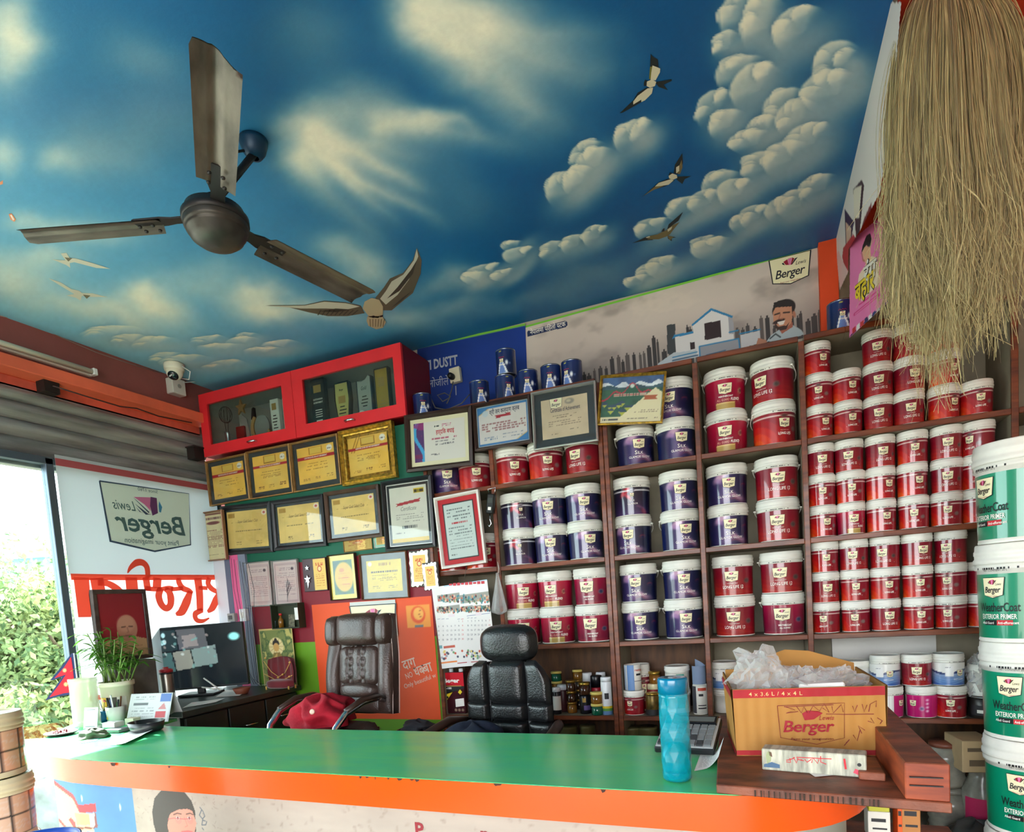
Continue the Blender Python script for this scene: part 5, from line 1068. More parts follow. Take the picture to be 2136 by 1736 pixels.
def d_cal(p, q):
 z = lambda x, y: q(880 + x / 4.823, 1180 + y / 4.823); p.c = p.c * 0 + np.array([228, 228, 224.])
 def rc(x0, y0, x1, y1, c_, op=1): a, d = z(x0, y1), z(x1, y0); p.rect(a[0], a[1], d[0], d[1], c_, op)
 rc(220, 125, 690, 215, (170, 204, 226)); rg = random.Random(2)
 for (x0, y0, x1, y1) in ((170, 270, 375, 365), (390, 255, 690, 385), (165, 390, 375, 475), (390, 400, 510, 465), (520, 395, 600, 460), (605, 390, 690, 455)):
  rc(x0, y0, x1, y1, (150, 150, 140)); 
  for k in range(60):
   a = z(rg.uniform(x0, x1), rg.uniform(y0 + (y1 - y0) * .3, y1)); p.ell(a[0], a[1], .0045, .006, rg.choice([(190, 90, 70), (60, 50, 60), (220, 190, 170), (90, 120, 90), (200, 160, 120), (70, 130, 140)]), .4)
 rc(165, 490, 430, 522, (52, 84, 156)); rc(450, 478, 690, 512, (52, 84, 156)); rc(265, 485, 325, 520, (226, 216, 220)); rc(545, 470, 600, 505, (226, 216, 220))
 for k in range(7): rc(165 + 38 * k, 535, 190 + 38 * k, 541, (190, 60, 60) if k == 6 else (110, 120, 150)); rc(455 + 36 * k, 525, 478 + 36 * k, 531, (190, 60, 60) if k == 6 else (110, 120, 150))
 rc(225, 800, 325, 835, (190, 90, 70)); rc(170, 800, 212, 838, (110, 160, 170)); rc(350, 800, 620, 812, (110, 110, 116))
 for k in range(40):
  a = z(rg.uniform(175, 600), rg.uniform(850, 940)); p.ell(a[0], a[1], .006, .006, rg.choice([(200, 90, 70), (70, 70, 90), (110, 160, 110), (220, 200, 120), (160, 160, 170)]), .3)
 rc(180, 958, 345, 990, (226, 130, 60)); rc(352, 958, 620, 990, (176, 50, 50)); rc(450, 962, 490, 986, (230, 220, 220))
def t_cal(b, L, q):
 z = lambda x, y: (880 + x / 4.823, 1180 + y / 4.823); n = 0
 for r_ in range(5):
  for k in range(7):
   if r_ * 7 + k < 5 or n >= 30: continue
   n += 1; b.text(str(n), .013, L(*z(180 + 38 * k, 575 + 45 * r_ - k * 1.2)), 1 if k == 6 else 0, 0, 0, 1, 0)
 n = 0
 for r_ in range(5):
  for k in range(7):
   if n >= 30: continue
   n += 1; b.text(str(n), .013, L(*z(465 + 37 * k, 566 + 46 * r_ - k * 1.0)), 1 if k == 6 else 0)
 f, ln = along(L, z(275, 205), z(640, 180), q)
 for k in range(9): b.stroke([(ln * k / 9, .006), (ln * (k + .8) / 9, .006)], .014 if k % 3 else .009, f, 1)
cal = sheet('wall_calendar', [(912, 1228), (1023, 1205), (1031, 1388), (915, 1392)], 2.80, 150, (228, 228, 224), d_cal, 'paper wall calendar with photos hanging left of the black chair', 'calendar', None, PRINT, lambda X_, Y_: .010 * np.sin(X_ * 5) * (1 - Y_) - .012 * np.exp(-(X_ / .12) ** 2), t_cal, [mat('calendar ink', (70, 74, 90), .6), mat('calendar red', (196, 60, 70), .6)])
b = MB(); p0 = on_y(968, 1206, 2.80); b.tube([(0, 0, -.01), (.01, .02, .06), (.0, .045, .10)], .0012, 5); tag(b.obj('calendar_string', mat('cord', (90, 84, 76), .8), None, p0), 'thin string holding up the paper calendar', 'string')
def vplane(A, d):
 """vertical plane through A along horizontal direction d; pixel -> (along, up)"""
 A = Vector(A); d = Vector((d[0], d[1], 0)).normalized(); n = Vector((d.y, -d.x, 0))
 def f(x, y):
  r_ = Vector(ray(x, y)); t = (A - EYE).dot(n) / r_.dot(n); P = EYE + r_ * t - A; return P.dot(d), P.z
 return f, A, d
def hang(name, A, d, poly, nx, base, draw, label, cat='poster', text=None, tm=None):
 f, A, d = vplane(A, d); pts = [f(*v) for v in poly]; u0, u1 = min(p[0] for p in pts), max(p[0] for p in pts); v0, v1 = min(p[1] for p in pts), max(p[1] for p in pts)
 p = Paint(nx, max(8, int(nx * (v1 - v0) / (u1 - u0))), u1 - u0, v1 - v0, base); q = lambda x, y: (f(x, y)[0] - u0, f(x, y)[1] - v0); draw(p, q)
 me_fn = lambda X_, Y_: np.stack([d.x * (X_ + u0), d.y * (X_ + u0), Y_ + v0], -1).reshape(-1, 3); me_fn.vec = True
 me = p.mesh(name, PRINT, me_fn)
 bm = bmesh.new(); bm.from_mesh(me); kill = []
 def inside(a, c_):
  r_ = False; n = len(pts)
  for i in range(n):
   (xa, ya), (xb, yb) = pts[i], pts[(i + 1) % n]
   if (ya > c_) != (yb > c_) and a < (xb - xa) * (c_ - ya) / (yb - ya) + xa: r_ = not r_
  return r_
 dd = Vector((d.x, d.y, 0))
 for fc in bm.faces:
  m_ = fc.calc_center_median()
  if not inside(m_.dot(dd), m_.z): kill.append(fc)
 bmesh.ops.delete(bm, geom=kill, context='FACES'); bm.to_mesh(me); bm.free()
 o = link(name, me, None, A); tag(o, label, cat)
 if text:
  b = MB(); nn = Vector((d.y, -d.x, 0)) * (.002)
  if (EYE - A).dot(nn) < 0: nn = -nn
  text(b, lambda x, y: (lambda a, c_: tuple(d * (f(x, y)[0] + a) + Vector((0, 0, f(x, y)[1] + c_)) + nn)), lambda x, y: f(x, y)); b.obj('lettering', tm, o)
 return o
def d_white(p, q):
 p.c = p.c * 0 + np.array([232, 226, 224.]); z = lambda L: [q(1640 + x / 3.945, 380 + y / 3.945) for x, y in L]
 p.poly(z([(550, 60), (620, -20), (640, 30), (600, 480), (575, 470)]), (60, 20, 40)); p.poly(z([(552, 60), (620, 30), (600, 300), (560, 290)]), (236, 226, 210)); p.poly(z([(480, 220), (560, 330), (545, 400), (530, 560), (490, 540)]), (60, 34, 70)); p.poly(z([(490, 330), (535, 380), (530, 540), (495, 540)]), (214, 180, 160))
 p.poly(z([(470, 540), (550, 430), (590, 480), (560, 560), (520, 600), (510, 740), (480, 700), (460, 620)]), (176, 20, 44)); p.poly(z([(700, 170), (710, 300), (590, 480), (640, 300)]), (120, 20, 30)); p.poly(z([(430, 560), (460, 640), (515, 745), (440, 890), (400, 620)]), (232, 196, 196))
hang('hanging_banner', (XB - .004, 2.6, 2.6), (0, 1), [(1858, 5), (1880, 5), (1860, 230), (1836, 400), (1800, 470), (1770, 520), (1769, 568), (1751.5, 605), (1741, 490)], 200, (232, 226, 224), d_white, 'white banner with red paint pictures along the right edge of the painted ceiling', 'banner')
A = on_x(1772, 704, .372); Bp = on_z(1852, 630, A.z); dirp = (Bp.x - A.x, Bp.y - A.y)
zp = lambda x, y: (1640 + x / 3.945, 380 + y / 3.945)
def d_pink(p, q):
 z = lambda L: [q(*zp(*v)) for v in L]; p.c = p.c * 0 + np.array([226, 120, 176.]); p.noise(.04, 2, 3)
 p.poly(z([(640, 700), (600, 760), (580, 900), (620, 980), (760, 840), (765, 690), (740, 620), (700, 610)]), (238, 216, 190)); p.poly(z([(625, 570), (640, 640), (660, 690), (700, 620), (690, 540), (650, 520)]), (226, 176, 140)); p.poly(z([(615, 590), (630, 520), (660, 440), (690, 420), (705, 470), (690, 540), (660, 520), (640, 545)]), (30, 24, 30)); p.line(z([(622, 590), (630, 640), (645, 650)]), .006, (190, 120, 100))
 p.poly(z([(520, 1270), (835, 970), (835, 990), (520, 1282)]), (40, 44, 90)); cols = [(190, 40, 50), (226, 226, 220), (200, 60, 60), (40, 50, 90), (220, 220, 220), (40, 60, 110), (180, 180, 190), (60, 60, 70)]
 for k in range(8): x, y = 545 + k * 33, 1205 - k * 26; p.poly(z([(x, y), (x + 26, y - 22), (x + 26, y + 22), (x, y + 44)]), cols[k]); 
 p.line(z([(560, 1090), (760, 930)]), .010, (206, 30, 110)); p.line(z([(565, 1088), (750, 938)]), .004, (236, 140, 190)); p.line(z([(600, 1010), (755, 895)]), .004, (206, 30, 110))
def t_pink(b, L, q):
 def al(p0, p1):
  a, c_ = q(*p0), q(*p1); v = Vector((c_[0] - a[0], c_[1] - a[1])); n = v.normalized(); f = L(*p0); return (lambda x, y: f(n.x * x - n.y * y, n.y * x + n.x * y)), v.length
 f, ln = al(zp(640, 840), zp(745, 760)); b.text('रंग', .085, f, 2, .05, 0, 1, -1, ln); b.text('रंग', .085, lambda x, y: tuple(Vector(f(x, y)) + Vector((-.001, -.001, 0))), 0, .02, 0, 1, -1, ln)
 f2, ln = al(zp(570, 1000), zp(735, 860)); b.text('बहार', .095, f2, 2, .05, 0, 1, -1, ln); b.text('बहार', .095, lambda x, y: tuple(Vector(f2(x, y)) + Vector((-.001, -.001, 0))), 1, .02, 0, 1, -1, ln)
 f3, ln = al(zp(585, 890), zp(640, 850)); b.text('Berger', .02, f3, 2, .02, .2, 1, -1, ln)
hang('hanging_poster', A, dirp, [zp(525, 492), zp(520, 1282), zp(838, 985), zp(838, 560), zp(830, 250), zp(720, 330)], 110, (226, 120, 176), d_pink, 'pink poster of a woman with yellow lettering hanging at top right', 'poster', t_pink, [WHITE_PR, mat('yellow print', (240, 210, 40), .5), BLACK_PR])
A2 = A + Vector((.12, -.28, 0)) 
def d_dark(p, q): p.c = p.c * 0 + np.array([58, 30, 48.]); p.mix(smooth(.5, .75, vnoise(p.X / p.w * 5, p.Y / p.h * 8, 3)) * .5, (130, 110, 120))
hang('hanging_poster', A2, dirp, [zp(900, 500), zp(905, 1110), zp(940, 1145), zp(1000, 1165), zp(1060, 1150), zp(1100, 1100), zp(1120, 560), zp(1000, 480)], 40, (58, 30, 48), d_dark, 'dark round-bottomed paper cut-out hanging behind the pale fibres', 'poster')
fan = thing('ceiling_fan', 'dusty bronze ceiling fan with three blades under the painted sky', 'fan', (-1.425, 1.435, 2.64))
dust = mat('dusty bronze enamel', (74, 70, 64), .42, .55, var=.45, vscale=9, col2=(46, 44, 42), bump=.03); dust2 = mat('dusty blade enamel', (108, 98, 88), .38, .5, var=.5, vscale=7, col2=(66, 58, 52), bump=.03, stretch=(1, 3, 3)); rim = mat('dark fan rim', (48, 46, 46), .45, .5, var=.3)
b = MB(); b.lathe([(0, -.052), (.03, -.050), (.055, -.043), (.072, -.030), (.078, -.018), (.081, -.016), (.083, -.012), (.083, -.006), (.086, -.005), (.088, 0), (.088, .012)], 40); b.obj('bottom_cover', dust, fan)
b = MB(); b.lathe([(.088, .0125), (.092, .014), (.092, .030), (.086, .034), (.080, .050), (.055, .062), (.02, .066), (.02, .09), (0, .09)], 40); b.obj('motor_housing', rim, fan)
top_off = Vector(on_z(528, 291, CEIL)) - Vector(fan.location)
b = MB(); b.tube([(0, 0, .07), tuple(top_off - Vector((0, 0, .04)))], .011, 10); b.obj('down_rod', rim, fan)
b = MB(); b.lathe([(.012, -.055), (.022, -.052), (.033, -.038), (.041, -.014), (.042, -.003), (0, -.003)], 28, 0, top_off.x, top_off.y, top_off.z); b.obj('canopy', mat('blue painted canopy', (14, 60, 92), .4, .2, var=.3), fan)
b = MB(); b.tube([(top_off.x * .93 - .0, top_off.y * .93 - .03, top_off.z - .055), (top_off.x * .88 - .01, top_off.y * .9 - .05, top_off.z - .07), (top_off.x * .8 - .03, top_off.y * .8 - .06, top_off.z - .075)], .004, 6); b.obj('wire', BLACK_PR, fan)
for k, (ang, Lb) in enumerate(((-42.0, .60), (-158.5, .585), (79.0, .60))):
 def bf(u, v, Lb=Lb):
  x = .155 + (Lb - .155) * u; wdt = .047 + .003 * u; y = (v - .5) * 2 * wdt
  if u > .93: x -= (.05 * (v) ** 2 + (.02 if v < .06 else 0)) * (u - .93) / .07
  if u < .06: x += .03 * (v < .5) * (1 - u / .06) * (1 - 2 * v) * .6
  z = .016 + y * -.19 + .010 * math.cos((v - .5) * PI) * 1.0 + (.004 if abs(v - .5) < .08 else 0)
  return (x, y, z)
 b = MB(); b.grid(bf, 26, 14); bm_ = len(b.v)
 b.grid(lambda u, v: (lambda q: (q[0], q[1], q[2] + .0022))(bf(u, v)), 26, 14)
 bl = b.obj('blade', dust2, fan, (0, 0, 0), (0, 0, R(ang)))
 a = MB(); a.prism([(.07, -.02), (.12, -.018), (.15, -.026), (.225, -.024), (.235, -.018), (.235, .018), (.225, .024), (.15, .026), (.12, .018), (.07, .02)], .026, .031); a.xf(Matrix.Rotation(-.19, 4, 'X') @ Matrix.Identity(4)); a.obj('blade_arm', rim, bl)
 s = MB()
 for x, y in ((.175, -.018), (.175, .02), (.215, -.016), (.215, .016)): s.lathe([(0, 0), (.005, .0), (.006, .004), (0, .006)], 8, 0, x, y, .010 + y * -.19 + .005 - .004)
 s.obj('rivets', rim, bl)['kind'] = 'stuff'
def build_fibre():
 rg = np.random.default_rng(7); K = 14; NL = 110; NS = 85
 top = Vector(on_z(1972, -40, CEIL)); D = Vector((M[2][0], M[2][1], 0)).normalized(); Rt = Vector((M[0][0], M[0][1], 0)).normalized()
 V_, F_ = [], []
 for j in range(NL):
  a0 = rg.uniform(0, 2 * PI); r0 = math.sqrt(rg.uniform(0, 1)); ux, uy = math.cos(a0) * r0, math.sin(a0) * r0
  ln = .84 + rg.normal(0, .085) - .22 * max(0, -ux - .45) - .22 * max(0, ux - .1); ph, ph2 = rg.uniform(0, 6.3, 2); am = rg.uniform(.004, .014); fr = rg.uniform(2.5, 5)
  lw_ = rg.uniform(.010, .024); n_ = int(NS * rg.uniform(.5, 1.3))
  for i in range(n_):
   ox_, oy_ = rg.normal(0, lw_ * .6), rg.normal(0, lw_ * .6); l2 = ln * (1 - abs(rg.normal(0, .10))) + (.08 if rg.random() < .06 else 0); p1, p2 = rg.uniform(0, 6.3, 2); ca = abs(rg.normal(0, .0045)) + .001; f1 = rg.uniform(6, 16)
   wd = rg.uniform(.0005, .0013) * (2.0 if rg.random() < .05 else 1); tilt = Vector((rg.normal(0, 1), rg.normal(0, 1), 0)).normalized(); base = len(V_)
   for k in range(K + 1):
    t = k / K; sp = 1 - math.exp(-t * 5.0) * 1.0; hug = .35 + .65 * sp; end = max(0, t - .7) / .3
    curl = ca * (t ** 1.3) * (1 + 5 * end)
    x = (ux * (.150 if ux < 0 else .180) + .020) * sp * (1 - .10 * t * t) + ux * .022 + ox_ * hug * (1 + .5 * end) + am * math.sin(ph + fr * t * 2) * t + curl * math.sin(p1 + f1 * t)
    y = uy * .11 * sp + oy_ * hug + am * math.sin(ph2 + fr * t * 1.7) * t + curl * math.cos(p2 + f1 * t * .9); z = .02 - l2 * t + .05 * (1 - sp) * (1 - r0)
    P = Rt * x + D * y + Vector((0, 0, z)); ww = wd * (1 - .5 * t); V_.append(P + tilt * ww); V_.append(P - tilt * ww)
   for k in range(K):
    a = base + 2 * k; F_.append((a, a + 1, a + 3, a + 2))
 me = bpy.data.meshes.new('fibre_bundle'); me.from_pydata([tuple(v) for v in V_], [], F_)
 m_ = mat('pale jute fibre', (188, 174, 124), .7, var=.3, vscale=14, col2=(146, 130, 86), stretch=(6, 6, .5), sheen=.3); me.materials.append(m_); me.polygons.foreach_set('use_smooth', [True] * len(F_))
 o = link('fibre_bundle', me, None, top); tag(o, 'long pale bundle of jute fibres hanging from the ceiling at right', 'fibre bundle', None, 'stuff'); return o
build_fibre()
CT = 1.05
def outline(off=0.0):
 """front edge of the counter from the window wall round to the right end, moved inwards by off"""
 pts = [(-3.09, 2.02), (-3.05, 1.86), (-2.95, 1.72), (-2.80, 1.585), (-2.63, 1.46), (-2.45, 1.385), (-2.25, 1.352), (-2.05, 1.345), (-1.5, 1.343), (-.9, 1.341), (-.4, 1.340), (-.12, 1.342)]
 pts += [(-.10 + .33 * math.sin(a), 1.672 - .33 * math.cos(a)) for a in np.linspace(.12, PI / 2, 10)] + [(.23, 1.86)]
 out = []
 for i, p in enumerate(pts):
  a, c_ = Vector(pts[max(i - 1, 0)]), Vector(pts[min(i + 1, len(pts) - 1)]); t = (c_ - a).normalized(); n = Vector((-t.y, t.x)); out.append((p[0] + n.x * off, p[1] + n.y * off))
 return out
green = mat('green laminate', (62, 194, 134), .25, var=.14, vscale=5, col2=(78, 202, 122), coat=.1, bump=.02, bscale=30, stretch=(1, 3, 1)); orl = mat('orange glossy laminate', (228, 78, 4), .24, coat=.15, var=.05, vscale=3); whl = mat('off white laminate', (162, 166, 154), .45, var=.1)
counter = thing('shop_counter', 'long green topped counter with a broad orange glossy edge across the foreground', 'counter', (-1.4, 1.6, 0))
def cobj(b, n, m_, par=counter, bevel=0): return b.obj(n, m_, par, (1.4, -1.6, 0), (0, 0, 0), bevel)
o1 = outline(.0); b = MB(); seam = -.72
inner_edge = [(.23, 1.86), (-2.42, 1.862), (-2.52, 1.90), (-2.56, 2.02)]
poly = o1 + [(-2.42, 1.862), (-2.52, 1.90), (-2.55, 2.02)]
b.prism(poly, CT - .012, CT); cobj(b, 'counter_top', green)
b = MB()
for za, zb_, of in ((CT - .085, CT - .0015, -.004),):
 A_ = [(x, y, za) for x, y in outline(of)]; B_ = [(x, y, zb_) for x, y in outline(of)]; b.quadstrip(A_, B_, 0, True); A2_ = [(x, y, za) for x, y in outline(.03)]; b.quadstrip(A2_, A_, 0, False); b.quadstrip(B_, [(x, y, zb_) for x, y in outline(.004)], 0, False)
cobj(b, 'edge_band', orl)
b = MB(); rg = random.Random(3); ol = outline(-.0055)
for x in (-2.02, -1.02, -1.0, -.97, -.93, -.9, -.62, -.61, -.35, -1.75, -.86, -.845):
 wd = rg.uniform(.004, .018); hh = rg.uniform(.003, .008)
 b.flat([(x, 1.3355, CT - .0012), (x + wd * .3, 1.3354, CT - .002 - hh), (x + wd * .8, 1.3354, CT - .002 - hh * .6), (x + wd, 1.3355, CT - .0012)])
b.flat([(-2.02, 1.3357, CT - .001), (-2.015, 1.3357, CT - .012), (-2.0, 1.3357, CT - .012), (-1.995, 1.3357, CT - .001)]); cobj(b, 'chipped_edge', mat('dark chipboard', (60, 40, 30), .9))
PLO = [(-2.57, 1.9), (-2.565, 1.62), (-2.555, 1.53), (-2.52, 1.45), (-2.44, 1.402), (-2.30, 1.390), (-2.05, 1.389)] + [p_ for p_ in outline(.045) if p_[0] > -1.6]
b = MB(); A_ = [(x, y, .0) for x, y in PLO]; B_ = [(x, y, CT - .013) for x, y in PLO]; b.quadstrip(A_, B_, 0, True)
A3 = [(-2.42, 1.83, .0), (.17, 1.83, .0)]; b.quadstrip(A3, [(x, y, CT - .013) for x, y, z in A3], 0, False); cobj(b, 'front_panel', whl)
f = fn_plane((0, 1.3325, 0), (1, 0, 0), (0, 0, 1)); b = MB()
sc_pts = [on_y(1440 + x / 3.069, 1320 + y / 3.069, 1.345) for x, y in [(715, 1095), (740, 1075), (752, 1035), (745, 1085), (790, 1075), (800, 1055), (815, 1078), (835, 1050), (850, 1040), (840, 1080)]]
def wrap_o(p): 
 x = p.x; best = None
 for a, c_ in zip(ol[:-1], ol[1:]):
  if a[0] <= x <= c_[0] and c_[0] > a[0]: t = (x - a[0]) / (c_[0] - a[0]); best = a[1] + (c_[1] - a[1]) * t; break
 return (x, (best if best else 1.335) - .001, p.z)
b.tube([wrap_o(p) for p in sc_pts], .0009, 4); p_ = on_y(1620, 1668, 1.335); b.text('3P', .012, lambda x, z: wrap_o(Vector((p_.x + x, 0, p_.z + z))), 0); cobj(b, 'pen_scribble', mat('dark red ink', (110, 20, 20), .6), counter)
pl = [(x, y - .002) for x, y in PLO]; L_ = [0.0]
for a, c_ in zip(pl[:-1], pl[1:]): L_.append(L_[-1] + math.hypot(c_[0] - a[0], c_[1] - a[1]))
def on_panel(sv, zv, lift=0.0):
 sv = np.asarray(sv, float); x = np.interp(sv, L_, [p[0] for p in pl]); y = np.interp(sv, L_, [p[1] for p in pl]); return x, y - .001 - lift, zv
def px_panel(x, y):
 """where a pixel meets the front panel: arc length, height"""
 r_ = ray(x, y); best = None
 for k in range(600):
  sv = L_[-1] * k / 599; X_, Y_, _ = on_panel(sv, 0.0); c_ = (r_[0] * Y_ - r_[1] * X_) / math.hypot(X_, Y_)
  key = abs(c_) + (0 if Y_ < 1.47 else 1)
  if best is None or key < best[0]: best = (key, sv, math.hypot(X_, Y_) / math.hypot(r_[0], r_[1]))
 return best[1], r_[2] * best[2] + 1.5, best[2]
zl = lambda x, y: (x / 4.855, 1400 + y / 4.855)
def panel_sheet(s0, s1, z0, z1, nx, base, draw, name, label, text=None, tm=None):
 p = Paint(nx, max(8, int(nx * (z1 - z0) / (s1 - s0))), s1 - s0, z1 - z0, base); q = lambda x, y: (lambda r_: (r_[0] - s0, r_[1] - z0))(px_panel(*zl(x, y))); draw(p, q)
 def fn(X_, Y_): x, y, z = on_panel(X_ + s0, Y_ + z0); return np.stack([x, y, z], -1).reshape(-1, 3)
 fn.vec = True
 o = link(name, p.mesh(name, PRINT, fn), counter, (1.4, -1.6, 0))
 o['label'] = label
 if text:
  b = MB(); text(b, lambda sx, zz_: (lambda a, c_: tuple(float(v) for v in on_panel(sx + a, zz_ + c_, .001)))); t_ = b.obj('lettering', tm, o)
 return o
s_mid = px_panel(277, 1660)[0]; s_l = px_panel(112, 1690)[0] - .06
def d_house(p, q):
 z = lambda L: [q(*v) for v in L]; p.c = p.c * 0 + np.array([72, 124, 176.]); p.noise(.10, 6, 4)
 w_ = (206, 182, 140); p.poly(z([(535, 1120), (640, 1190), (740, 1260), (800, 1440), (900, 1440), (960, 1625), (580, 1631), (560, 1400)]), w_); p.poly(z([(530, 1100), (640, 1180), (745, 1250), (800, 1370), (800, 1430), (735, 1300), (640, 1220), (535, 1145)]), (150, 52, 52)); p.poly(z([(790, 1360), (965, 1340), (970, 1430), (800, 1440)]), (176, 44, 56)); p.poly(z([(960, 1400), (990, 1570), (985, 1590), (945, 1590)]), (120, 60, 60)); p.poly(z([(905, 1450), (950, 1440), (960, 1580), (915, 1580)]), (226, 226, 220))
 p.poly(z([(580, 1340), (620, 1350), (640, 1510), (595, 1490)]), (150, 150, 150)); p.poly(z([(760, 1440), (900, 1450), (910, 1560), (780, 1560)]), (226, 190, 110)); p.poly(z([(690, 1510), (720, 1480), (760, 1530), (780, 1600), (760, 1610)]), (140, 50, 50)); p.poly(z([(580, 1480), (720, 1625), (690, 1631), (585, 1520)]), (150, 60, 60)); p.poly(z([(780, 1580), (960, 1580), (960, 1600), (780, 1600)]), (120, 60, 50))
 for x, y in ((830, 1290), (1220, 1380)): c_ = q(x, y); p.ell(c_[0], c_[1], .004, .012, (206, 226, 240), .6)
panel_sheet(s_l, s_mid, .55, CT - .09, 120, (72, 124, 176), d_house, 'house_picture', 'blue printed picture of a house with red roof trim')
def d_girl(p, q):
 z = lambda L: [q(*v) for v in L]; p.c = p.c * 0 + np.array([160, 149, 138.]); p.noise(.05, 2, 12); rg = random.Random(4)
 for k in range(90): x, y = rg.uniform(0, p.w), rg.uniform(p.h * .6, p.h); a = rg.uniform(0, 3); l = rg.uniform(.003, .012); p.line([(x, y), (x + l * math.cos(a), y + l * math.sin(a))], .002, (130, 116, 106), 1, .7)
 hair, skin = (58, 50, 46), (196, 130, 112)
 p.poly(z([(1540, 1420), (1560, 1290), (1640, 1200), (1740, 1190), (1860, 1220), (1940, 1310), (1980, 1420), (1985, 1631), (1960, 1720), (1600, 1720), (1560, 1560)]), hair)
 p.poly(z([(1720, 1440), (1800, 1400), (1900, 1390), (1950, 1420), (1985, 1540), (1975, 1631), (1960, 1700), (1720, 1720), (1700, 1560)]), skin); p.poly(z([(1640, 1210), (1740, 1190), (1860, 1220), (1940, 1310), (1960, 1420), (1900, 1395), (1800, 1405), (1730, 1440), (1690, 1500)]), hair)
 for x, y in ((1800, 1490), (1920, 1490)): c_ = q(x, y); p.ell(c_[0], c_[1], .0075, .0055, (246, 240, 236)); p.ell(c_[0], c_[1], .0045, .005, (40, 30, 30)); p.ell(c_[0] + .002, c_[1] - .006, .0145, .014, (190, 100, 100), None, 0, .25)
 p.line(z([(1760, 1455), (1800, 1440), (1830, 1450)]), .004, (80, 56, 50)); p.line(z([(1890, 1450), (1930, 1440), (1950, 1455)]), .004, (80, 56, 50)); p.line(z([(1870, 1480), (1895, 1570), (1870, 1580)]), .003, (180, 110, 96)); p.line(z([(1705, 1500), (1760, 1490), (1870, 1500), (1950, 1490)]), .002, (190, 70, 80)); p.line(z([(1840, 1631), (1900, 1625), (1950, 1631)]), .006, (196, 90, 90))
 for L in ([(2030, 1380), (2060, 1420), (2080, 1470), (2050, 1500), (2020, 1460), (2040, 1410)], [(2080, 1520), (2050, 1510), (2045, 1560), (2080, 1560), (2095, 1525)], [(2050, 1590), (2060, 1610)]): p.line(z(L), .003, (70, 80, 96))
s_end = px_panel(1795, 1700)[0]
def t_girl(b, L):
 for st, x, y in (('P', 875, 1736), ('r', 1010, 1745)):
  r_ = px_panel(x, y); b.text(st, .055, L(r_[0], r_[1] - .012), 0, .03)
panel_sheet(s_mid, s_mid + .42, .62, CT - .09, 190, (206, 194, 182), d_girl, 'portrait_picture', 'pale printed sheet with a face wearing round glasses')
def d_plain(p, q):
 p.c = p.c * 0 + np.array([160, 149, 138.]); p.noise(.05, 3, 12); rg = random.Random(7)
 for k in range(120): x, y = rg.uniform(0, p.w), rg.uniform(p.h * .5, p.h); a = rg.uniform(0, 3); l = rg.uniform(.004, .014); p.line([(x, y), (x + l * math.cos(a), y + l * math.sin(a))], .004, (130, 116, 106), 1, .7)
panel_sheet(s_mid + .42, s_end - .30, .62, CT - .09, 240, (206, 194, 182), d_plain, 'lettered_sheet', 'pale printed sheet with dark red letters', t_girl, [mat('dark red lettering', (130, 30, 40), .5)])
desk = thing('side_desk', 'dark side desk under the window between counter and certificate wall', 'desk', (-2.8, 2.35, 0)); dk = mat('dark green grey laminate', (44, 56, 50), .35, var=.3, vscale=5); dk2 = mat('dark drawer front', (30, 40, 38), .45, var=.2)
DT = 1.078
def dobj(n, bx, m_, bv=.002):
 b = MB(); x0, y0, z0, x1, y1, z1 = bx; b.box(x0 + 2.8, y0 - 2.35, z0, x1 + 2.8, y1 - 2.35, z1); return b.obj(n, m_, desk, bevel=bv)
dobj('desk_top', (-3.09, 2.03, DT - .028, -2.525, 2.84, DT), dk); dobj('desk_body', (-3.05, 2.05, 0, -2.57, 2.84, DT - .03), dk2)
for k in range(3):
 y0 = 2.07 + .255 * k; d = dobj('drawer', (-2.572, y0, .62, -2.552, y0 + .245, DT - .04), dk2); b = MB(); b.tube([(.258, y0 - 2.35 + .08, .93), (.275, y0 - 2.35 + .09, .93), (.275, y0 - 2.35 + .155, .93), (.258, y0 - 2.35 + .165, .93)], .004, 6); b.obj('drawer_handle', chrome, d)
 for j, (yy, zz_) in enumerate(((.12, .98), (.14, .975))): pass
def pillow(b, cx, cz, w_, h_, d_front, d_back=.0, n=18, y0=0.0, mi=0, ex=5.0, puff=.5, tuft=None):
 def mk(sign, dp):
  def f(u, v):
   a, c_ = u * 2 - 1, v * 2 - 1; m_ = max(abs(a), abs(c_), 1e-6); s = max((abs(a) ** ex + abs(c_) ** ex) ** (1 / ex) / m_, .9)
   x, z = a / s, c_ / s; rr = max(abs(a), abs(c_)); hgt = (1 - rr ** 4) ** puff
   y = y0 + sign * dp * hgt
   if tuft and sign < 0: y += tuft(a, c_)
   return (cx + x * w_ / 2, y, cz + z * h_ / 2)
  return f
 b.grid(mk(-1, d_front), n, n, mi)
 if d_back: b.grid(lambda u, v: mk(1, d_back)(1 - u, v), n, n, mi)
 return b
brn = mat('brown leather', (66, 48, 42), .33, var=.25, vscale=10, bump=.25, bscale=160, coat=.1); bkl = mat('black leather', (22, 23, 25), .30, var=.2, vscale=10, bump=.22, bscale=150, coat=.12); pip = mat('pale piping', (190, 170, 160), .5); arm_w = mat('dark wooden arm', (58, 38, 30), .35, var=.3)
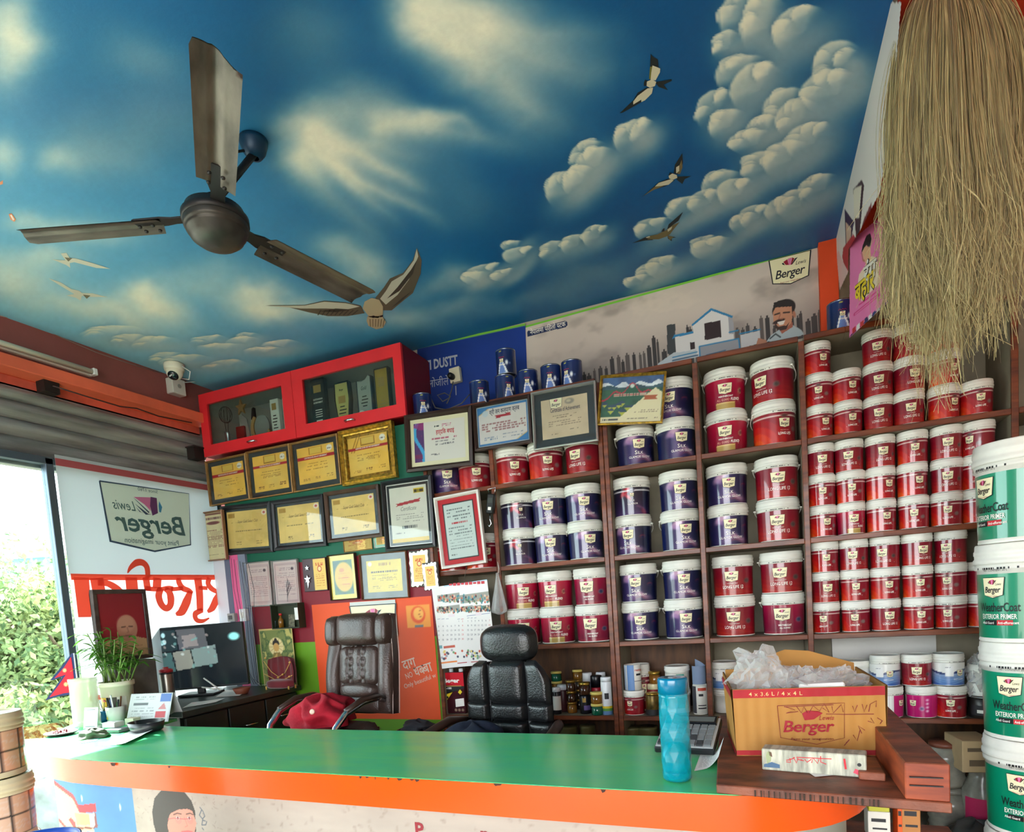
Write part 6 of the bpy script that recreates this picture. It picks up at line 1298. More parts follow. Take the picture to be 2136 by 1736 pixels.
def chair_base(t, h):
 b = MB(); b.lathe([(.025, .10), (.025, h - .02)], 14); b.obj('gas_column', chrome, t)
 for k in range(5):
  a = 2 * PI * k / 5 + .3; b = MB(); b.tube([(.03 * math.cos(a), .03 * math.sin(a), .12), (.28 * math.cos(a), .28 * math.sin(a), .075)], [.022, .014], 8); l = b.obj('base_leg', chrome, t)
  c_ = MB(); c_.lathe([(0, -.011), (.026, -.011), (.026, .011), (0, .011)], 14); c_.xf(Matrix.Translation((.28 * math.cos(a), .28 * math.sin(a), .026)) @ Matrix.Rotation(PI / 2, 4, 'X')); c_.obj('castor', BLACK_PR, l)
def place_back(px_mid, ytop, Y): return on_y(px_mid, ytop, Y)
top = on_y(742, 1280, 2.36); hB = top.z
ch = thing('office_chair', 'high backed brown leather office chair with tufted back behind the counter', 'chair', (top.x - .01, 2.30, 0), (0, 0, R(-6)))
HB = hB; W2 = .192
tilt = Matrix.Translation((0, .06, HB - .24)) @ Matrix.Rotation(R(-7), 4, 'X') @ Matrix.Translation((0, 0, -(HB - .24)))
def cpart(n, fn, m_, tl=True, par=None):
 b = MB(); fn(b)
 if tl: b.xf(tilt)
 return b.obj(n, m_, par or ch)
BH = .46; zc0 = HB - BH
def shell(b):
 n = 24; prof = []
 for i in range(n + 1):
  t = i / n; z = zc0 + BH * t; hw = W2 * (1.0 - .10 * smooth(.5, 1.0, t)) * (1.0 - .55 * max(0, (t - .93) / .07) ** 2 * .5); prof.append((hw, z))
 b.grid(lambda u, v: (lambda hw: ((u * 2 - 1) * hw, .045 + .022 * math.sqrt(max(0, 1 - (u * 2 - 1) ** 4)), zc0 + BH * v - .006))(W2 * (1.02 - .08 * float(smooth(.5, 1.0, v)))), 16, 16)
 b.grid(lambda u, v: (lambda hw: ((1 - u * 2) * hw, .0 , zc0 + BH * v - .006))(W2 * (1.02 - .08 * float(smooth(.5, 1.0, v)))), 4, 16)
 for sx in (-1, 1): b.grid(lambda u, v, sx=sx: (sx * W2 * (1.02 - .08 * float(smooth(.5, 1.0, v))), .0 + .045 * (u if sx > 0 else 1 - u), zc0 + BH * v - .006), 3, 16)
 b.grid(lambda u, v: ((u * 2 - 1) * W2 * .94, v * .045, HB - .006), 8, 2)
cpart('back_shell', shell, brn)
cpart('headrest', lambda b: (pillow(b, 0, HB - .075, W2 * 1.28, .155, .060, .02, 20, 0, 0, 6, .45), pillow(b, -W2 * .80, HB - .080, W2 * .42, .150, .046, .02, 14, 0, 0, 3.5, .5), pillow(b, W2 * .80, HB - .080, W2 * .42, .150, .046, .02, 14, 0, 0, 3.5, .5)), brn)
def bol(sx):
 def f(b):
  b.grid(lambda u, v: (lambda t, a: (sx * (W2 * (.80 + .04 * math.sin(t * PI)) + .040 * math.cos(a) * (1 if sx > 0 else 1)), -.036 * math.sin(a) * (.35 + .65 * math.sin(PI * min(1, max(0, t * .9 + .06)))) , zc0 + .005 + (BH - .15) * t))(v, (u if sx < 0 else 1 - u) * PI), 14, 20)
 return f
cpart('side_bolster', bol(-1), brn); cpart('side_bolster', bol(1), brn)
def tuf(a, c_):
 v = 0
 for x0 in (-.32, .32):
  w_ = .05 + .07 * abs(math.sin((c_ + .1) * 5.2)); v += .013 * math.exp(-((abs(a - x0) - w_) / .06) ** 2) - .006 * math.exp(-((a - x0) / (w_ + .02)) ** 2)
 return v
cpart('back_panel', lambda b: pillow(b, 0, HB - .245, W2 * 1.22, .185, .030, .0, 34, 0, 0, 7, .4, tuf), brn)
cpart('lumbar_pad', lambda b: (pillow(b, 0, HB - .36, W2 * 1.16, .075, .040, 0, 16, 0, 0, 3, .5), pillow(b, 0, HB - .42, W2 * 1.5, .10, .030, 0, 16, 0.01, 0, 4, .5)), brn)
cpart('piping', lambda b: [b.tube([(sx * W2 * (1.03 - .08 * float(smooth(.5, 1, v))), y_, zc0 + BH * v - .006) for v in np.linspace(0, .99, 20)], .0022, 5) for sx, y_ in ((1, .047), (1, .0), (-1, .047))], pip)
SH = HB - .50
b = MB(); b.grid(lambda u, v: (lambda a, c_: (a * .17, -.02 - .36 * v, SH + .05 * (1 - max(abs(a), abs(c_)) ** 4) ** .5 - .02))(u * 2 - 1, v * 2 - 1), 18, 18); b.box(-.165, -.37, SH - .05, .165, -.03, SH - .01); b.obj('seat', brn, ch)
for sx in (-1, 1):
 P = [(sx * .165, .02, SH + .10), (sx * .195, -.06, SH + .125), (sx * .20, -.16, SH + .125), (sx * .195, -.26, SH + .095), (sx * .19, -.32, SH + .045), (sx * .185, -.335, SH + .0), (sx * .17, -.30, SH - .03)]
 b = MB(); b.tube(P, [.011, .013, .014, .014, .014, .014, .012], 10); ar = b.obj('armrest', chrome, ch); b = MB(); b.tube([(x, y, z + .008) for x, y, z in P[:4]], [.012, .016, .016, .013], 8); b.obj('arm_pad', arm_w, ar)
chair_base(ch, SH - .05)
def clump(name, label, cat, loc, sx, sy, sz, m_, seed, amp=.35, n=26, rot=0, kind=None):
 rg = random.Random(seed); ph = [rg.uniform(0, 6) for _ in range(8)]; b = MB()
 def f(u, v):
  a, t = 2 * PI * u, PI / 2 * v * 1.0; k = 1 + amp * (.35 * math.sin(3 * a + ph[0] + 2 * t) + .25 * math.sin(5 * a + ph[1] - 3 * t) + .2 * math.sin(7 * a + ph[2] + 5 * t)) * math.cos(t) + amp * .15 * math.sin(9 * t + ph[3] + 2 * a)
  return (sx * math.cos(a) * math.cos(t) ** .6 * k, sy * math.sin(a) * math.cos(t) ** .6 * k, sz * math.sin(t) * (1 + .25 * amp * math.sin(4 * a + ph[4])))
 b.grid(f, n * 2, n); o = b.obj(name, m_, None, loc, (0, 0, rot)); tag(o, label, cat, None, kind); return o
p = ch.matrix_basis @ Vector((-.03, -.17, SH + .03))
redc = mat('red cotton cloth', (176, 16, 40), .85, var=.2, vscale=12, bump=.3, bscale=60)
bag = clump('cloth_bag', 'crumpled red cloth bag lying on the brown chair seat', 'bag', p, .135, .13, .115, redc, 5, .55, 34, .2)
b = MB(); b.lathe([(0, 0), (.010, 0), (.012, .003), (.008, .005), (0, .005)], 14); bt = b.obj('button', mat('pale button', (220, 180, 160), .4), bag, (.03, -.135, .075), (R(75), 0, 0))
top2 = on_y(1066, 1302, 2.33); H2 = top2.z; c2 = thing('office_chair', 'black leather office chair with a separate oval headrest behind the counter', 'chair', (top2.x, 2.30, 0), (0, 0, R(-8)))
c2.location.x -= .02; c2.scale = (1.14, 1, 1)
b = MB(); pillow(b, 0, H2 - .080, .235, .160, .055, .055, 22, .03, 0, 3.2, .5); b.obj('headrest', bkl, c2)
b = MB()
for x in (-.05, .05): b.box(x - .012, .03, H2 - .20, x + .012, .042, H2 - .08)
b.obj('headrest_bar', BLACK_PR, c2)
zt2 = H2 - .155; Wd = .345
def row2(cz, h_, wk, puff=.045): 
 def f(b):
  pillow(b, 0, cz, .150 * wk, h_, puff, 0, 16, 0.012, 0, 7, .35)
 return f
sections = [(zt2 - .085, .185, 1.0), (zt2 - .205, .075, 1.04), (zt2 - .285, .085, 1.04), (zt2 - .375, .10, 1.0)]
for cz, h_, wk in sections:
 b = MB(); pillow(b, 0, cz, .152, h_, .040, 0, 16, .0, 0, 8, .3); b.obj('back_cushion', bkl, c2)
 for sx in (-1, 1):
  b = MB(); hw = .098 * wk
  def f(u, v, sx=sx, cz=cz, h_=h_, hw=hw):
   a, c_ = u * 2 - 1, v * 2 - 1; z = cz + c_ * h_ / 2; top_c = max(0, (z - (zt2 - .10)) / .10); ww = hw * (1 - .45 * top_c ** 2.2)
   rr = max(abs(a), abs(c_)); return (sx * (.078 + ww / 2 + a * (1 if sx > 0 else -1) * sx * ww / 2 * sx), -.036 * (1 - rr ** 5) ** .35 - .010 * (a * 1), z)
  b.grid(f, 14, 14); b.obj('back_cushion', bkl, c2)
b = MB(); b.grid(lambda u, v: (lambda z, a: (a * .175 * (1 - .42 * max(0, (z - (zt2 - .10)) / .10) ** 2.2), .005 + .045 * (1 - a ** 4) ** .5, z))(zt2 - .43 + .43 * v, 1 - u * 2), 18, 16); b.grid(lambda u, v: (lambda z, a: (a * .175 * (1 - .42 * max(0, (z - (zt2 - .10)) / .10) ** 2.2), .004, z))(zt2 - .43 + .43 * v, u * 2 - 1), 10, 16); b.obj('back_shell', bkl, c2)
b = MB()
for x in (-.082, .082): b.tube([(x, -.004, zt2 - .43), (x, -.004, zt2 - .01)], .005, 6)
b.obj('seam_tape', mat('grey seam', (90, 92, 94), .35), c2)
S2 = zt2 - .44
b = MB(); b.grid(lambda u, v: (lambda a, c_: (a * .19, -.02 - .38 * v, S2 + .05 * (1 - max(abs(a), abs(c_)) ** 4) ** .5))(u * 2 - 1, v * 2 - 1), 14, 14); b.box(-.18, -.39, S2 - .04, .18, -.03, S2 + .01); b.obj('seat', bkl, c2)
for sx in (-1, 1):
 b = MB(); b.tube([(sx * .19, .01, S2 + .19), (sx * .225, -.08, S2 + .20), (sx * .245, -.26, S2 + .165)], [.016, .02, .016], 8); a_ = b.obj('armrest', arm_w, c2); b = MB(); b.tube([(sx * .215, -.10, S2 + .15), (sx * .21, -.12, S2 + .0)], .012, 8); b.obj('arm_post', BLACK_PR, a_)
chair_base(c2, S2 - .04)
p = c2.matrix_basis @ Vector((-.08, -.15, S2 + .04)); clump('folded_cloth', 'dark blue cloth lying on the black chair seat', 'cloth', p, .15, .11, .17, mat('dark blue cloth', (22, 34, 56), .85, var=.2, bump=.2), 9, .3, 20, .1)
tray_w = mat('worn brown plank', (140, 76, 50), .5, var=.5, vscale=5, col2=(78, 44, 32), stretch=(2, 5, 2), bump=.12, bscale=60); raw = mat('raw orange wood', (160, 70, 30), .55, var=.4, vscale=7, col2=(112, 44, 22), stretch=(1, 1, 5))
tr = thing('wooden_tray', 'worn brown wooden board with a raised right rail on the counter end', 'board', (.1, 1.7, CT + .0006))
def tp(n, pts, z0, z1, m_, bv=.002): b = MB(); b.prism([(x - .1, y - 1.7) for x, y in pts], z0, z1); return b.obj(n, m_, tr, bevel=bv)
tp('board', [(-.096, 1.345), (.318, 1.30), (.318, 2.08), (-.128, 2.08)], 0, .020, tray_w)
rail = tp('rail', [(.246, 1.309), (.316, 1.302), (.316, 2.02), (.246, 2.02)], .0205, .092, raw); rail.data.materials.append(tray_w)
for pgn in rail.data.polygons:
 if pgn.normal.z > .7: pgn.material_index = 1
b = MB()
for z in (.05, .066): b.box(.152, -.4005, z - .001, .205, -.396, z + .001)
b.obj('crack', BLACK_PR, tr); tp('cleat', [(.185, 1.42), (.232, 1.415), (.235, 1.54), (.188, 1.545)], .0205, .038, tray_w)
b = MB(); rg = random.Random(6); x = -.02
while x < .20:
 wd = rg.uniform(.001, .004); b.box(x - .1, 1.335 - 1.7 - .0012 - (x + .096) * .1, .004, x + wd - .1, 1.336 - 1.7 - (x + .096) * .1, .017); x += wd + rg.uniform(.002, .01)
b.obj('grain_marks', mat('dark end grain', (46, 32, 22), .8), tr)['kind'] = 'stuff'
card = mat('corrugated cardboard', (180, 128, 60), .75, var=.12, vscale=4, bump=.1, bscale=30); cred = mat('red carton print', (176, 30, 40), .7, var=.15, vscale=8); carddk = mat('cardboard edge', (120, 80, 40), .85)
TZ = CT + .0212
A = on_z(1537, 1577, TZ); Bq = on_z(1851, 1577, TZ); A.y = max(A.y, 1.50); 
bw = (Bq - A).length; bang = math.atan2(Bq.y - A.y, Bq.x - A.x); BHt = .168; BD = .25
bx = thing('carton', 'open cardboard carton with red print full of clear plastic, on the wooden board', 'carton', A, (0, 0, bang))
def wall(n, p0, p1, hl, hr, flare=(0, 0), mi=0, corr=True):
 """one side of the carton, fluted; p0->p1 bottom edge, heights left/right"""
 b = MB(); p0, p1 = Vector(p0), Vector(p1); d = p1 - p0; nn = Vector((d.y, -d.x)).normalized(); N = 64
 def f(u, v, off=0.0):
  P = p0 + d * u; fl = .0008 * math.sin(u * d.length / .0065 * 2 * PI) if corr else 0; hgt = hl + (hr - hl) * u
  P = P + nn * (fl + off) + Vector(flare) * v; return (P.x, P.y, v * hgt)
 b.grid(lambda u, v: f(u, v), N, 8, 0); b.grid(lambda u, v: f(1 - u, v, -.004), N // 2, 4, 0)
 b.quadstrip([f(u, 1) for u in np.linspace(0, 1, 20)], [f(u, 1, -.004) for u in np.linspace(0, 1, 20)], 1, False)
 o = b.obj(n, [card, carddk], bx); return o, f
front, ff = wall('front_side', (0, 0), (bw, 0), BHt, BHt, (-.004, -.006))
left_, _ = wall('left_side', (-.0, BD), (0, 0), BHt + .01, BHt, (-.008, 0)); right_, _ = wall('right_side', (bw, 0), (bw, BD), BHt, BHt + .012, (.004, 0)); back_, _ = wall('back_side', (bw, BD), (0, BD), BHt + .02, BHt + .015, (0, .01))
b = MB(); b.box(0, 0, 0, bw, BD, .004); b.obj('bottom', card, bx)
b = MB(); b.prism([(bw * .34, BHt + .010), (bw, BHt + .014), (bw * 1.0, BHt + .022), (bw * .66, BHt + .060), (bw * .48, BHt + .066), (bw * .34, BHt + .05)], BD + .006, BD + .010, 'y'); b.obj('top_flap', card, bx)
b = MB(); g = lambda off: (lambda x, z: tuple(Vector(ff(min(1, max(0, x / bw)), z / BHt)) + Vector((0, -.0016 - off, 0))))
for z0, z1_ in ((BHt * .87, BHt * .995), (0.002, BHt * .085)):
 n = 40; b.quadstrip([g(0)(bw * u, z0) for u in np.linspace(0, 1, n)], [g(0)(bw * u, z1_) for u in np.linspace(0, 1, n)], 0, True)
b.obj('red_band', cred, front)
b = MB()
for z0, z1_ in ((BHt * .87, BHt * .995), (.002, BHt * .085)): b.flat([(-.0022 + (-.008) * z0 / BHt, BD, z0), (-.0022 - .008 * z0 / BHt, 0, z0), (-.0022 - .008 * z1_ / BHt, 0, z1_), (-.0022 - .008 * z1_ / BHt, BD, z1_)])
b.obj('red_band', cred, left_)
b = MB(); G = lambda x, z, off=.0022: (lambda a, c_: g(off)(x + a, z + c_))
b.text('4 x 3.6 L / 4 x 4 L', .0135, G(bw * .29, BHt * .90), 1, .005, 0, 1.1, 0, bw * .36)
b.text('Berger', .040, G(bw * .50, BHt * .36), 0, .016, .18, .95, 0, bw * .34); b.text('Lewis', .016, G(bw * .62, BHt * .53), 0, 0, .35, 1, 0, bw * .10); b.text('Paint your imagination', .008, G(bw * .52, BHt * .24), 2, 0, 0, 1, 0, bw * .28)
z0_ = lambda L: [(bw * (x - 270) / (1255 - 270), BHt * (790 - y) / (790 - 335)) for x, y in L]
for L in ([(565, 450), (1000, 440), (990, 670), (810, 710), (575, 665), (565, 450)],): b.stroke(z0_(L), .0014, g(.0006), 2)
b.flat([g(.0008)(*q) for q in z0_([(725, 505), (760, 485), (830, 490), (860, 505), (800, 545), (740, 550)])], 0)
for L in ([(610, 455), (680, 480), (620, 500), (700, 490)], [(690, 455), (720, 500), (740, 460), (760, 500)], [(770, 500), (800, 455), (840, 490), (870, 440), (900, 500), (860, 470)], [(610, 458), (930, 450)], [(920, 460), (925, 505), (980, 450), (990, 500)], [(1050, 460), (1060, 500), (1080, 455)], [(1110, 450), (1120, 500), (1140, 455)], [(1150, 500), (1160, 450), (1200, 430), (1195, 470)], [(880, 510), (1000, 515), (1180, 515)], [(985, 720), (1020, 680), (1000, 700)], [(1045, 650), (1070, 690), (1090, 620)], [(1100, 640), (1080, 590), (1120, 620)], [(1140, 560), (1180, 575), (1160, 540)], [(1200, 540), (1230, 560), (1215, 580)]): b.stroke(z0_(L), .0016, g(.001), 2)
b.obj('carton_print', [mat('red logo print', (150, 26, 40), .7), mat('cream print', (226, 190, 130), .7), mat('dark red pen', (120, 30, 36), .7)], front)
plas = bpy.data.materials.new('clear plastic film'); plas.use_nodes = True; nt = plas.node_tree; nt.nodes.clear()
o_ = nt.nodes.new('ShaderNodeOutputMaterial'); tt = nt.nodes.new('ShaderNodeBsdfTransparent'); gg = nt.nodes.new('ShaderNodeBsdfPrincipled'); gg.inputs['Base Color'].default_value = rgba((214, 214, 212)); gg.inputs['Roughness'].default_value = .18; lw = nt.nodes.new('ShaderNodeLayerWeight'); lw.inputs[0].default_value = .35
mr = nt.nodes.new('ShaderNodeMapRange'); mr.inputs['To Min'].default_value = .22; mr.inputs['To Max'].default_value = .85; mm = nt.nodes.new('ShaderNodeMixShader'); nt.links.new(lw.outputs['Facing'], mr.inputs['Value']); nt.links.new(mr.outputs[0], mm.inputs[0]); nt.links.new(tt.outputs[0], mm.inputs[1]); nt.links.new(gg.outputs[0], mm.inputs[2]); nt.links.new(mm.outputs[0], o_.inputs[0])
MATS['clear plastic film'] = plas
def film(name, label, cat, loc, sx, sy, sz, seed, rot=0, n=30, par=None, m_=None):
 b = MB()
 def f(u, v):
  a, t = 2 * PI * u, -PI * .35 + (PI * .5 + PI * .35) * v; d = Vector((math.cos(a) * math.cos(t), math.sin(a) * math.cos(t), math.sin(t)))
  q_ = np.array([d.x * 3.1 + seed, d.y * 3.1, d.z * 3.1]); h1 = float(vnoise(np.array(q_[0] * .8 + q_[2] * 1.3), np.array(q_[1] + q_[2] * .9), seed)); h2 = float(vnoise(np.array(q_[0] * 2.7 + 9), np.array(q_[1] * 2.7 - q_[2] * 2), seed + 3, 1)); k = .75 + .9 * abs(h1 - .5) * 2 + .16 * abs(h2 - .5) * 2
  return (sx * d.x * k, sy * d.y * k, sz * (d.z * k + .3))
 b.grid(f, n, n // 2, 0, False); o = b.obj(name, m_ or plas, par, loc, (0, 0, rot)); tag(o, label, cat); return o
bxm = bx.matrix_basis
film('plastic_bag', 'big crumpled clear plastic bag in the left half of the carton', 'plastic bag', bxm @ Vector((bw * .23, BD * .50, BHt - .02)), .072, .085, .075, 3, .3); film('plastic_bag', 'clear plastic bag bulging over the carton front middle', 'plastic bag', bxm @ Vector((bw * .52, BD * .47, BHt - .035)), .075, .075, .055, 11, 1.0); film('plastic_bag', 'crumpled clear plastic in the right half of the carton', 'plastic bag', bxm @ Vector((bw * .76, BD * .5, BHt - .035)), .062, .08, .048, 19, 2.0)
b = MB(); b.box(-.05, -.025, -.02, .05, .025, .0); o = b.obj('white_block', mat('white foam', (228, 226, 220), .6), None, bxm @ Vector((bw * .62, .05, BHt + .004)), (0, R(-3), R(-3)), .003); tag(o, 'white foam strip lying in front of the plastic in the carton', 'foam strip')
A = on_z(1590, 1606, TZ); Bq = on_z(1808, 1624, TZ); lw_ = (Bq - A).length; la = math.atan2(Bq.y - A.y, Bq.x - A.x)
b = MB(); b.box(0, 0, 0, lw_, .045, .049); lb = b.obj('long_box', mat('old white card', (196, 196, 176), .6, var=.3, vscale=14, bump=.05, stretch=(6, 1, 1)), None, A, (0, 0, la), .002); tag(lb, 'long dirty white box with red handwriting leaning before the carton', 'box')
b = MB(); zz_ = lambda L: [(lw_ * (x - 450) / 685, .049 * (870 + (x - 450) * .09 - y) / 150) for x, y in L]; F3 = lambda x, z: (x, -.0008, z)
for L in ([(620, 805), (650, 800), (680, 785)], [(645, 790), (650, 820), (620, 815)], [(670, 785), (690, 825), (700, 790)], [(700, 800), (740, 810), (720, 800)], [(745, 800), (760, 820), (790, 800)], [(790, 825), (800, 790), (830, 830), (840, 800)], [(850, 780), (850, 820), (885, 835)], [(690, 785), (920, 800)]): b.stroke(zz_(L), .0018, F3, 0)
b.stroke(zz_([(1000, 800), (1008, 870)]), .004, F3, 0); b.stroke(zz_([(1060, 880), (1100, 900)]), .010, F3, 1); b.add([F3(lw_ * .937 + .004 * math.cos(a), .028 + .004 * math.sin(a)) for a in np.linspace(0, 2 * PI, 12)], [tuple(range(12))], 2)
b.flat([F3(*q) for q in zz_([(462, 850), (575, 860), (575, 835), (520, 815), (465, 830)])], 3); b.flat([F3(*q) for q in zz_([(485, 830), (515, 810), (520, 745), (490, 740), (480, 770)])], 4); b.flat([F3(*q) for q in zz_([(500, 740), (520, 745), (525, 780), (505, 770)])], 5)
b.obj('box_print', [RED_PR, mat('pink print', (206, 70, 90), .6), BLACK_PR, mat('blue print strip', (70, 100, 130), .6), mat('green figure print', (150, 160, 120), .6), mat('brown figure print', (110, 70, 56), .6)], lb)
paper = mat('white paper', (232, 232, 228), .8)
def sheet_on(name, cor, Z, label, m_=paper, curl=0.0, cat='paper', marks=None, n=8):
 P = [on_z(x, y, Z) for x, y in cor]; c_ = sum(P, Vector()) / 4; b = MB()
 def f(u, v): q = (P[0] * (1 - u) + P[1] * u) * (1 - v) + (P[3] * (1 - u) + P[2] * u) * v - c_; return (q.x, q.y, .0012 + curl * max(0, u - .4) ** 2 * (1 + v))
 b.grid(f, n, n); o = b.obj(name, m_, None, (c_.x, c_.y, Z)); tag(o, label, cat)
 if marks:
  k = MB(); rg = random.Random(2)
  for i in range(marks):
   v = .15 + .7 * i / marks; u = .12
   while u < .85:
    du = rg.uniform(.05, .16); a = Vector(f(u, v)); d = Vector(f(min(u + du, .88), v)); up = (Vector(f(u, v + .02)) - a)
    k.add([a + Vector((0, 0, .001)), d + Vector((0, 0, .001)), d + up + Vector((0, 0, .001)), a + up + Vector((0, 0, .001))], [(0, 1, 2, 3)]); u += du + .04
  k.obj('paper_print', mat('faint grey print', (150, 148, 150), .8), o)
 return o
sheet_on('paper_slip', [(1448, 1610), (1500, 1600), (1512, 1577), (1462, 1572)], CT, 'curled printed paper slip beside the teal bottle', paper, .07, 'paper', 8)
sheet_on('paper_slip', [(1700, 1622), (1745, 1618), (1735, 1606), (1680, 1608)], TZ, 'small white paper under the long box on the board')
p = on_z(1413, 1626, CT); bt = thing('water_bottle', 'teal faceted plastic water bottle standing on the green counter', 'bottle', (p.x, p.y, CT + .0008))
teal = mat('teal clear plastic', (0, 146, 166), .10, alpha=.6, coat=.4); tealc = mat('dark teal cap', (0, 104, 140), .22, coat=.3); sil = mat('silver cap disc', (190, 196, 200), .25, .8)
b = MB(); NS = 10; rings = [(.020, .0), (.030, .001), (.0335, .006), (.0335, .022)]
b.lathe(rings, 40, 0, smooth=True)
zs = np.linspace(.022, .198, 8); base = len(b.v); vs = []
for j, z in enumerate(zs):
 for i in range(NS): a = 2 * PI * (i + .5 * (j % 2)) / NS; r_ = .0345 if 0 < j < 7 else .0335; vs.append((r_ * math.cos(a), r_ * math.sin(a), z))
fs = []
for j in range(7):
 for i in range(NS):
  k = (i + 1) % NS; a, b_, c_, d = j * NS + i, j * NS + k, (j + 1) * NS + k, (j + 1) * NS + i
  fs += [(a, b_, d), (b_, c_, d)] if j % 2 == 0 else [(a, b_, c_), (a, c_, d)]
b.add(vs, fs, 0, False); b.lathe([(.0335, .198), (.0335, .204), (.029, .206)], 40); bt_body = b.obj('bottle_body', teal, bt)
b = MB(); b.lathe([(.0, .008), (.029, .008), (.030, .03), (.030, .09), (0, .09)], 24); b.obj('water', mat('water in the bottle', (60, 200, 220), .02, trans=.95, ior=1.33), bt)
b = MB(); b.lathe([(.031, .2055), (.0345, .206), (.0345, .238), (.033, .2415), (.028, .2425), (0, .2405)], 40); cp = b.obj('bottle_cap', tealc, bt); b = MB(); b.lathe([(0, .2412), (.010, .2412), (.010, .2425), (0, .2428)], 20); b.obj('cap_disc', sil, cp)
A = on_z(1366, 1574, CT); Bq = on_z(1486, 1566, CT); Cq = on_z(1492, 1506, CT); cw, cd = (Bq - A).length, .17
ca_ = thing('calculator', 'grey desk calculator behind the teal bottle', 'calculator', A + Vector((0, 0, .001)), (0, 0, R(-5)))
tl = Matrix.Rotation(R(17), 4, 'X')
b = MB(); b.box(0, 0, .004, cw, cd, .022); b.xf(tl); b.obj('case', mat('dark calculator case', (30, 32, 34), .4), ca_, bevel=.003)
b = MB(); b.box(.003, .003, .0225, cw - .003, cd - .003, .0245); b.xf(tl); b.obj('face_plate', mat('silver calculator face', (206, 208, 208), .3, .3), ca_, bevel=.001)
b = MB(); b.box(.008, cd * .70, .0248, cw - .008, cd - .008, .034); b.xf(tl); sc = b.obj('display_housing', mat('black gloss plastic', (16, 17, 19), .12), ca_, bevel=.002); b = MB(); b.box(.04, cd * .75, .0342, cw - .015, cd * .90, .0348); b.xf(tl); b.obj('display', mat('grey lcd', (92, 98, 96), .25), sc)
kb = None
for i in range(7):
 for j in range(4):
  x0, y0 = .008 + i * (cw - .014) / 7, .010 + j * cd * .165; b = MB(); b.box(0, 0, 0, (cw - .014) / 7 - .004, cd * .165 - .006, .006); b.xf(tl @ Matrix.Translation((x0, y0, .0248))); b.obj('key', mat('key grey', (120, 124, 126), .4) if (i + j) % 5 else mat('key dark', (60, 62, 66), .4), ca_)
S20 = Size(.312, .129, .94, .88, .80, .05, .70)
GN = 'green labelled pails'
for i in range(6):
 px = [2152, 2150, 2148, 2143, 2135, 2134][i]; p = at_d(px, 1100, 1.92); rg = random.Random(i)
 bucket('H', S20, (p.x, p.y, .006 + i * S20.H), face_rot(p.x, p.y, [-.1, -.05, -.15, -.3, -.55, -.72][i]), '%s pail of the tall green and white primer stack at right' % ['lowest', 'second lowest', 'third lowest', 'fourth lowest', 'second highest', 'topmost'][i], GN, False, 'paint_pail', 'paint pail')
for i in range(6):
 p = at_d(2262, 1100, 2.02); bucket('H', S20, (p.x, p.y, .020 + i * (S20.H + .004)), face_rot(p.x, p.y, .3), 'white rimmed pail at level %s in the stack cut off by the right edge' % ['one', 'two', 'three', 'four', 'five', 'six'][i], GN, False, 'paint_pail', 'paint pail')
SW = Size(.182, .098, .95, .90, .80, .10, .74); wl = mat('cream plastic', (228, 218, 176), .4, var=.06)
def wlabel():
 p = Paint(120, 24, 2.0, 1.0, (222, 206, 160)); p.rect(.60, 0, 1.42, 1, (150, 116, 96))
 for i in range(4):
  for j in range(2): x0, y0 = .62 + .2 * i, .04 + .48 * j; p.rect(x0, y0, x0 + .18, y0 + .44, [(206, 172, 150), (214, 178, 150), (216, 172, 138), (226, 140, 84)][i]); p.rows(x0 + .01, x0 + .17, [y0 + .06 * k for k in range(1, 7)], .025, (216, 190, 170), i + j, .8)
 p.rect(.58, .485, 1.42, .515, (24, 20, 20)); p.rect(.58, .96, 1.42, 1, (24, 20, 20)); p.rect(.58, 0, 1.42, .04, (24, 20, 20)); [p.rect(.595 + .2 * i, 0, .612 + .2 * i, 1, (24, 20, 20)) for i in range(5)]
 def fn(X, Y): F = (X - 1) * PI * .985; z = SW.v0 + Y * (SW.v1 - SW.v0); r = SW.rb + (SW.rt - SW.rb) * z / SW.H + .0008; return np.stack([r * np.sin(F), -r * np.cos(F), z], -1).reshape(-1, 3)
 fn.vec = True; return p.mesh('label', PRINT_GLOSS, fn)
wb, wli, wla = body_mesh(SW, 'white_bucket'), lid_mesh(SW, 'lid'), wlabel()
for me in (wb, wli): me.materials[0] = wl
ptop = at_d(-42, 1490, 1.72); hz = ptop.z
for i in range(6):
 z = hz - SW.H * (i + 1) 
 q_ = at_d([-42, -36, -34, -34, -34, -34][i], 1500, 1.72)
 if z < 0.0: break
 o = link('white_bucket', wb, None, (q_.x, q_.y, z), (0, 0, face_rot(q_.x, q_.y, .35))); tag(o, 'cream bucket with brown printed grid label, %s of the stack at lower left' % ['topmost', 'second from top', 'third from top', 'fourth from top', 'fifth from top', 'sixth from top'][i], 'bucket', 'cream buckets at lower left'); link('lid', wli, o); link('label', wla, o); zlast = z
if zlast > .02:
 b = MB(); b.box(-.12, -.12, 0, .12, .12, zlast - .001); o = b.obj('wooden_crate', tray_w, None, (q_.x, q_.y, 0), bevel=.004); tag(o, 'low wooden block under the cream bucket stack', 'crate')
bl = mat('blue plastic', (24, 70, 160), .4); p = at_d(8, 1778, 1.30); b = MB(); Hh = p.z; b.lathe([(.0, Hh - .10), (.075, Hh - .10), (.085, Hh - .01), (.09, Hh), (.095, Hh), (.09, Hh - .02), (.08, .0), (0, 0)], 30); o = b.obj('blue_tub', bl, None, (p.x, p.y + .05, 0)); tag(o, 'blue plastic tub rim at the lower left corner', 'tub')
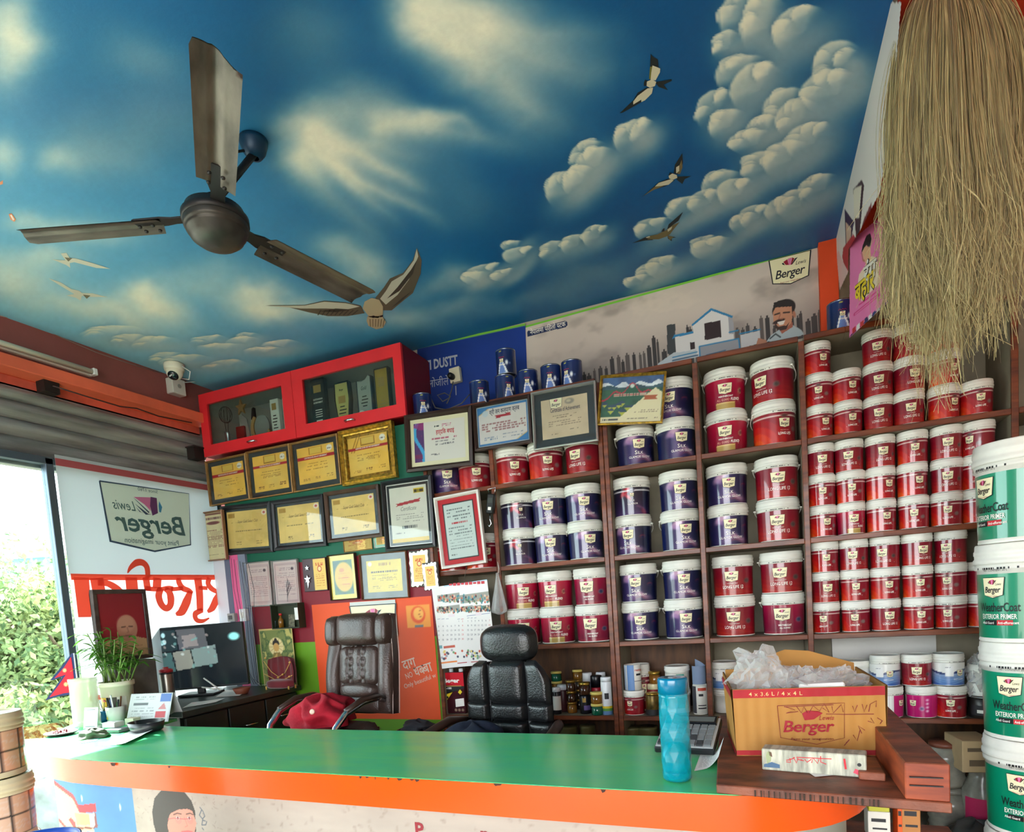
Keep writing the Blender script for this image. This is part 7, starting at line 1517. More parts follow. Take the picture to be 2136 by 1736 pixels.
gl = mat('amber glass', (150, 100, 34), .1, trans=.3, coat=.3); ggl = mat('green glass paint', (20, 92, 66), .15, coat=.3); dkj = mat('dark brown jar', (60, 36, 22), .15, coat=.3); lidy = mat('cream yellow lid', (226, 206, 110), .35); lidg = mat('gold metal lid', (190, 156, 70), .25, .8); lidb = mat('dull brass lid', (150, 116, 50), .3, .7); whc = mat('white cap plastic', (226, 228, 230), .35); blkp = mat('black can', (20, 20, 26), .3); spr = mat('red band', (150, 20, 36), .4)
def jar(px, py0, py1, Y, body, lid, label, w_=None, z=None, cat='jar', lidf=.26, band=None):
 """small jar from its top pixel row to its bottom row"""
 t_, q_ = on_y(px, py0, Y), on_y(px, py1, Y); z = q_.z if z is None else z; h_ = t_.z - q_.z; r_ = (w_ or 28) / 2 * .00212
 b = MB(); b.lathe([(0, 0), (r_ * .9, 0), (r_ * .95, .003), (r_ * .95, h_ * (1 - lidf)), (r_ * .8, h_ * (1 - lidf) + .003), (0, h_ * (1 - lidf) + .003)], 20); o = b.obj('jar', body, None, (t_.x, Y, z)); tag(o, label, cat, 'small pots on the lowest shelves')
 b = MB(); b.lathe([(0, h_ * (1 - lidf) + .0035), (r_, h_ * (1 - lidf) + .0035), (r_, h_ - .002), (r_ * .94, h_), (0, h_)], 20); b.obj('lid', lid, o)
 if band:
  b = MB(); b.lathe([(r_ * .96, h_ * .15), (r_ * .965, h_ * .16), (r_ * .965, h_ * .5), (r_ * .96, h_ * .51)], 20); b.obj('label', band, o)
 return o
Zs = z4 + .0005
jh = lambda px, py, Y: on_y(px, py, Y).z
def jstack(px, rows_, Y, w_=28):
 """jars standing on each other; rows from the bottom: (height px, body, lid, label)"""
 z = Zs
 for hp, bd, ld, lab in rows_:
  h_ = hp * .00212; r_ = w_ / 2 * .00212; b = MB(); k = .72
  b.lathe([(0, 0), (r_ * .9, 0), (r_ * .95, .003), (r_ * .95, h_ * k), (r_ * .8, h_ * k + .003), (0, h_ * k + .003)], 20); x = on_y(px, 1480, Y).x; o = b.obj('jar', bd, None, (x, Y, z)); tag(o, lab, 'jar', 'small pots on the lowest shelves')
  b = MB(); b.lathe([(0, h_ * k + .0035), (r_, h_ * k + .0035), (r_, h_ - .002), (r_ * .94, h_), (0, h_)], 20); b.obj('lid', ld, o); z += h_ + .0004
jstack(1165, [(22, dkj, lidy, 'dark jar at bottom of the back stack right of the black chair'), (22, dkj, lidb, 'second dark jar up in the back stack right of the black chair'), (26, gl, lidy, 'amber jar with cream lid beneath the green jar near the black chair'), (24, ggl, lidy, 'green jar with cream lid on top of the back stack')], 3.02, 27)
jstack(1194, [(26, gl, lidb, 'amber jar at bottom of the brass-lidded column'), (26, dkj, lidb, 'brown jar in the middle of the brass-lidded column'), (26, dkj, lidb, 'brown jar on top of the brass-lidded column')], 2.93, 25)
jstack(1209, [(24, dkj, lidb, 'lowest hidden brown jar behind the brass-lidded column'), (24, dkj, lidb, 'second hidden brown jar behind the brass-lidded column'), (24, dkj, lidb, 'third hidden brown jar behind the column'), (24, gl, lidy, 'cream lidded jar topping the rear column')], 3.04, 25)
jstack(1246, [(26, ggl, lidy, 'green jar with cream lid below the oil jar in front'), (27, gl, lidy, 'oil coloured jar with cream lid on the green jar')], 2.885, 29)
def can(px, pt, Y, w_, body, cap, label, capf=.12, draw=None, name='can', cat='can'):
 x = on_y(px, 1480, Y).x; h_ = on_y(px, pt, Y).z - Zs; r_ = w_ / 2 * .00212; b = MB(); k = 1 - capf
 b.lathe([(0, 0), (r_ * .96, 0), (r_, .003), (r_, h_ * k - .004), (r_ * .94, h_ * k), (0, h_ * k)], 26); o = b.obj(name, body, None, (x, Y, Zs), (0, 0, face_rot(x, Y, 0))); tag(o, label, cat, 'small pots on the lowest shelves')
 b = MB(); b.lathe([(0, h_ * k + .0005), (r_ * .98, h_ * k + .0005), (r_ * .98, h_ - .003), (r_ * .9, h_), (0, h_)], 26); b.obj('lid', cap, o)
 if draw:
  g = MB(); W3 = lambda d: (lambda a, c_: ((r_ + d) * math.sin(a / r_), -(r_ + d) * math.cos(a / r_), c_)); ms = draw(g, W3, r_, h_); g.obj('label', ms, o)
 return o
def band_draw(cols):
 def f(g, W3, r_, h_):
  ms = []
  for i, (z0, z1_, a0_, a1_, m_) in enumerate(cols):
   ms.append(m_); n = 14; g.quadstrip([W3(.0006 + i * .0002)(r_ * (a0_ + (a1_ - a0_) * k / n), h_ * z0) for k in range(n + 1)], [W3(.0006 + i * .0002)(r_ * (a0_ + (a1_ - a0_) * k / n), h_ * z1_) for k in range(n + 1)], i, True)
  return ms
 return f
lab_w = mat('white label', (226, 224, 214), .5); lab_b = mat('blue label stripe', (96, 132, 180), .45); lab_r = mat('red lettering', (190, 70, 50), .5); lab_k = mat('black label', (36, 36, 40), .5); lab_g = mat('teal label', (60, 150, 130), .5)
can(1163, 1434, 2.90, 20, blkp, whc, 'black bottle with white cap and pale label close to the black chair', .16, band_draw([(.15, .68, -1.2, 1.2, lab_w)]), 'bottle', 'bottle')
can(1176, 1428, 2.97, 26, mat('dark red can', (70, 24, 30), .4), whc, 'dark can with a domed white cap behind the pale labelled bottle', .2)
can(1222, 1449, 2.92, 27, blkp, blkp, 'black tin with a small emblem carrying a jar, lowest shelf', .03, band_draw([(.62, .85, -.5, .1, gold_p), (.2, .45, -.3, .9, mat('purple print', (110, 90, 150), .5))])); 
x = on_y(1222, 1480, 2.92).x; jz = on_y(1222, 1449, 2.92).z; b = MB(); b.lathe([(0, 0), (.026, 0), (.028, .003), (.028, .045), (.022, .048), (0, .048)], 20); o = b.obj('jar', dkj, None, (x, 2.92, jz + .0005)); tag(o, 'brown jar with brass lid standing on the black tin', 'jar', 'small pots on the lowest shelves'); b = MB(); b.lathe([(0, .0485), (.029, .0485), (.029, .062), (0, .064)], 20); b.obj('lid', lidg, o)
can(1229, 1403, 3.05, 24, whc, whc, 'white capped spray can at the back, left of the black and red one', .3); can(1257, 1402, 3.04, 24, whc, whc, 'white capped spray can at the back behind the black and red one', .3)
can(1247, 1409, 2.96, 27, spr, blkp, 'spray can with black cap and dark red body', .32, band_draw([(.3, .5, -.5, .5, lab_w)]), 'spray_can', 'spray can')
can(1267, 1412, 2.90, 25, whc, whc, 'white spray can with a rainbow foot beside the doubled post', .12, band_draw([(.42, .58, -.4, .4, lab_k), (.0, .1, -1.5, 1.5, lab_b), (.1, .17, -1.5, 1.5, mat('rainbow green', (90, 150, 60), .5)), (.17, .23, -1.5, 1.5, mat('rainbow yellow', (220, 190, 40), .5))]), 'spray_can', 'spray can')
p = on_y(1324, 1480, 2.91); SB = Size(.118, .052); bucket('B', SB, (p.x, 2.91, Zs), face_rot(p.x, 2.91, -.45), 'small red bucket under the blue striped tube, lowest shelf', 'small pots on the lowest shelves')
def tube_(px, Y, z, h_, r_, rot, label, open_=False):
 x = on_y(px, 1430, Y).x; b = MB(); b.lathe([(0, 0), (r_, 0), (r_, h_), (r_ * .97, h_), (r_ * .96, h_ - .006), (0, h_ - .006)], 28); o = b.obj('tube', lab_w, None, (x, Y, z), (0, 0, rot)); tag(o, label, 'tube', 'small pots on the lowest shelves'); g = MB(); W3 = lambda d: (lambda a, c_: ((r_ + d) * math.sin(a / r_), -(r_ + d) * math.cos(a / r_), c_))
 ms = band_draw([(0, 1, -.75, .1, lab_b), (.02, .98, -1.5, -.9, mat('pale blue stripe', (180, 196, 214), .5)), (.58, .66, .35, 1.0, lab_k), (.36, .38, .1, 1.4, lab_k)])(g, W3, r_, h_); g.text('restop', .016, lambda a, c_: W3(.0014)(r_ * .72 + a, h_ * .76 + c_), 1 + len(ms) - 1, .02); ms.append(lab_r)
 for i in range(len(g.m)): pass
 g.m = [min(v, len(ms) - 1) for v in g.m]; 
 g.text('restop', .016, lambda a, c_: W3(.0018)(r_ * .72 + a, h_ * .76 + c_), len(ms) - 1, .02); g.obj('label', ms, o); return o
tube_(1321, 2.91, Zs + SB.H + .001, .122, .040, .25, 'white tube with blue stripe standing on the small red bucket')
p = on_y(1340, 1480, 3.02); bucket('B', Size(.23, .048), (p.x, 3.02, Zs), .5, 'tall white-lidded red container behind the blue striped tube', 'small pots on the lowest shelves')
can(1363, 1445, 2.90, 32, mat('gold printed tin', (120, 96, 40), .35, .5, var=.5, vscale=30), lidg, 'gold and black tin with a gold lid beside the small red bucket', .08, band_draw([(0, .26, -1.6, 1.6, lab_k)]))
can(1366, 1426, 3.0, 30, mat('red pot body', (130, 30, 34), .4), wl, 'cream lidded pot behind the gold and black tin', .2); x = on_y(1367, 1440, 3.0).x; jz = on_y(1366, 1426, 3.0).z; b = MB(); b.lathe([(0, 0), (.026, 0), (.028, .003), (.028, .043), (.022, .046), (0, .046)], 20); o = b.obj('jar', gl, None, (x, 3.0, jz + .0005)); tag(o, 'amber jar with brass lid standing on the cream lidded pot', 'jar', 'small pots on the lowest shelves'); b = MB(); b.lathe([(0, .0465), (.030, .0465), (.030, .060), (0, .062)], 20); b.obj('lid', lidg, o)
p = on_y(1416, 1480, 2.97); SBu = Size(.112, .060)
for k in range(2):
 bm_ = ('plain', k); o = link('plain_bucket', body_mesh(SBu, 'plain_bucket'), None, (p.x, 2.97, Zs + k * SBu.H), (0, 0, -.3)); tag(o, ['white bucket hidden behind the teal bottle, lower of two', 'white bucket with teal edged label above the teal bottle'][k], 'bucket', 'small pots on the lowest shelves'); link('lid', lid_mesh(SBu, 'lid'), o); g = MB(); W3 = SBu.wrap; n = 14
 for i, (a0_, a1_) in enumerate(((-.06, .02), (.02, .06))): g.quadstrip([SBu.wrap(.0008)(a0_ + (a1_ - a0_) * j / n, .025) for j in range(n + 1)], [SBu.wrap(.0008)(a0_ + (a1_ - a0_) * j / n, .075) for j in range(n + 1)], i, True)
 g.stroke([(-.03, .05), (.0, .05)], .008, SBu.wrap(.0012), 2); g.obj('label', [lab_w, lab_g, lab_k], o)
can(1462, 1427, 2.92, 32, lab_w, lab_w, 'grey and white lettered tub beside the calculator, right end of lowest shelf', .04, band_draw([(.05, .95, -1.6, -.55, mat('dark side', (60, 60, 70), .5)), (.80, .9, -.3, .9, lab_r), (.62, .70, -.2, .4, lab_k), (.2, .24, -.3, .8, lab_k), (.30, .33, -.3, .8, lab_k)]))
x = on_y(1456, 1400, 2.93).x; jz = on_y(1462, 1427, 2.92).z; b = MB(); b.grid(lambda u, v: ((.030 + .006 * u) * math.cos(-2.6 + 4.6 * u), (.030 + .006 * u) * math.sin(-2.6 + 4.6 * u), (.085 + .03 * max(0, u - .7) * 3) * v), 24, 4); o = b.obj('paper_roll', sheet_mat('blue tinted paper', (150, 168, 196), False, .3), None, (x, 2.93, jz + .001)); tag(o, 'loosely rolled blue and white paper on the lettered tub', 'paper roll', 'small pots on the lowest shelves')
p = on_y(1510, 1400, 2.98); SC1 = Size(.125, .062)
bucket('I', SC1, (p.x, 2.98, Zs + .112), face_rot(p.x, 2.98, .1), 'white and blue bucket on a grey one, left behind the carton', 'small pots on the lowest shelves'); o = link('plain_bucket', body_mesh(Size(.11, .06), 'plain_bucket'), None, (p.x + .004, 2.98, Zs)); tag(o, 'plain grey white bucket underneath the blue one behind the carton', 'bucket', 'small pots on the lowest shelves'); link('lid', lid_mesh(Size(.11, .06), 'lid'), o)
tube_(1655, 2.98, Zs, .255, .046, .4, 'white tube with blue stripe rising behind the carton plastic'); 
p = on_y(1730, 1400, 2.99); b = MB(); b.lathe([(0, 0), (.055, 0), (.057, .01), (.057, .20), (.06, .205), (.06, .225), (.045, .228), (0, .226)], 28); o = b.obj('tin', mat('old grey tin', (140, 134, 120), .4, .3), None, (p.x, 2.99, Zs)); tag(o, 'old grey tin standing behind the carton right flap', 'tin', 'small pots on the lowest shelves')
for px, k, o_, lab in ((1788, 'I', -.9, 'white bucket partly hidden behind the carton top right'), ):
 p = on_y(px, 1420, 2.97); bucket(k, Size(.125, .062), (p.x, 2.97, Zs + .105), face_rot(p.x, 2.97, o_), lab, 'small pots on the lowest shelves'); bucket('J', Size(.104, .06), (p.x, 2.97, Zs), face_rot(p.x, 2.97, .6), 'magenta bucket hidden low behind the carton', 'small pots on the lowest shelves')
SD = Size(.128, .0585)
for px, k, o_, lab in ((1853, 'J', .75, 'magenta and white bucket, first of the lower row right of the carton'), (1922, 'J', -.6, 'magenta bucket, second of the lower row right of the carton'), (1983, 'B', .0, 'dark red bucket, third of the lower row right of the carton')):
 p = on_y(px, 1480, 2.90); bucket(k, SD, (p.x, 2.90, Zs), face_rot(p.x, 2.90, o_), lab, 'buckets on the lowest shelf, right')
for px, k, o_, lab in ((1846, 'I', .2, 'white and blue bucket, left of the upper three on the lowest right shelf'), (1912, 'A', .05, 'dark red bucket between two blue ones on the lowest right shelf'), (1978, 'I', .6, 'white and blue bucket, right of the upper three on the lowest right shelf')):
 p = on_y(px, 1400, 2.90); bucket(k, SD, (p.x, 2.905, Zs + SD.H + .001), face_rot(p.x, 2.9, o_), lab, 'buckets on the lowest shelf, right')
p = on_y(2058, 1470, 2.90); can(2058, 1450, 2.90, 58, mat('dark metal tin', (70, 66, 64), .3, .6, var=.4), silverm, 'dark metal paint tin under the wrapped bucket at right', .06, band_draw([(.15, .6, -.9, .9, lab_k), (.25, .4, -.5, .5, lab_w)]), 'paint_tin', 'paint tin')
bucket('B', Size(.125, .058), (p.x, 2.90, on_y(2058, 1450, 2.9).z + .001), face_rot(p.x, 2.9, .2), 'red bucket wrapped in clear plastic at the right of the lowest shelf', 'buckets on the lowest shelf, right')
film('plastic_wrap', 'clear plastic wrap over the red bucket at right', 'plastic wrap', (p.x + .005, 2.90, on_y(2058, 1450, 2.9).z + .05), .072, .072, .095, 27, .5)
b = MB(); b.box(0, -.002, 0, .40, .002, .20); p = on_y(1738, 1420, 3.10); o = b.obj('white_board', mat('white board', (206, 204, 198), .5), None, (p.x, 3.10, on_y(1738, 1420, 3.1).z), (R(-2), 0, 0)); tag(o, 'white sheet of board leaning on the back behind the buckets', 'board')
A_, B_ = on_y(921, 1404, 2.88), on_y(972, 1484, 2.88); tw_, th_ = B_.x - A_.x, A_.z - Zs
o = MB(); o.box(0, 0, 0, tw_, .085, th_); o = o.obj('rectangular_tin', mat('maroon tin', (76, 22, 34), .3, .2, var=.3), None, (A_.x, 2.88, Zs), bevel=.003); tag(o, 'rectangular red and black thinner tin left of the black chair', 'tin')
b = MB(); F4 = lambda x, z, l=.001: (lambda a, c_: (x * tw_ + a, -l, z * th_ + c_))
b.flat([F4(0, 0)(0, th_ * .70), F4(0, 0)(tw_, th_ * .66), F4(0, 0)(tw_, th_), F4(0, 0)(0, th_)], 0); b.flat([F4(0, 0)(0, th_ * .45), F4(0, 0)(tw_, th_ * .62), F4(0, 0)(tw_, th_ * .67), F4(0, 0)(0, th_ * .71)], 1); b.flat([F4(0, 0)(0, th_ * .22), F4(0, 0)(tw_ * .5, th_ * .56), F4(0, 0)(0, th_ * .46)], 2); b.flat([F4(0, 0)(tw_ * .55, th_ * .16), F4(0, 0)(tw_ * .95, th_ * .19), F4(0, 0)(tw_ * .95, th_ * .38), F4(0, 0)(tw_ * .55, th_ * .35)], 3)
b.flat([F4(0, 0, .0014)(tw_ * .70, th_ * .52), F4(0, 0, .0014)(tw_ * .8, th_ * .47), F4(0, 0, .0014)(tw_ * .9, th_ * .53), F4(0, 0, .0014)(tw_ * .8, th_ * .59)], 2); b.text('Beger', .032, F4(.44, .76, .0016), 3, .04, 0, 1, 0, tw_ * .74); b.text('A-100', .015, F4(.25, .60, .0016), 3, .03, 0, 1, 0, tw_ * .34); b.stroke([(0, 0), (tw_ * .8, 0)], .005, F4(.08, .675, .0016), 4); b.stroke([(0, 0), (tw_ * .14, 0)], .012, F4(.1, .40, .0018), 1)
for i in range(3): b.add([F4(.55 + .16 * i, .09, .0016)(.008 * math.cos(a), .008 * math.sin(a)) for a in np.linspace(0, 2 * PI, 12)[:-1]], [tuple(range(11))], 5)
b.obj('tin_print', [mat('red tin print', (196, 22, 40), .35), BLACK_PR, mat('yellow tin print', (226, 200, 40), .4), WHITE_PR, gold_p, mat('brown rings', (150, 120, 100), .5)], o)
for sx in (.3, .75):
 b = MB(); b.lathe([(0, 0), (.012, 0), (.012, .016), (0, .018)], 14, 0, tw_ * sx, .04, th_); b.obj('screw_cap', whc, o)
board = MB(); board.box(.216, 2.80, .42, 1.5, 3.12, .44); o = board.obj('low_shelf', inner, None); tag(o, 'low grey board under the right shelves carrying jars and cartons', 'shelf board')
clr = mat('cloudy clear plastic', (176, 172, 156), .2, trans=.35, var=.3, vscale=12)
for px, pt, pb, w_, lab in ((1970, 1545, 1630, 66, 'large cloudy plastic jar with brown lid below the lowest right shelf'), (1983, 1638, 1730, 78, 'large cloudy plastic jar standing below the other, lower right')):
 t_, q_ = on_y(px, pt, 2.86), on_y(px, pb, 2.86); z_ = .4405 if pb > 1700 else .4405 + (on_y(1983, 1638, 2.86).z - .44) + .002; h_ = t_.z - z_; r_ = w_ / 2 * .00206
 b = MB(); b.lathe([(0, 0), (r_ * .9, 0), (r_, .01)] + [(r_ * (1 + .03 * math.cos(k * PI)), h_ * (.08 + .07 * k)) for k in range(10)] + [(r_ * .8, h_ * .84), (r_ * .72, h_ * .88), (0, h_ * .88)], 28); o = b.obj('plastic_jar', clr, None, (t_.x, 2.86, z_)); tag(o, lab, 'jar'); b = MB(); b.lathe([(0, h_ * .885), (r_ * .8, h_ * .885), (r_ * .8, h_ * .98), (0, h_)], 26); b.obj('lid', mat('brown screw lid', (110, 60, 44), .4) if pt < 1600 else clr, o)
def carton_px(px0, px1, pt, pb, Y, dp, m_, label, rot=0, z=None):
 a, c_ = on_y(px0, pb, Y), on_y(px1, pt, Y); b = MB(); b.box(0, 0, 0, c_.x - a.x, dp, c_.z - a.z); o = b.obj('small_carton', m_, None, (a.x, Y, a.z if z is None else z), (0, 0, rot), .002); tag(o, label, 'carton'); g = MB(); w_, h_ = c_.x - a.x, c_.z - a.z
 g.stroke([(w_ * .15, h_ * .72), (w_ * .7, h_ * .72)], h_ * .12, lambda x, z_: (x, -.001, z_), 0); g.stroke([(w_ * .2, h_ * .3), (w_ * .85, h_ * .3)], h_ * .2, lambda x, z_: (x, -.001, z_), 0); g.obj('carton_print', mat('dull carton print', (96, 80, 60), .7), o); return o
carton_px(2008, 2082, 1548, 1612, 2.72, .16, mat('pale cardboard', (186, 160, 120), .75, var=.1), 'pale cardboard carton tilted on the jumble at lower right', .12, None)
for px, pt, lab, col_ in ((2050, 1613, 'cloudy jar with a pink label beside the green pails', (190, 40, 90)),):
 t_ = on_y(px, pt, 2.80); b = MB(); h_ = on_y(2045, 1612, 2.72).z - .4405 - .001; b.lathe([(0, 0), (.06, 0), (.068, .01), (.068, h_ * .7), (.045, h_ * .88), (.045, h_), (0, h_)], 26); o = b.obj('plastic_jar', clr, None, (t_.x, 2.80, .4405)); tag(o, lab, 'jar'); g = MB(); n = 12; W3 = lambda a, c_: (.0688 * math.sin(a), -.0688 * math.cos(a), c_); g.quadstrip([W3(-1.2 + 1.7 * k / n, h_ * .3) for k in range(n + 1)], [W3(-1.2 + 1.7 * k / n, h_ * .62) for k in range(n + 1)], 0, True); g.obj('label', mat('pink jar label', col_, .5), o)
o = clump('plastic_sack', 'crumpled dark grey plastic sack at the lower right floor of the shelves', 'sack', Vector(on_y(2035, 1735, 2.70)), .10, .09, .10, mat('dark grey polythene', (74, 74, 72), .3, var=.3), 21, .4, 22); o.location.z = .442
wood_st = MB(); sp = on_y(1835, 1736, 1.97)
b = MB(); b.box(-.10, -.06, 0, .20, .12, sp.z - .02); o = b.obj('low_stand', tray_w, None, (sp.x, 1.99, 0), bevel=.003); tag(o, 'low wooden stand holding small cartons behind the counter end', 'stand')
q0 = sp.z - .0195
def stack_box(px0, px1, pt, Y, z0, m_, lab):
 a, c_ = on_y(px0, 1700, Y), on_y(px1, 1700, Y); h_ = on_y((px0 + px1) / 2, pt, Y).z - z0; b = MB(); b.box(0, 0, 0, c_.x - a.x, .07, h_); o = b.obj('small_carton', m_, None, (a.x, Y, z0), bevel=.0015); tag(o, lab, 'carton'); g = MB(); w_ = c_.x - a.x
 g.stroke([(w_ * .15, h_ * .7), (w_ * .8, h_ * .7)], h_ * .12, lambda x, z_: (x, -.001, z_), 0); g.stroke([(w_ * .2, h_ * .4), (w_ * .85, h_ * .4)], h_ * .06, lambda x, z_: (x, -.001, z_), 0); g.obj('carton_print', lab_k, o); return z0 + h_
za = stack_box(1810, 1857, 1694, 1.96, q0, lab_w, 'small white carton under the yellow one behind the counter end'); stack_box(1812, 1856, 1655, 1.96, za + .0005, mat('yellow green carton', (190, 190, 60), .5), 'small yellow carton on a white one behind the counter end')
za = stack_box(1880, 1920, 1672, 1.96, q0, mat('brown carton', (176, 120, 66), .6), 'upright brown carton right of the yellow one'); stack_box(1872, 1882, 1672, 1.958, q0, mat('orange carton', (220, 90, 30), .5), 'thin orange carton edge beside the brown carton'); o = clump('green_tape_ball', 'crumpled green film on top of the brown carton', 'film', Vector((on_y(1898, 1672, 1.98).x, 1.99, za + .001)), .025, .02, .02, mat('green film', (20, 120, 60), .3), 4, .4, 14)
for px, Y, w_, lab in ((1185, 2.98, .05, 'dim tin in the dark space under the lowest left shelf'), (1226, 3.0, .04, 'yellowish dim tin in the dark under the lowest left shelf'), (1318, 2.98, .045, 'dim tin in the dark right of the doubled post'), (1350, 2.99, .05, 'dim round tin in the dark behind the calculator')):
 x = on_y(px, 1520, Y).x; b = MB(); b.lathe([(0, 0), (w_, 0), (w_, .20), (w_ * 1.03, .205), (w_ * 1.03, .215), (0, .213)], 20); o = b.obj('tin', mat('dim olive tin', (100, 96, 60), .4, .3), None, (x, Y, .61)); tag(o, lab, 'tin')
b = MB(); b.box(-1.575, 2.863, .585, -.66, 3.12, .605); b.box(-.61, 2.863, .585, .19, 3.12, .605); o = b.obj('low_shelf', inner, None); tag(o, 'dark low shelf board behind the counter', 'shelf board')
XS = XL + .024
zw = lambda x, y: (x / 3.946, 1040 + y / 3.946); zw1 = lambda x, y: (x / 3.946, 640 + y / 3.946)
def wp(x, y, l=0.0): p = on_x(x, y, XS + l); return (p.x, p.y, p.z)
yA, yB, zT = 1.978, 2.918, 2.352
vin = sheet_mat('translucent white vinyl', (184, 190, 194), amount=.2)
b = MB(); b.grid(lambda u, v: (XS, yA + (yB - yA) * u, .9 + (zT - .9) * v), 10, 14); b.f = [tuple(reversed(f_)) for f_ in b.f]
vs_ = b.obj('window_banner', vin, None); tag(vs_, 'white vinyl sheet in the window with the lettering seen mirrored', 'banner')
b = MB(); b.flat([(XS + .002, yA, 2.300), (XS + .002, yB, 2.300), (XS + .002, yB, 2.335), (XS + .002, yA, 2.335)]); b.obj('red_stripe', sheet_mat('vinyl red', (190, 96, 100), amount=.35), vs_)
vg, vp, vk, vr = sheet_mat('vinyl grey green', (86, 112, 112), amount=.3), sheet_mat('vinyl plum', (110, 70, 110), amount=.3), sheet_mat('vinyl dark rim', (70, 84, 104), amount=.3), sheet_mat('vinyl coral', (238, 84, 62), amount=.4); vpk = sheet_mat('vinyl pink', (216, 130, 170), amount=.35); vcr = sheet_mat('vinyl cream', (214, 220, 204), amount=.4); vor = sheet_mat('vinyl orange', (244, 150, 110), amount=.4)
b = MB(); Wp = lambda L, l: [wp(*zw(x, y), l) for x, y in L]
shield = [(815, -143), (1552, -38), (1565, 382), (1270, 436), (905, 352)]
b.flat(Wp(shield, .003), 0)
for a, c_ in zip(shield, shield[1:] + shield[:1]):
 pass
f2 = lambda l: (lambda y, z: (XS + l, y, z))
pts2 = [wp(*zw(x, y)) for x, y in shield]; pts2 = [(p[1], p[2]) for p in pts2]; b.stroke(pts2 + [pts2[0]], [.008, .004, .008, .010, .014, .008][:6], f2(.0042), 1)
c_ = wp(*zw(1225, 290)); e_ = wp(*zw(945, 240)); a_ = wp(*zw(1520, 290)); wdt = a_[1] - e_[1]; cy_ = (a_[1] + e_[1]) / 2
sl = (a_[2] - e_[2]) / wdt
b.text('Berger', .150, lambda x, z: (XS + .005, cy_ - x, e_[2] + z - .012), 2, .016, .16, .95, 0, wdt)
l0 = wp(*zw(1110, 105)); l1 = wp(*zw(930, 100)); b.text('Lewis', .075, lambda x, z: (XS + .005, (l0[1] + l1[1]) / 2 - x, l0[2] + z), 2, 0, .35, 1, 0, (l0[1] - l1[1]) * 1.05)
t0, t1_ = wp(*zw(1465, 368)), wp(*zw(1020, 330)); b.text('Paint your imagination', .042, lambda x, z: (XS + .005, (t0[1] + t1_[1]) / 2 - x, (t0[2] + t1_[2]) / 2 - .018 + z), 2, 0, 0, 1, 0, t0[1] - t1_[1])
s0, s1_ = wp(*zw1(1292, 1520)), wp(*zw1(1130, 1510)); b.text('Since 1760', .026, lambda x, z: (XS + .005, (s0[1] + s1_[1]) / 2 - x, s0[2] - .012 + z), 2, 0, 0, 1, 0, s0[1] - s1_[1])
W1 = lambda L, l: [wp(*zw1(x, y), l) for x, y in L]
b.flat(W1([(1100, 1565), (1240, 1570), (1235, 1680), (1220, 1650)], .0052), 4); b.flat(W1([(1150, 1590), (1230, 1600), (1240, 1680)], .0056), 4)
b.flat(W1([(1240, 1565), (1290, 1575), (1300, 1700), (1255, 1720), (1235, 1640)], .0054), 3)
for L in ([(1095, 1570), (1120, 1590), (1230, 1690), (1225, 1700)], [(1090, 1600), (1110, 1620), (1220, 1705), (1250, 1710), (1200, 1712)], [(1120, 1650), (1160, 1690), (1200, 1700), (1150, 1690)]): b.flat(W1(L, .0054), 1)
b.flat(W1([(1310, 1600), (1335, 1650), (1325, 1695), (1310, 1690), (1305, 1640)], .0054), 5)
b.obj('sheet_print', [vcr, vk, vg, vp, vpk, sheet_mat('vinyl blue', (80, 150, 190), amount=.35)], vs_)
b = MB(); fz = f2(.003); PX2 = lambda L: [(lambda p: (p[1], p[2]))(wp(*zw(x, y))) for x, y in L]
k_ = lambda n: n / 3.946 * .0036
for L, wd in (([(580, 645), (1000, 650), (1400, 650), (1805, 650)], 34), ([(665, 650), (680, 800), (695, 978)], [84, 78, 70]), ([(790, 655), (810, 760)], 74), ([(800, 690), (880, 700), (950, 740), (990, 790)], [40, 36, 44, 60]), ([(1075, 650), (1085, 760)], 74), ([(1045, 615), (1070, 570), (1120, 530), (1170, 530), (1205, 570), (1212, 650)], [6, 24, 40, 40, 36, 30]),
   ([(1195, 650), (1212, 760)], 44), ([(1190, 740), (1300, 750), (1380, 735), (1420, 745)], [30, 26, 24, 30]), ([(1290, 655), (1285, 740)], 56), ([(1320, 740), (1300, 800), (1320, 870), (1360, 905), (1395, 880), (1400, 820), (1385, 770), (1350, 745)], [40, 46, 44, 40, 44, 50, 44, 30]),
   ([(1400, 750), (1500, 740)], 26), ([(1460, 655), (1470, 700), (1500, 740), (1550, 760), (1580, 780)], [36, 40, 40, 34, 20]), ([(1560, 765), (1530, 850), (1490, 930), (1440, 955)], [34, 60, 56, 16]), ([(1620, 655), (1635, 780), (1640, 925)], [60, 56, 50]), ([(1630, 735), (1700, 740)], 26), ([(1715, 655), (1705, 700), (1730, 740), (1780, 770), (1815, 785)], [40, 40, 40, 30, 18]), ([(1800, 770), (1770, 840), (1740, 900), (1700, 935)], [30, 56, 50, 18]),
   ([(1660, 920), (1600, 950), (1610, 1000), (1660, 1010), (1715, 985)], [30, 40, 34, 26, 8])):
 P_ = PX2(L); b.stroke(P_, [k_(v) for v in wd] if isinstance(wd, list) else k_(wd), f2(.003 + .0003 * (_n := globals().get('_n', 0) + 1)), 0, True)
b.obj('mirrored_word', vr, vs_); b = MB()
for L, wd in (([(1040, 1380), (1100, 1390), (1130, 1440), (1060, 1500)], [20, 50, 60, 40]), ([(1140, 1420), (1150, 1450)], 30)): b.stroke(PX2(L), [k_(v) for v in wd] if isinstance(wd, list) else k_(wd), fz, 0)
b.obj('orange_print', vor, vs_)
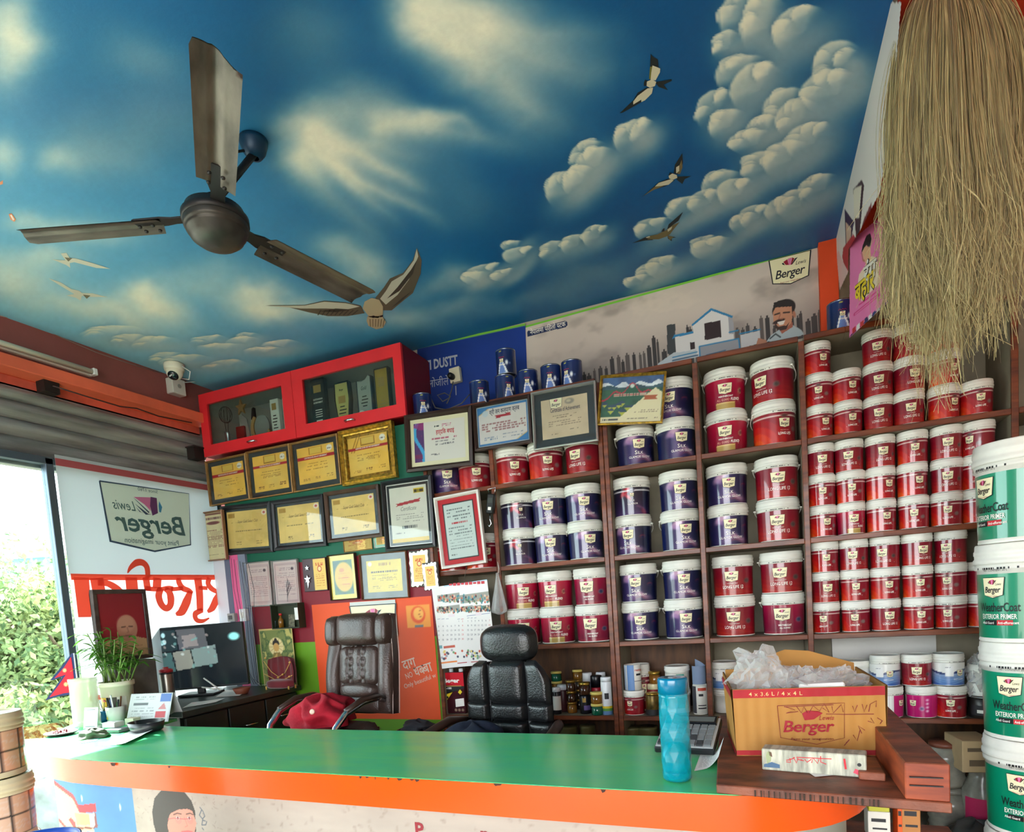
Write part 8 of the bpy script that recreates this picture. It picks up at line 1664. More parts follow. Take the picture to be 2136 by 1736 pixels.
st = thing('roller_shutter', 'rolled up grey corrugated shutter above the shop window', 'shutter', (XL - .06, 0, 0)); sm = mat('grey dusty steel slats', (158, 158, 156), .45, .25, var=.25, vscale=7, stretch=(1, .4, 4))
zs_ = [2.655, 2.590, 2.505, 2.425, 2.335]
for i in range(4):
 b = MB(); za, zb_ = zs_[i], zs_[i + 1]; P_ = []
 for k in range(9): t = k / 8; P_.append((.008 + .026 * math.sin(PI * t) + .012 * (3 - i) * .3, za + (zb_ - za) * t))
 b.quadstrip([(x, -1.6, z) for x, z in P_], [(x, 2.93, z) for x, z in P_], 0, True); b.quadstrip([(x - .008, 2.93, z) for x, z in P_], [(x - .008, -1.6, z) for x, z in P_], 0, True); b.obj('slat', sm, st)
b = MB(); b.box(-.02, -1.6, 2.285, .03, 2.93, 2.338); b.box(-.02, -1.6, 2.64, .03, 2.93, 2.66); b.obj('bottom_bar', sm, st, bevel=.003)
p0, p1 = on_x(195, 777, XL + .03), on_x(0, 711, XL + .03)
lt = thing('tube_light', 'unlit white tube light on the maroon wall at upper left', 'light', (XL, p0.y, p0.z)); y_far = -.65 - p0.y * 0
b = MB(); b.box(.0, -1.25, -.022, .028, 0, .012); b.obj('batten', mat('white enamel', (222, 220, 212), .35), lt, bevel=.004); b = MB(); b.tube([(.046, -1.23, -.006), (.046, -.015, -.006)], .0135, 14); b.obj('tube', mat('milky glass tube', (226, 222, 208), .25), lt)
b = MB(); b.box(.025, -.02, -.022, .062, .002, .012); b.box(.025, -1.252, -.022, .062, -1.23, .012); b.obj('end_cap', whc, lt, bevel=.003)
cp_ = on_x(362, 757, XL + .16); cp_.z = CEIL - .001
cc = thing('security_camera', 'white eyeball security camera under the ceiling corner at left', 'security camera', cp_)
b = MB(); b.lathe([(0, 0), (.050, 0), (.053, -.006), (.052, -.03), (.049, -.040), (.03, -.040)], 28); b.obj('camera_base', mat('cream white plastic', (226, 222, 206), .35), cc); b = MB()
b.lathe([(0, -.044)] + [(.044 * math.sin(a), .044 * -math.cos(a)) for a in np.linspace(.3, PI - .05, 12)], 26); hd = b.obj('camera_head', mat('cream white plastic', (226, 222, 206), .35), cc, (.0, 0, -.045), (R(-35), R(-18), 0)); b = MB(); b.lathe([(0, -.0465), (.018, -.0445), (.027, -.038), (.029, -.032), (.022, -.030)], 24); b.obj('lens_window', mat('dark lens window', (20, 34, 40), .08, coat=.5), hd); b = MB(); b.box(-.010, -.014, -.049, .010, -.008, -.044); b.obj('led', whc, hd)
jb = on_x(374, 806, XL + .055); b = MB(); b.box(-.055, -.045, -.045, 0.0, .045, .045); o = b.obj('junction_box', mat('pale grey plastic', (206, 204, 198), .45), None, jb, bevel=.004); tag(o, 'white plastic junction box below the security camera', 'junction box'); b = MB(); b.lathe([(0, 0), (.012, 0), (.012, .003), (0, .003)], 16, smooth=False); b.xf(Matrix.Rotation(PI / 2, 4, 'Y')); b.obj('box_screw', mat('grey screw', (150, 148, 142), .4), o)
b = MB(); b.tube([cp_ + Vector((.05, .01, -.02)), cp_ + Vector((.085, .03, -.05)), cp_ + Vector((.07, .03, -.09)), jb + Vector((.0, .01, .05))], .0028, 6); b.tube([jb + Vector((.0, .03, .03)), on_y(430, 795, 2.95), on_y(455, 806, 3.0)], .002, 5); tag(b.obj('camera_cable', whc, None), 'white cable looping from the security camera', 'cable')
b = MB(); b.tube([on_x(x, y, XL + .004) for x, y in [(0, 659), (60, 672), (130, 705), (200, 735), (265, 757), (335, 778)]], .002, 5); tag(b.obj('ceiling_cable', mat('grey flex', (150, 130, 126), .6), None), 'thin cable running along the top of the maroon wall', 'cable')
b = MB(); b.tube([on_x(x, y, XL + .075) for x, y in [(110, 805), (180, 827), (250, 848), (285, 852), (330, 868), (400, 882)]], .0035, 5); tag(b.obj('ledge_cable', mat('black flex', (60, 34, 34), .6), None), 'dark cable sagging below the coral ledge', 'cable')
for (px, py, w_, h_, lab, dk_) in ((489, 1288, .056, .050, 'grey switch box on the striped strip by the window', 1), (513, 1283, .050, .075, 'cream socket plate beside the grey switch box', 0)):
 p = on_y(px, py, 2.842); b = MB(); b.box(-w_ / 2, -.03, -h_ / 2, w_ / 2, 0, h_ / 2); o = b.obj('wall_socket', whc if not dk_ else mat('grey plastic', (150, 150, 146), .45), None, (p.x, 2.842, p.z), bevel=.003); tag(o, lab, 'socket'); k = MB(); k.box(-w_ * .25, -.036, -h_ * .25, w_ * .25, -.030, h_ * .25); k.obj('switch', mat('dark switch', (70, 72, 74), .4) if dk_ else WHITE_PL, o, bevel=.002)
rg = random.Random(8); b = MB()
for k in range(7):
 x0, x1 = 478 + 6 * k, 512 + 5 * k
 b.tube([on_y(x, y, 2.80 - .004 * k) for x, y in [(x0 + 4, 1165 + 2 * k), (x0 + 10 + k, 1230), (x1 - 12, 1290), (x1 - 10 + k, 1350), (x1 + 4, 1400 + 6 * k), (x1 + 18, 1428)]], .0013, 5, 1 if k in (2, 5) else 0)
tag(b.obj('cable_bundle', [mat('black flex2', (30, 32, 40), .5), mat('white flex', (200, 200, 200), .5)], None), 'tangle of thin cables hanging beside the monitor', 'cable')
p = on_y(950, 783, YB - .03); b = MB(); b.box(-.032, -.03, -.04, .032, 0, .04); o = b.obj('wall_socket', mat('ivory plastic', (216, 210, 184), .45), None, (p.x, YB - .012, p.z), (0, R(-3), 0), bevel=.003); tag(o, 'ivory wall socket with a black plug on the blue banner', 'socket'); k = MB(); k.lathe([(0, 0), (.015, 0), (.018, .01), (.016, .035), (.008, .045), (0, .045)], 14); k.xf(Matrix.Rotation(PI / 2, 4, 'X')); k.obj('plug', BLACK_PR, o, (-.012, -.03, -.012))
b = MB(); pz = lambda x, y, Y: on_y(840 + x / 4.567, 680 + y / 4.567, Y); b.tube([pz(480, 530, 3.08), pz(470, 600, 3.07), pz(440, 690, 3.05), pz(380, 720, 3.03), pz(330, 660, 3.03), pz(400, 640, 3.03), pz(455, 670, 3.03), pz(420, 740, 3.02)], .003, 6); b.tube([pz(200, 640, 2.98), pz(260, 670, 2.97), pz(310, 780, 2.96), pz(420, 800, 2.96), pz(560, 740, 2.96), pz(640, 650, 2.98)], .003, 6); tag(b.obj('tin_cable', mat('grey black flex', (90, 88, 84), .5), None), 'loose cables behind the blue tins and certificates', 'cable')
def xz_sheet(cor_px, X, fr, label): pass
pc = [on_x(x, y, XL + .10) for x, y in ((190, 1232), (304, 1228), (314, 1376), (205, 1382))]; cy, cz_ = sum(p.y for p in pc) / 4, sum(p.z for p in pc) / 4; w_, h_ = abs((pc[1].y + pc[2].y) / 2 - (pc[0].y + pc[3].y) / 2), abs((pc[0].z + pc[1].z) / 2 - (pc[2].z + pc[3].z) / 2); fwd = .022
b = MB(); 
for bx_ in ((-w_ / 2, -h_ / 2, w_ / 2, -h_ / 2 + fwd), (-w_ / 2, h_ / 2 - fwd, w_ / 2, h_ / 2), (-w_ / 2, -h_ / 2 + fwd, -w_ / 2 + fwd, h_ / 2 - fwd), (w_ / 2 - fwd, -h_ / 2 + fwd, w_ / 2, h_ / 2 - fwd)): b.box(bx_[0], -.012, bx_[1], bx_[2], .012, bx_[3])
po = b.obj('picture_frame', mat('dark carved frame', (74, 58, 54), .45, var=.3, vscale=30), None, (XL + .10, cy, cz_), (0, 0, PI / 2), bevel=.002); tag(po, 'dark framed portrait on red ground standing against the window', 'picture')
p = Paint(64, int(64 * h_ / w_), w_ - 2 * fwd, h_ - 2 * fwd, (140, 30, 40)); X, Y = p.X / p.w, p.Y / p.h; p.mix(smooth(.6, 1, Y) * .3, (100, 24, 34)); p.mix((Y < .26 + .1 * np.exp(-((X - .55) / .25) ** 2)) * 1.0, (190, 150, 110)); p.mix((Y < .12) * 1.0, (176, 140, 104)); p.ell(.58 * p.w, .45 * p.h, .23 * p.w, .21 * p.h, (176, 124, 100)); p.ell(.56 * p.w, .52 * p.h, .19 * p.w, .13 * p.h, (190, 140, 116), .4); p.line([(.46 * p.w, .47 * p.h), (.54 * p.w, .475 * p.h)], .006, (80, 50, 44)); p.line([(.62 * p.w, .475 * p.h), (.70 * p.w, .47 * p.h)], .006, (80, 50, 44)); p.line([(.52 * p.w, .33 * p.h), (.66 * p.w, .33 * p.h)], .006, (130, 80, 70)); p.line([(.58 * p.w, .46 * p.h), (.6 * p.w, .385 * p.h), (.57 * p.w, .38 * p.h)], .004, (140, 96, 78)); p.rows(.2 * p.w, .9 * p.w, [.16 * p.h], .02 * p.h, (140, 90, 70), 2)
link('print', p.mesh('print', PRINT, lambda a, c_: (a - p.w / 2, -.006, c_ - p.h / 2)), po); b = MB(); b.box(-w_ / 2 + .01, .010, -h_ / 2 + .01, w_ / 2 - .01, .014, h_ / 2 - .01); b.obj('backing', mat('brown backing board', (90, 66, 46), .8), po)
b = MB(); b.box(-.05, -w_ / 2 * .8, 0, .05, w_ / 2 * .8, cz_ - h_ / 2 - DT - .003); o = b.obj('book_stack', mat('grey ledger', (120, 116, 110), .7, var=.3), None, (XL + .115, cy, DT + .001), bevel=.003); tag(o, 'stack of ledgers under the framed portrait by the window', 'books')
MA, MBv = Vector((-2.985, 2.50, 0)), Vector((-2.60, 2.69, 0)); fm_, _, dm_ = vplane(MA, MBv - MA); mc = [fm_(x, y) for x, y in ((302, 1313), (508, 1296), (517, 1428), (311, 1446))]; mc = [Vector((u, 0, v)) for u, v in mc]; cen = sum(mc, Vector()) / 4; mw, mh = (mc[1] - mc[0]).length, (mc[3] - mc[0]).length; ma = math.atan2(mc[1].z - mc[0].z, mc[1].x - mc[0].x)
cpos = MA + dm_ * cen.x; mo = thing('monitor', 'black flat monitor showing camera pictures on the side desk', 'monitor', (cpos.x, cpos.y, DT + .001), (0, 0, math.atan2(dm_.y, dm_.x))); blp = mat('matt black plastic', (24, 26, 28), .4); mt = Matrix.Translation((0, 0, cen.z - DT - .001)) @ Matrix.Rotation(-ma, 4, 'Y')
b = MB(); b.box(-mw / 2, .0, -mh / 2, mw / 2, .03, mh / 2); b.xf(mt); b.obj('housing', blp, mo, bevel=.004)
p = Paint(128, 80, mw - .012, mh - .014, (18, 24, 28)); zm = lambda L: [((x - 1195) / 830 * p.w, (1 - (y - 1060 - (2010 - x) * -.0 + (x - 1195) * .08 - 20) / 500) * p.h) for x, y in L]
rg = random.Random(12); p.poly(zm([(1220, 1100), (1450, 1080), (1460, 1245), (1225, 1270)]), (30, 44, 48)); p.poly(zm([(1460, 1080), (1700, 1060), (1720, 1220), (1470, 1245)]), (70, 72, 76)); p.poly(zm([(1500, 1130), (1620, 1110), (1640, 1210), (1510, 1225)]), (110, 104, 104)); p.poly(zm([(1225, 1290), (1400, 1265), (1420, 1420), (1240, 1445)]), (56, 84, 84)); p.poly(zm([(1410, 1265), (1560, 1240), (1580, 1390), (1430, 1415)]), (110, 112, 104)); p.poly(zm([(1570, 1240), (1780, 1200), (1790, 1350), (1590, 1385)]), (96, 112, 110))
for k in range(10): c_ = zm([(rg.uniform(1240, 1400), rg.uniform(1110, 1230))])[0]; p.ell(c_[0], c_[1], .011, .014, (150, 190, 196), .4)
for k in range(30): c_ = zm([(rg.uniform(1240, 1780), rg.uniform(1090, 1400))])[0]; p.ell(c_[0], c_[1], rg.uniform(.004, .014), rg.uniform(.003, .010), rg.choice([(160, 170, 168), (40, 44, 50), (130, 120, 116), (90, 130, 126)]), .5, rg.uniform(0, 3), .8)
p.ell(*zm([(1950, 1130)])[0], .03, .022, (120, 190, 186), .5)
scm = mat('lit screen picture', attr=True, rough=.12); ntm = scm.node_tree; bb = ntm.nodes['Principled BSDF']; at_ = [n for n in ntm.nodes if n.type == 'ATTRIBUTE'][0]; ntm.links.new(at_.outputs['Color'], bb.inputs['Emission Color']); bb.inputs['Emission Strength'].default_value = .22
me = p.mesh('screen', scm, lambda a, c_: tuple(mt @ Vector((a - p.w / 2, -.001, c_ - p.h / 2 + .004)))); link('screen', me, mo)
b = MB(); b.box(-.022, .012, .01, .022, .028, cen.z - DT - mh / 2 + .04); b.box(-.10, -.06, 0, .10, .09, .012); b.obj('stand', blp, mo, bevel=.003)
Yt = 2.36; t0, t1_ = on_y(353, 1392, Yt), on_y(357, 1497, Yt); hT = t0.z - DT; rT = .034
th = thing('thermos_flask', 'steel thermos flask with a red cap before the monitor', 'flask', (t1_.x, Yt, DT + .0005)); b = MB(); b.lathe([(0, 0), (rT, 0), (rT, .004), (rT, hT * .80), (rT * .93, hT * .84), (0, hT * .84)], 30); b.obj('flask_body', mat('brushed steel flask', (150, 146, 136), .3, .85, var=.15, stretch=(1, 1, .1)), th); b = MB(); b.lathe([(0, hT * .841), (rT * 1.02, hT * .841), (rT * 1.02, hT * .93), (rT * .7, hT * .95), (rT * .4, hT * .96), (rT * .42, hT), (0, hT)], 28); b.obj('flask_cap', mat('red flask cap', (176, 40, 46), .35), th)
b = MB(); b.lathe([(rT * 1.01, hT * .79), (rT * 1.03, hT * .80), (rT * 1.03, hT * .84), (rT * 1.0, hT * .842)], 28); b.obj('collar_ring', blp, th)
Yc = 1.98; q = [on_y(x, y, Yc) for x, y in ((271, 1447), (342, 1431), (362, 1490), (287, 1500))]; base = CT + .001; cw_ = (q[1] - q[0]).length; hC = q[0].z - base; aC = math.atan2(q[1].z - q[0].z, q[1].x - q[0].x)
dc = thing('desk_calendar', 'tent shaped desk calendar near the steel flask', 'calendar', ((q[3].x + q[2].x) / 2, Yc, base), (0, 0, R(8))); b = MB()
b.add([(-cw_ / 2, -.05, 0), (cw_ / 2, -.05, 0), (cw_ / 2, -.004, hC), (-cw_ / 2, -.004, hC)], [(0, 1, 2, 3)]); b.add([(-cw_ / 2, .05, 0), (cw_ / 2, .05, 0), (cw_ / 2, .004, hC), (-cw_ / 2, .004, hC)], [(3, 2, 1, 0)]); b.obj('card_tent', mat('pale card', (196, 196, 196), .6), dc)
p = Paint(60, 44, cw_ * .96, hC * .98, (186, 186, 188)); p.rect(.75 * p.w, .72 * p.h, p.w, p.h, (70, 100, 160)); p.rect(.1 * p.w, .6 * p.h, .45 * p.w, .7 * p.h, (90, 92, 96)); p.rows(.1 * p.w, .6 * p.w, [.9 * p.h, .82 * p.h], .03 * p.h, (120, 120, 124), 1); p.rows(.08 * p.w, .62 * p.w, [.5 * p.h, .4 * p.h, .3 * p.h, .2 * p.h], .03 * p.h, (130, 130, 134), 2, .9, .9); p.rect(.68 * p.w, .15 * p.h, .92 * p.w, .38 * p.h, (176, 50, 60)); p.poly([(.72 * p.w, .45 * p.h), (.92 * p.w, .45 * p.h), (.85 * p.w, .68 * p.h)], (176, 110, 110))
link('calendar_page', p.mesh('calendar_page', PRINT, lambda a, c_: (a - p.w / 2, -.0512 + .046 * c_ / hC, c_)), dc); b = MB()
for k in range(22): x = -cw_ / 2 + cw_ * (k + .5) / 22; b.tube([(x, -.006, hC - .006), (x, -.002, hC + .004), (x, .005, hC - .004)], .0009, 4)
b.obj('wire_binding', mat('grey wire', (120, 120, 122), .4, .6), dc)['kind'] = 'stuff'
pb = on_z(208, 1512, CT); pb.y = max(pb.y, 1.93); pl_t = on_y(208, 1425, pb.y); rP = .072; hP = pl_t.z - CT
pt = thing('bamboo_plant', 'leafy bamboo plant in a cream pot by the window', 'plant', (pb.x - .02, pb.y + .05, CT + .001)); b = MB(); b.lathe([(0, 0), (rP * .84, 0), (rP * .86, .004), (rP * .97, hP * .88), (rP * 1.04, hP * .88), (rP * 1.06, hP * .9), (rP * 1.06, hP), (rP * .98, hP), (rP * .95, hP * .9), (0, hP * .88)], 32); b.obj('pot', mat('cream pot', (226, 218, 196), .4), pt)
b = MB(); n = 16; W5 = lambda a, c_: ((rP * (.87 + .1 * c_ / hP) + .001) * math.sin(a), -(rP * (.87 + .1 * c_ / hP) + .001) * math.cos(a), c_)
for a0_, a1_, mi in ((-1.3, 0.2, 0), (.2, .9, 1), (.9, 1.5, 2)): b.quadstrip([W5(a0_ + (a1_ - a0_) * k / n, hP * .2) for k in range(n + 1)], [W5(a0_ + (a1_ - a0_) * k / n, hP * .62) for k in range(n + 1)], mi, True)
b.obj('pot_label', [mat('yellow pot print', (230, 190, 60), .5), mat('dark pot print', (60, 60, 50), .5), mat('white pot print', (226, 224, 214), .5)], pt)
stemm = mat('bamboo stem green', (110, 140, 60), .45, var=.2); leafm = sheet_mat('leaf green', (86, 128, 52), amount=.35); rg = random.Random(14); b = MB(); lv = MB()
def leaf(P, d, ln, wd):
 d = d.normalized(); s = d.cross(Vector((0, 0, 1))); s = s.normalized() if s.length > 1e-3 else Vector((1, 0, 0)); A_, B_ = [], []
 for k in range(6): t = k / 5; c_ = P + d * ln * t + Vector((0, 0, -ln * .45 * t * t)); ww = wd * math.sin(PI * min(1, t * .9 + .08)) ** .8; A_.append(c_ + s * ww + Vector((0, 0, .002 * ww))); B_.append(c_ - s * ww)
 lv.quadstrip(A_, B_, 0, True)
for k in range(20):
 a, r0 = rg.uniform(0, 6.28), rP * .8 * math.sqrt(rg.random()); h_ = rg.uniform(.12, .27); lean = Vector((rg.uniform(-.12, .12) + r0 * math.cos(a) * .5, rg.uniform(-.05, .05), 0)); base_ = Vector((r0 * math.cos(a), r0 * math.sin(a), hP * .88)); tp_ = base_ + lean + Vector((0, 0, h_))
 b.tube([base_, base_.lerp(tp_, .5) + Vector((0, 0, .005)), tp_], [.0035, .003, .002], 6)
 for j in range(9): t = rg.uniform(.45, 1.0); P = base_.lerp(tp_, t); an = rg.uniform(0, 6.28); leaf(P, Vector((math.cos(an), math.sin(an), rg.uniform(.15, .9))), rg.uniform(.07, .14), rg.uniform(.006, .011))
b.obj('stem', stemm, pt); lf = lv.obj('leaves', leafm, pt); lf['kind'] = 'stuff'
pf = on_z(168, 1512, CT); Rt = Vector((M[0][0], M[0][1], 0)).normalized(); Dn = Vector((M[2][0], M[2][1], 0)).normalized(); fl = thing('table_flag', 'small red two-pointed flag with blue edge on a thin pole at the counter end', 'flag', (pf.x, pf.y, CT + .001))
ff_, A3_, d3 = vplane((pf.x, pf.y, 0), (Rt.x, Rt.y)); fpx = lambda L, l=0.0: [tuple(d3 * ff_(*zw(x, y))[0] + Dn * l + Vector((0, 0, ff_(*zw(x, y))[1] - CT - .001))) for x, y in L]
b = MB(); p_ = fpx([(655, 1860), (650, 1610), (610, 1275)]); b.tube([(0, 0, 0), p_[1], p_[2]], .0035, 8); b.obj('pole', mat('white pole', (214, 214, 214), .4), fl); b = MB(); b.lathe([(0, 0), (.03, 0), (.03, .006), (.008, .012), (0, .012)], 20); b.obj('flag_base', whc, fl)
def cloth_poly(L, l, m_, n): b = MB(); b.flat(fpx(L, l)); b.flat(list(reversed(fpx(L, l + .0008)))); return b.obj(n, m_, fl)
cloth_poly([(590, 1275), (520, 1365), (410, 1500), (440, 1495), (512, 1470), (450, 1560), (370, 1665), (480, 1630), (642, 1605), (620, 1275)], 0, mat('flag blue', (30, 40, 86), .8), 'flag_border'); cloth_poly([(585, 1305), (530, 1390), (450, 1480), (545, 1450), (480, 1545), (410, 1635), (520, 1605), (618, 1590), (600, 1400)], -.0012, mat('flag red', (214, 16, 40), .8), 'flag_field')
b = MB()
for cx_, cy_, rr in ((535, 1415, 22), (545, 1530, 24)): b.flat(fpx([(cx_ + (rr if k % 2 == 0 else rr * .5) * math.cos(k * PI / 10), cy_ + (rr if k % 2 == 0 else rr * .5) * math.sin(k * PI / 10)) for k in range(20)], -.0024))
b.obj('flag_emblem', mat('flag cream', (240, 170, 120), .8), fl)
j0, j1 = on_z(128, 1527, CT), None; r_ = .055; hJ = on_y(128, 1424, j0.y).z - CT
b = MB(); b.lathe([(0, 0), (r_ * .9, 0), (r_, .006), (r_, hJ * .9), (r_ * 1.04, hJ * .91), (r_ * 1.04, hJ), (r_ * .98, hJ), (r_ * .96, hJ * .9), (r_ * .94, .01), (0, .008)], 30); o = b.obj('clear_jar', mat('cloudy pale acrylic', (224, 224, 200), .2, alpha=.5), None, (j0.x - .02, j0.y + .13, CT + .001)); tag(o, 'tall cloudy clear jar behind the flag at the counter end', 'jar')
ps = on_z(188, 1521, CT); b = MB(); q_ = Matrix.Rotation(R(-12), 4, 'X'); b.box(-.036, 0, 0, .036, .004, .095); b.xf(q_); b.box(-.036, 0, 0, .036, .05, .004); o = b.obj('counter_stand', mat('clear white acrylic', (216, 218, 218), .25), None, (ps.x, ps.y, CT + .001), (0, 0, R(12))); tag(o, 'small white acrylic card stand before the plant pot', 'stand'); b = MB(); b.stroke([(-.022, .085), (.022, .085)], .004, lambda x, z: (x, -.0008, z), 0); b.stroke([(-.025, .01), (.025, .01)], .004, lambda x, z: (x, -.0008, z), 0); b.xf(q_); b.obj('card_print', mat('grey card print', (130, 132, 134), .6), o)
pv = on_z(219, 1508, CT); va = thing('vase', 'small blue vase of pink artificial flowers beside the card stand', 'vase', (pv.x, pv.y, CT + .001)); b = MB(); b.lathe([(0, 0), (.014, 0), (.018, .02), (.012, .045), (.015, .055), (.011, .055), (0, .02)], 18); b.obj('vase_body', mat('blue glazed vase', (40, 120, 180), .25), va); b = MB(); fm = MB(); rg = random.Random(3)
for k in range(12): a = rg.uniform(0, 6.28); t_ = Vector((.045 * math.cos(a) - .02, .03 * math.sin(a), rg.uniform(.085, .12))); b.tube([(0, 0, .05), t_ * .6 + Vector((0, 0, .02)), t_], .001, 4); [fm.lathe([(0, 0), (.006, .004), (.004, .008), (0, .007)], 6, 0, t_.x + rg.uniform(-.01, .01), t_.y, t_.z + rg.uniform(-.008, .008)) for _ in range(3)]
b.obj('flower_stem', mat('dark stem', (60, 90, 60), .6), va); fm.obj('flower', mat('pink flower', (226, 130, 110), .6), va)['kind'] = 'stuff'
pn = on_z(244, 1507, CT); pe = thing('pen_cup', 'white pen cup with a small yellow warning triangle', 'pen cup', (pn.x, pn.y, CT + .001)); b = MB(); b.lathe([(0, 0), (.036, 0), (.040, .075), (.037, .075), (.034, .006), (0, .006)], 26); b.obj('cup', WHITE_PL, pe); b = MB(); W6 = lambda x, z: (.0385 * math.sin(x / .038), -.0392 * math.cos(x / .038), z); b.flat([W6(-.016, .02), W6(.0, .02), W6(-.008, .036)]); b.obj('warning_mark', mat('warning yellow', (230, 190, 30), .5), pe)
for k in range(6): b = MB(); a = k * 1.05; b.tube([(.012 * math.cos(a), .012 * math.sin(a), .01), (.028 * math.cos(a), .028 * math.sin(a), .10 + .012 * (k % 3))], .004, 7); o = b.obj('pen', [mat('black pen', (30, 30, 34), .4), mat('brown pen', (110, 66, 40), .4), mat('green pen', (50, 130, 60), .4), mat('blue pen', (40, 70, 150), .4), mat('black pen', (30, 30, 34), .4), mat('white pen', (220, 220, 220), .4)][k], None, (pn.x, pn.y, CT + .009)); tag(o, ['black pen leaning at the right in the white pen cup', 'brown pen at the back right of the white pen cup', 'green pen at the back left of the white pen cup', 'blue pen leaning left in the white pen cup', 'short black pen at front left in the pen cup', 'white pen at the front right of the pen cup'][k], 'pen', 'pens in the white cup')
bo = on_z(298, 1528, CT); b = MB(); b.lathe([(0, 0), (.045, 0), (.055, .006), (.064, .042), (.060, .042), (.05, .008), (0, .006)], 30); b.xf(Matrix.Scale(1.25, 4, (1, 0, 0))); o = b.obj('black_bowl', mat('black plastic bowl', (34, 34, 38), .35), None, (bo.x, bo.y + .02, CT + .0008)); tag(o, 'black plastic bowl before the desk calendar', 'bowl')
for k, (px, py, w_, d_, h_, lab, c_) in enumerate(((232, 1524, .085, .06, .014, 'flat grey box under the white card pack by the black bowl', (130, 134, 136)), (227, 1520, .07, .05, .022, 'white card pack on the flat grey box', (214, 214, 208)), (250, 1512, .05, .04, .03, 'pale tan box touching the black bowl', (206, 196, 168)))):
 p = on_z(px, py + 6, CT); b = MB(); b.box(-w_ / 2, 0, 0, w_ / 2, d_, h_); o = b.obj('small_box', mat('box %d' % k, c_, .6), None, (p.x, p.y + (0 if k < 2 else .045), CT + .0008 + (.0145 if k == 1 else 0)), (0, 0, R(6)), bevel=.0015); tag(o, lab, 'box')
pd = on_z(128, 1533, CT); b = MB(); b.lathe([(0, 0), (.05, 0), (.07, .010), (.068, .012), (.05, .003), (0, .003)], 28); b.xf(Matrix.Scale(.85, 4, (0, 1, 0))); o = b.obj('dish', mat('dark dish', (60, 40, 40), .4), None, (pd.x, pd.y, CT + .0008)); tag(o, 'dark dish of dried red petals at the left counter end', 'dish')
b = MB(); rg = random.Random(9)
for k in range(70): a, r_ = rg.uniform(0, 6.28), .045 * math.sqrt(rg.random()); P = Vector((r_ * math.cos(a), r_ * math.sin(a) * .8, .006 + .018 * rg.random() * (1 - r_ / .06))); d = Vector((rg.uniform(-1, 1), rg.uniform(-1, 1), rg.uniform(-.5, .8))).normalized() * .010; s = Vector((-d.y, d.x, .002)) * .5; b.flat([P - d, P + s, P + d, P - s])
o = b.obj('petals', mat('dried red petals', (150, 30, 52), .7), None, (pd.x, pd.y, CT + .003)); tag(o, 'heap of dried red petals in the dark dish', 'petals', None, 'stuff')
pc_ = on_z(188, 1541, CT); clump('crumpled_cloth', 'crumpled olive cloth lying on the sunlit counter end', 'cloth', Vector((pc_.x, pc_.y + .02, CT + .001)), .055, .04, .035, mat('olive crumpled cloth', (84, 88, 66), .7, var=.3, bump=.3), 13, .5, 22, .3)
sheet_on('paper_sheet', [(205, 1556), (262, 1555), (320, 1530), (270, 1527)], CT, 'white folded paper lying on the green counter at left', paper, .02); sheet_on('paper_sheet', [(160, 1549), (168, 1552), (200, 1546), (212, 1538)], CT, 'teal paper scrap by the olive cloth', mat('teal scrap', (90, 170, 150), .7), .0)
Yd = 2.62
pz_ = lambda x, y: on_z(x, y, DT); q_ = pz_(505, 1448); bw_ = thing('clay_bowl', 'small brown clay bowl on the side desk before the red throne', 'bowl', (q_.x, min(q_.y, 2.72), DT + .001)); b = MB(); b.lathe([(0, 0), (.03, 0), (.048, .034), (.044, .034), (.028, .006), (0, .005)], 26); b.obj('bowl', mat('brown clay', (120, 62, 42), .6), bw_)
for k, (x0, y0, x1, y1, lab) in enumerate(((425, 1415, 460, 1440, 'white stick leaning up at the front of the side desk'), (421, 1434, 452, 1438, 'short white stick lying on the side desk'))):
 a, c_ = on_y(x0, y0, 2.50), on_y(x1, y1, 2.52); a.z = max(a.z, DT + .006); c_.z = max(c_.z, DT + .005); b = MB(); b.tube([(0, 0, 0), c_ - a], .0045, 8); o = b.obj('stick', WHITE_PL, None, a); tag(o, lab, 'stick')
for k, (cor, lab) in enumerate((([(425, 1443), (455, 1446), (470, 1436), (440, 1432)], 'loose white paper beside the clay bowl'), ([(450, 1455), (500, 1452), (520, 1440), (470, 1440)], 'second loose white paper under the clay bowl'), ([(380, 1478), (450, 1466), (470, 1458), (400, 1466)], 'narrow white paper strip along the desk front edge'))): sheet_on('paper_sheet', cor, DT + .0004 * (k + 1), lab, paper, .004)
T0, T1 = on_y(553, 1372, 2.70), on_y(617, 1432, 2.70); tw2 = T1.x - T0.x; th2 = T0.z - DT; to = thing('altar_chair', 'miniature chair draped in maroon cloth with gold trim on the side desk', 'miniature chair', ((T0.x + T1.x) / 2, 2.70, DT + .001)); mc_ = mat('maroon velvet', (112, 22, 32), .85, var=.2, sheen=.4); gt = mat('gold trim', (210, 170, 90), .35, .6)
b = MB(); b.grid(lambda u, v: ((u * 2 - 1) * tw2 * .42 * (1 + .12 * math.sin(v * PI)), .012 * math.cos((u * 2 - 1) * 1.4) + .004 * math.sin(u * 25), .03 + (th2 - .03) * v * (1 - .10 * (u * 2 - 1) ** 2)), 20, 14); b.grid(lambda u, v: ((1 - u * 2) * tw2 * .42 * (1 + .12 * math.sin(v * PI)), .022 + .012 * math.cos((u * 2 - 1) * 1.4), .03 + (th2 - .03) * v * (1 - .10 * (u * 2 - 1) ** 2)), 12, 10); b.obj('backrest', mc_, to); b = MB(); pillow(b, 0, .03, tw2 * .9, .055, .05, .02, 14, 0, 0, 4); b.obj('seat', mc_, to); b = MB()
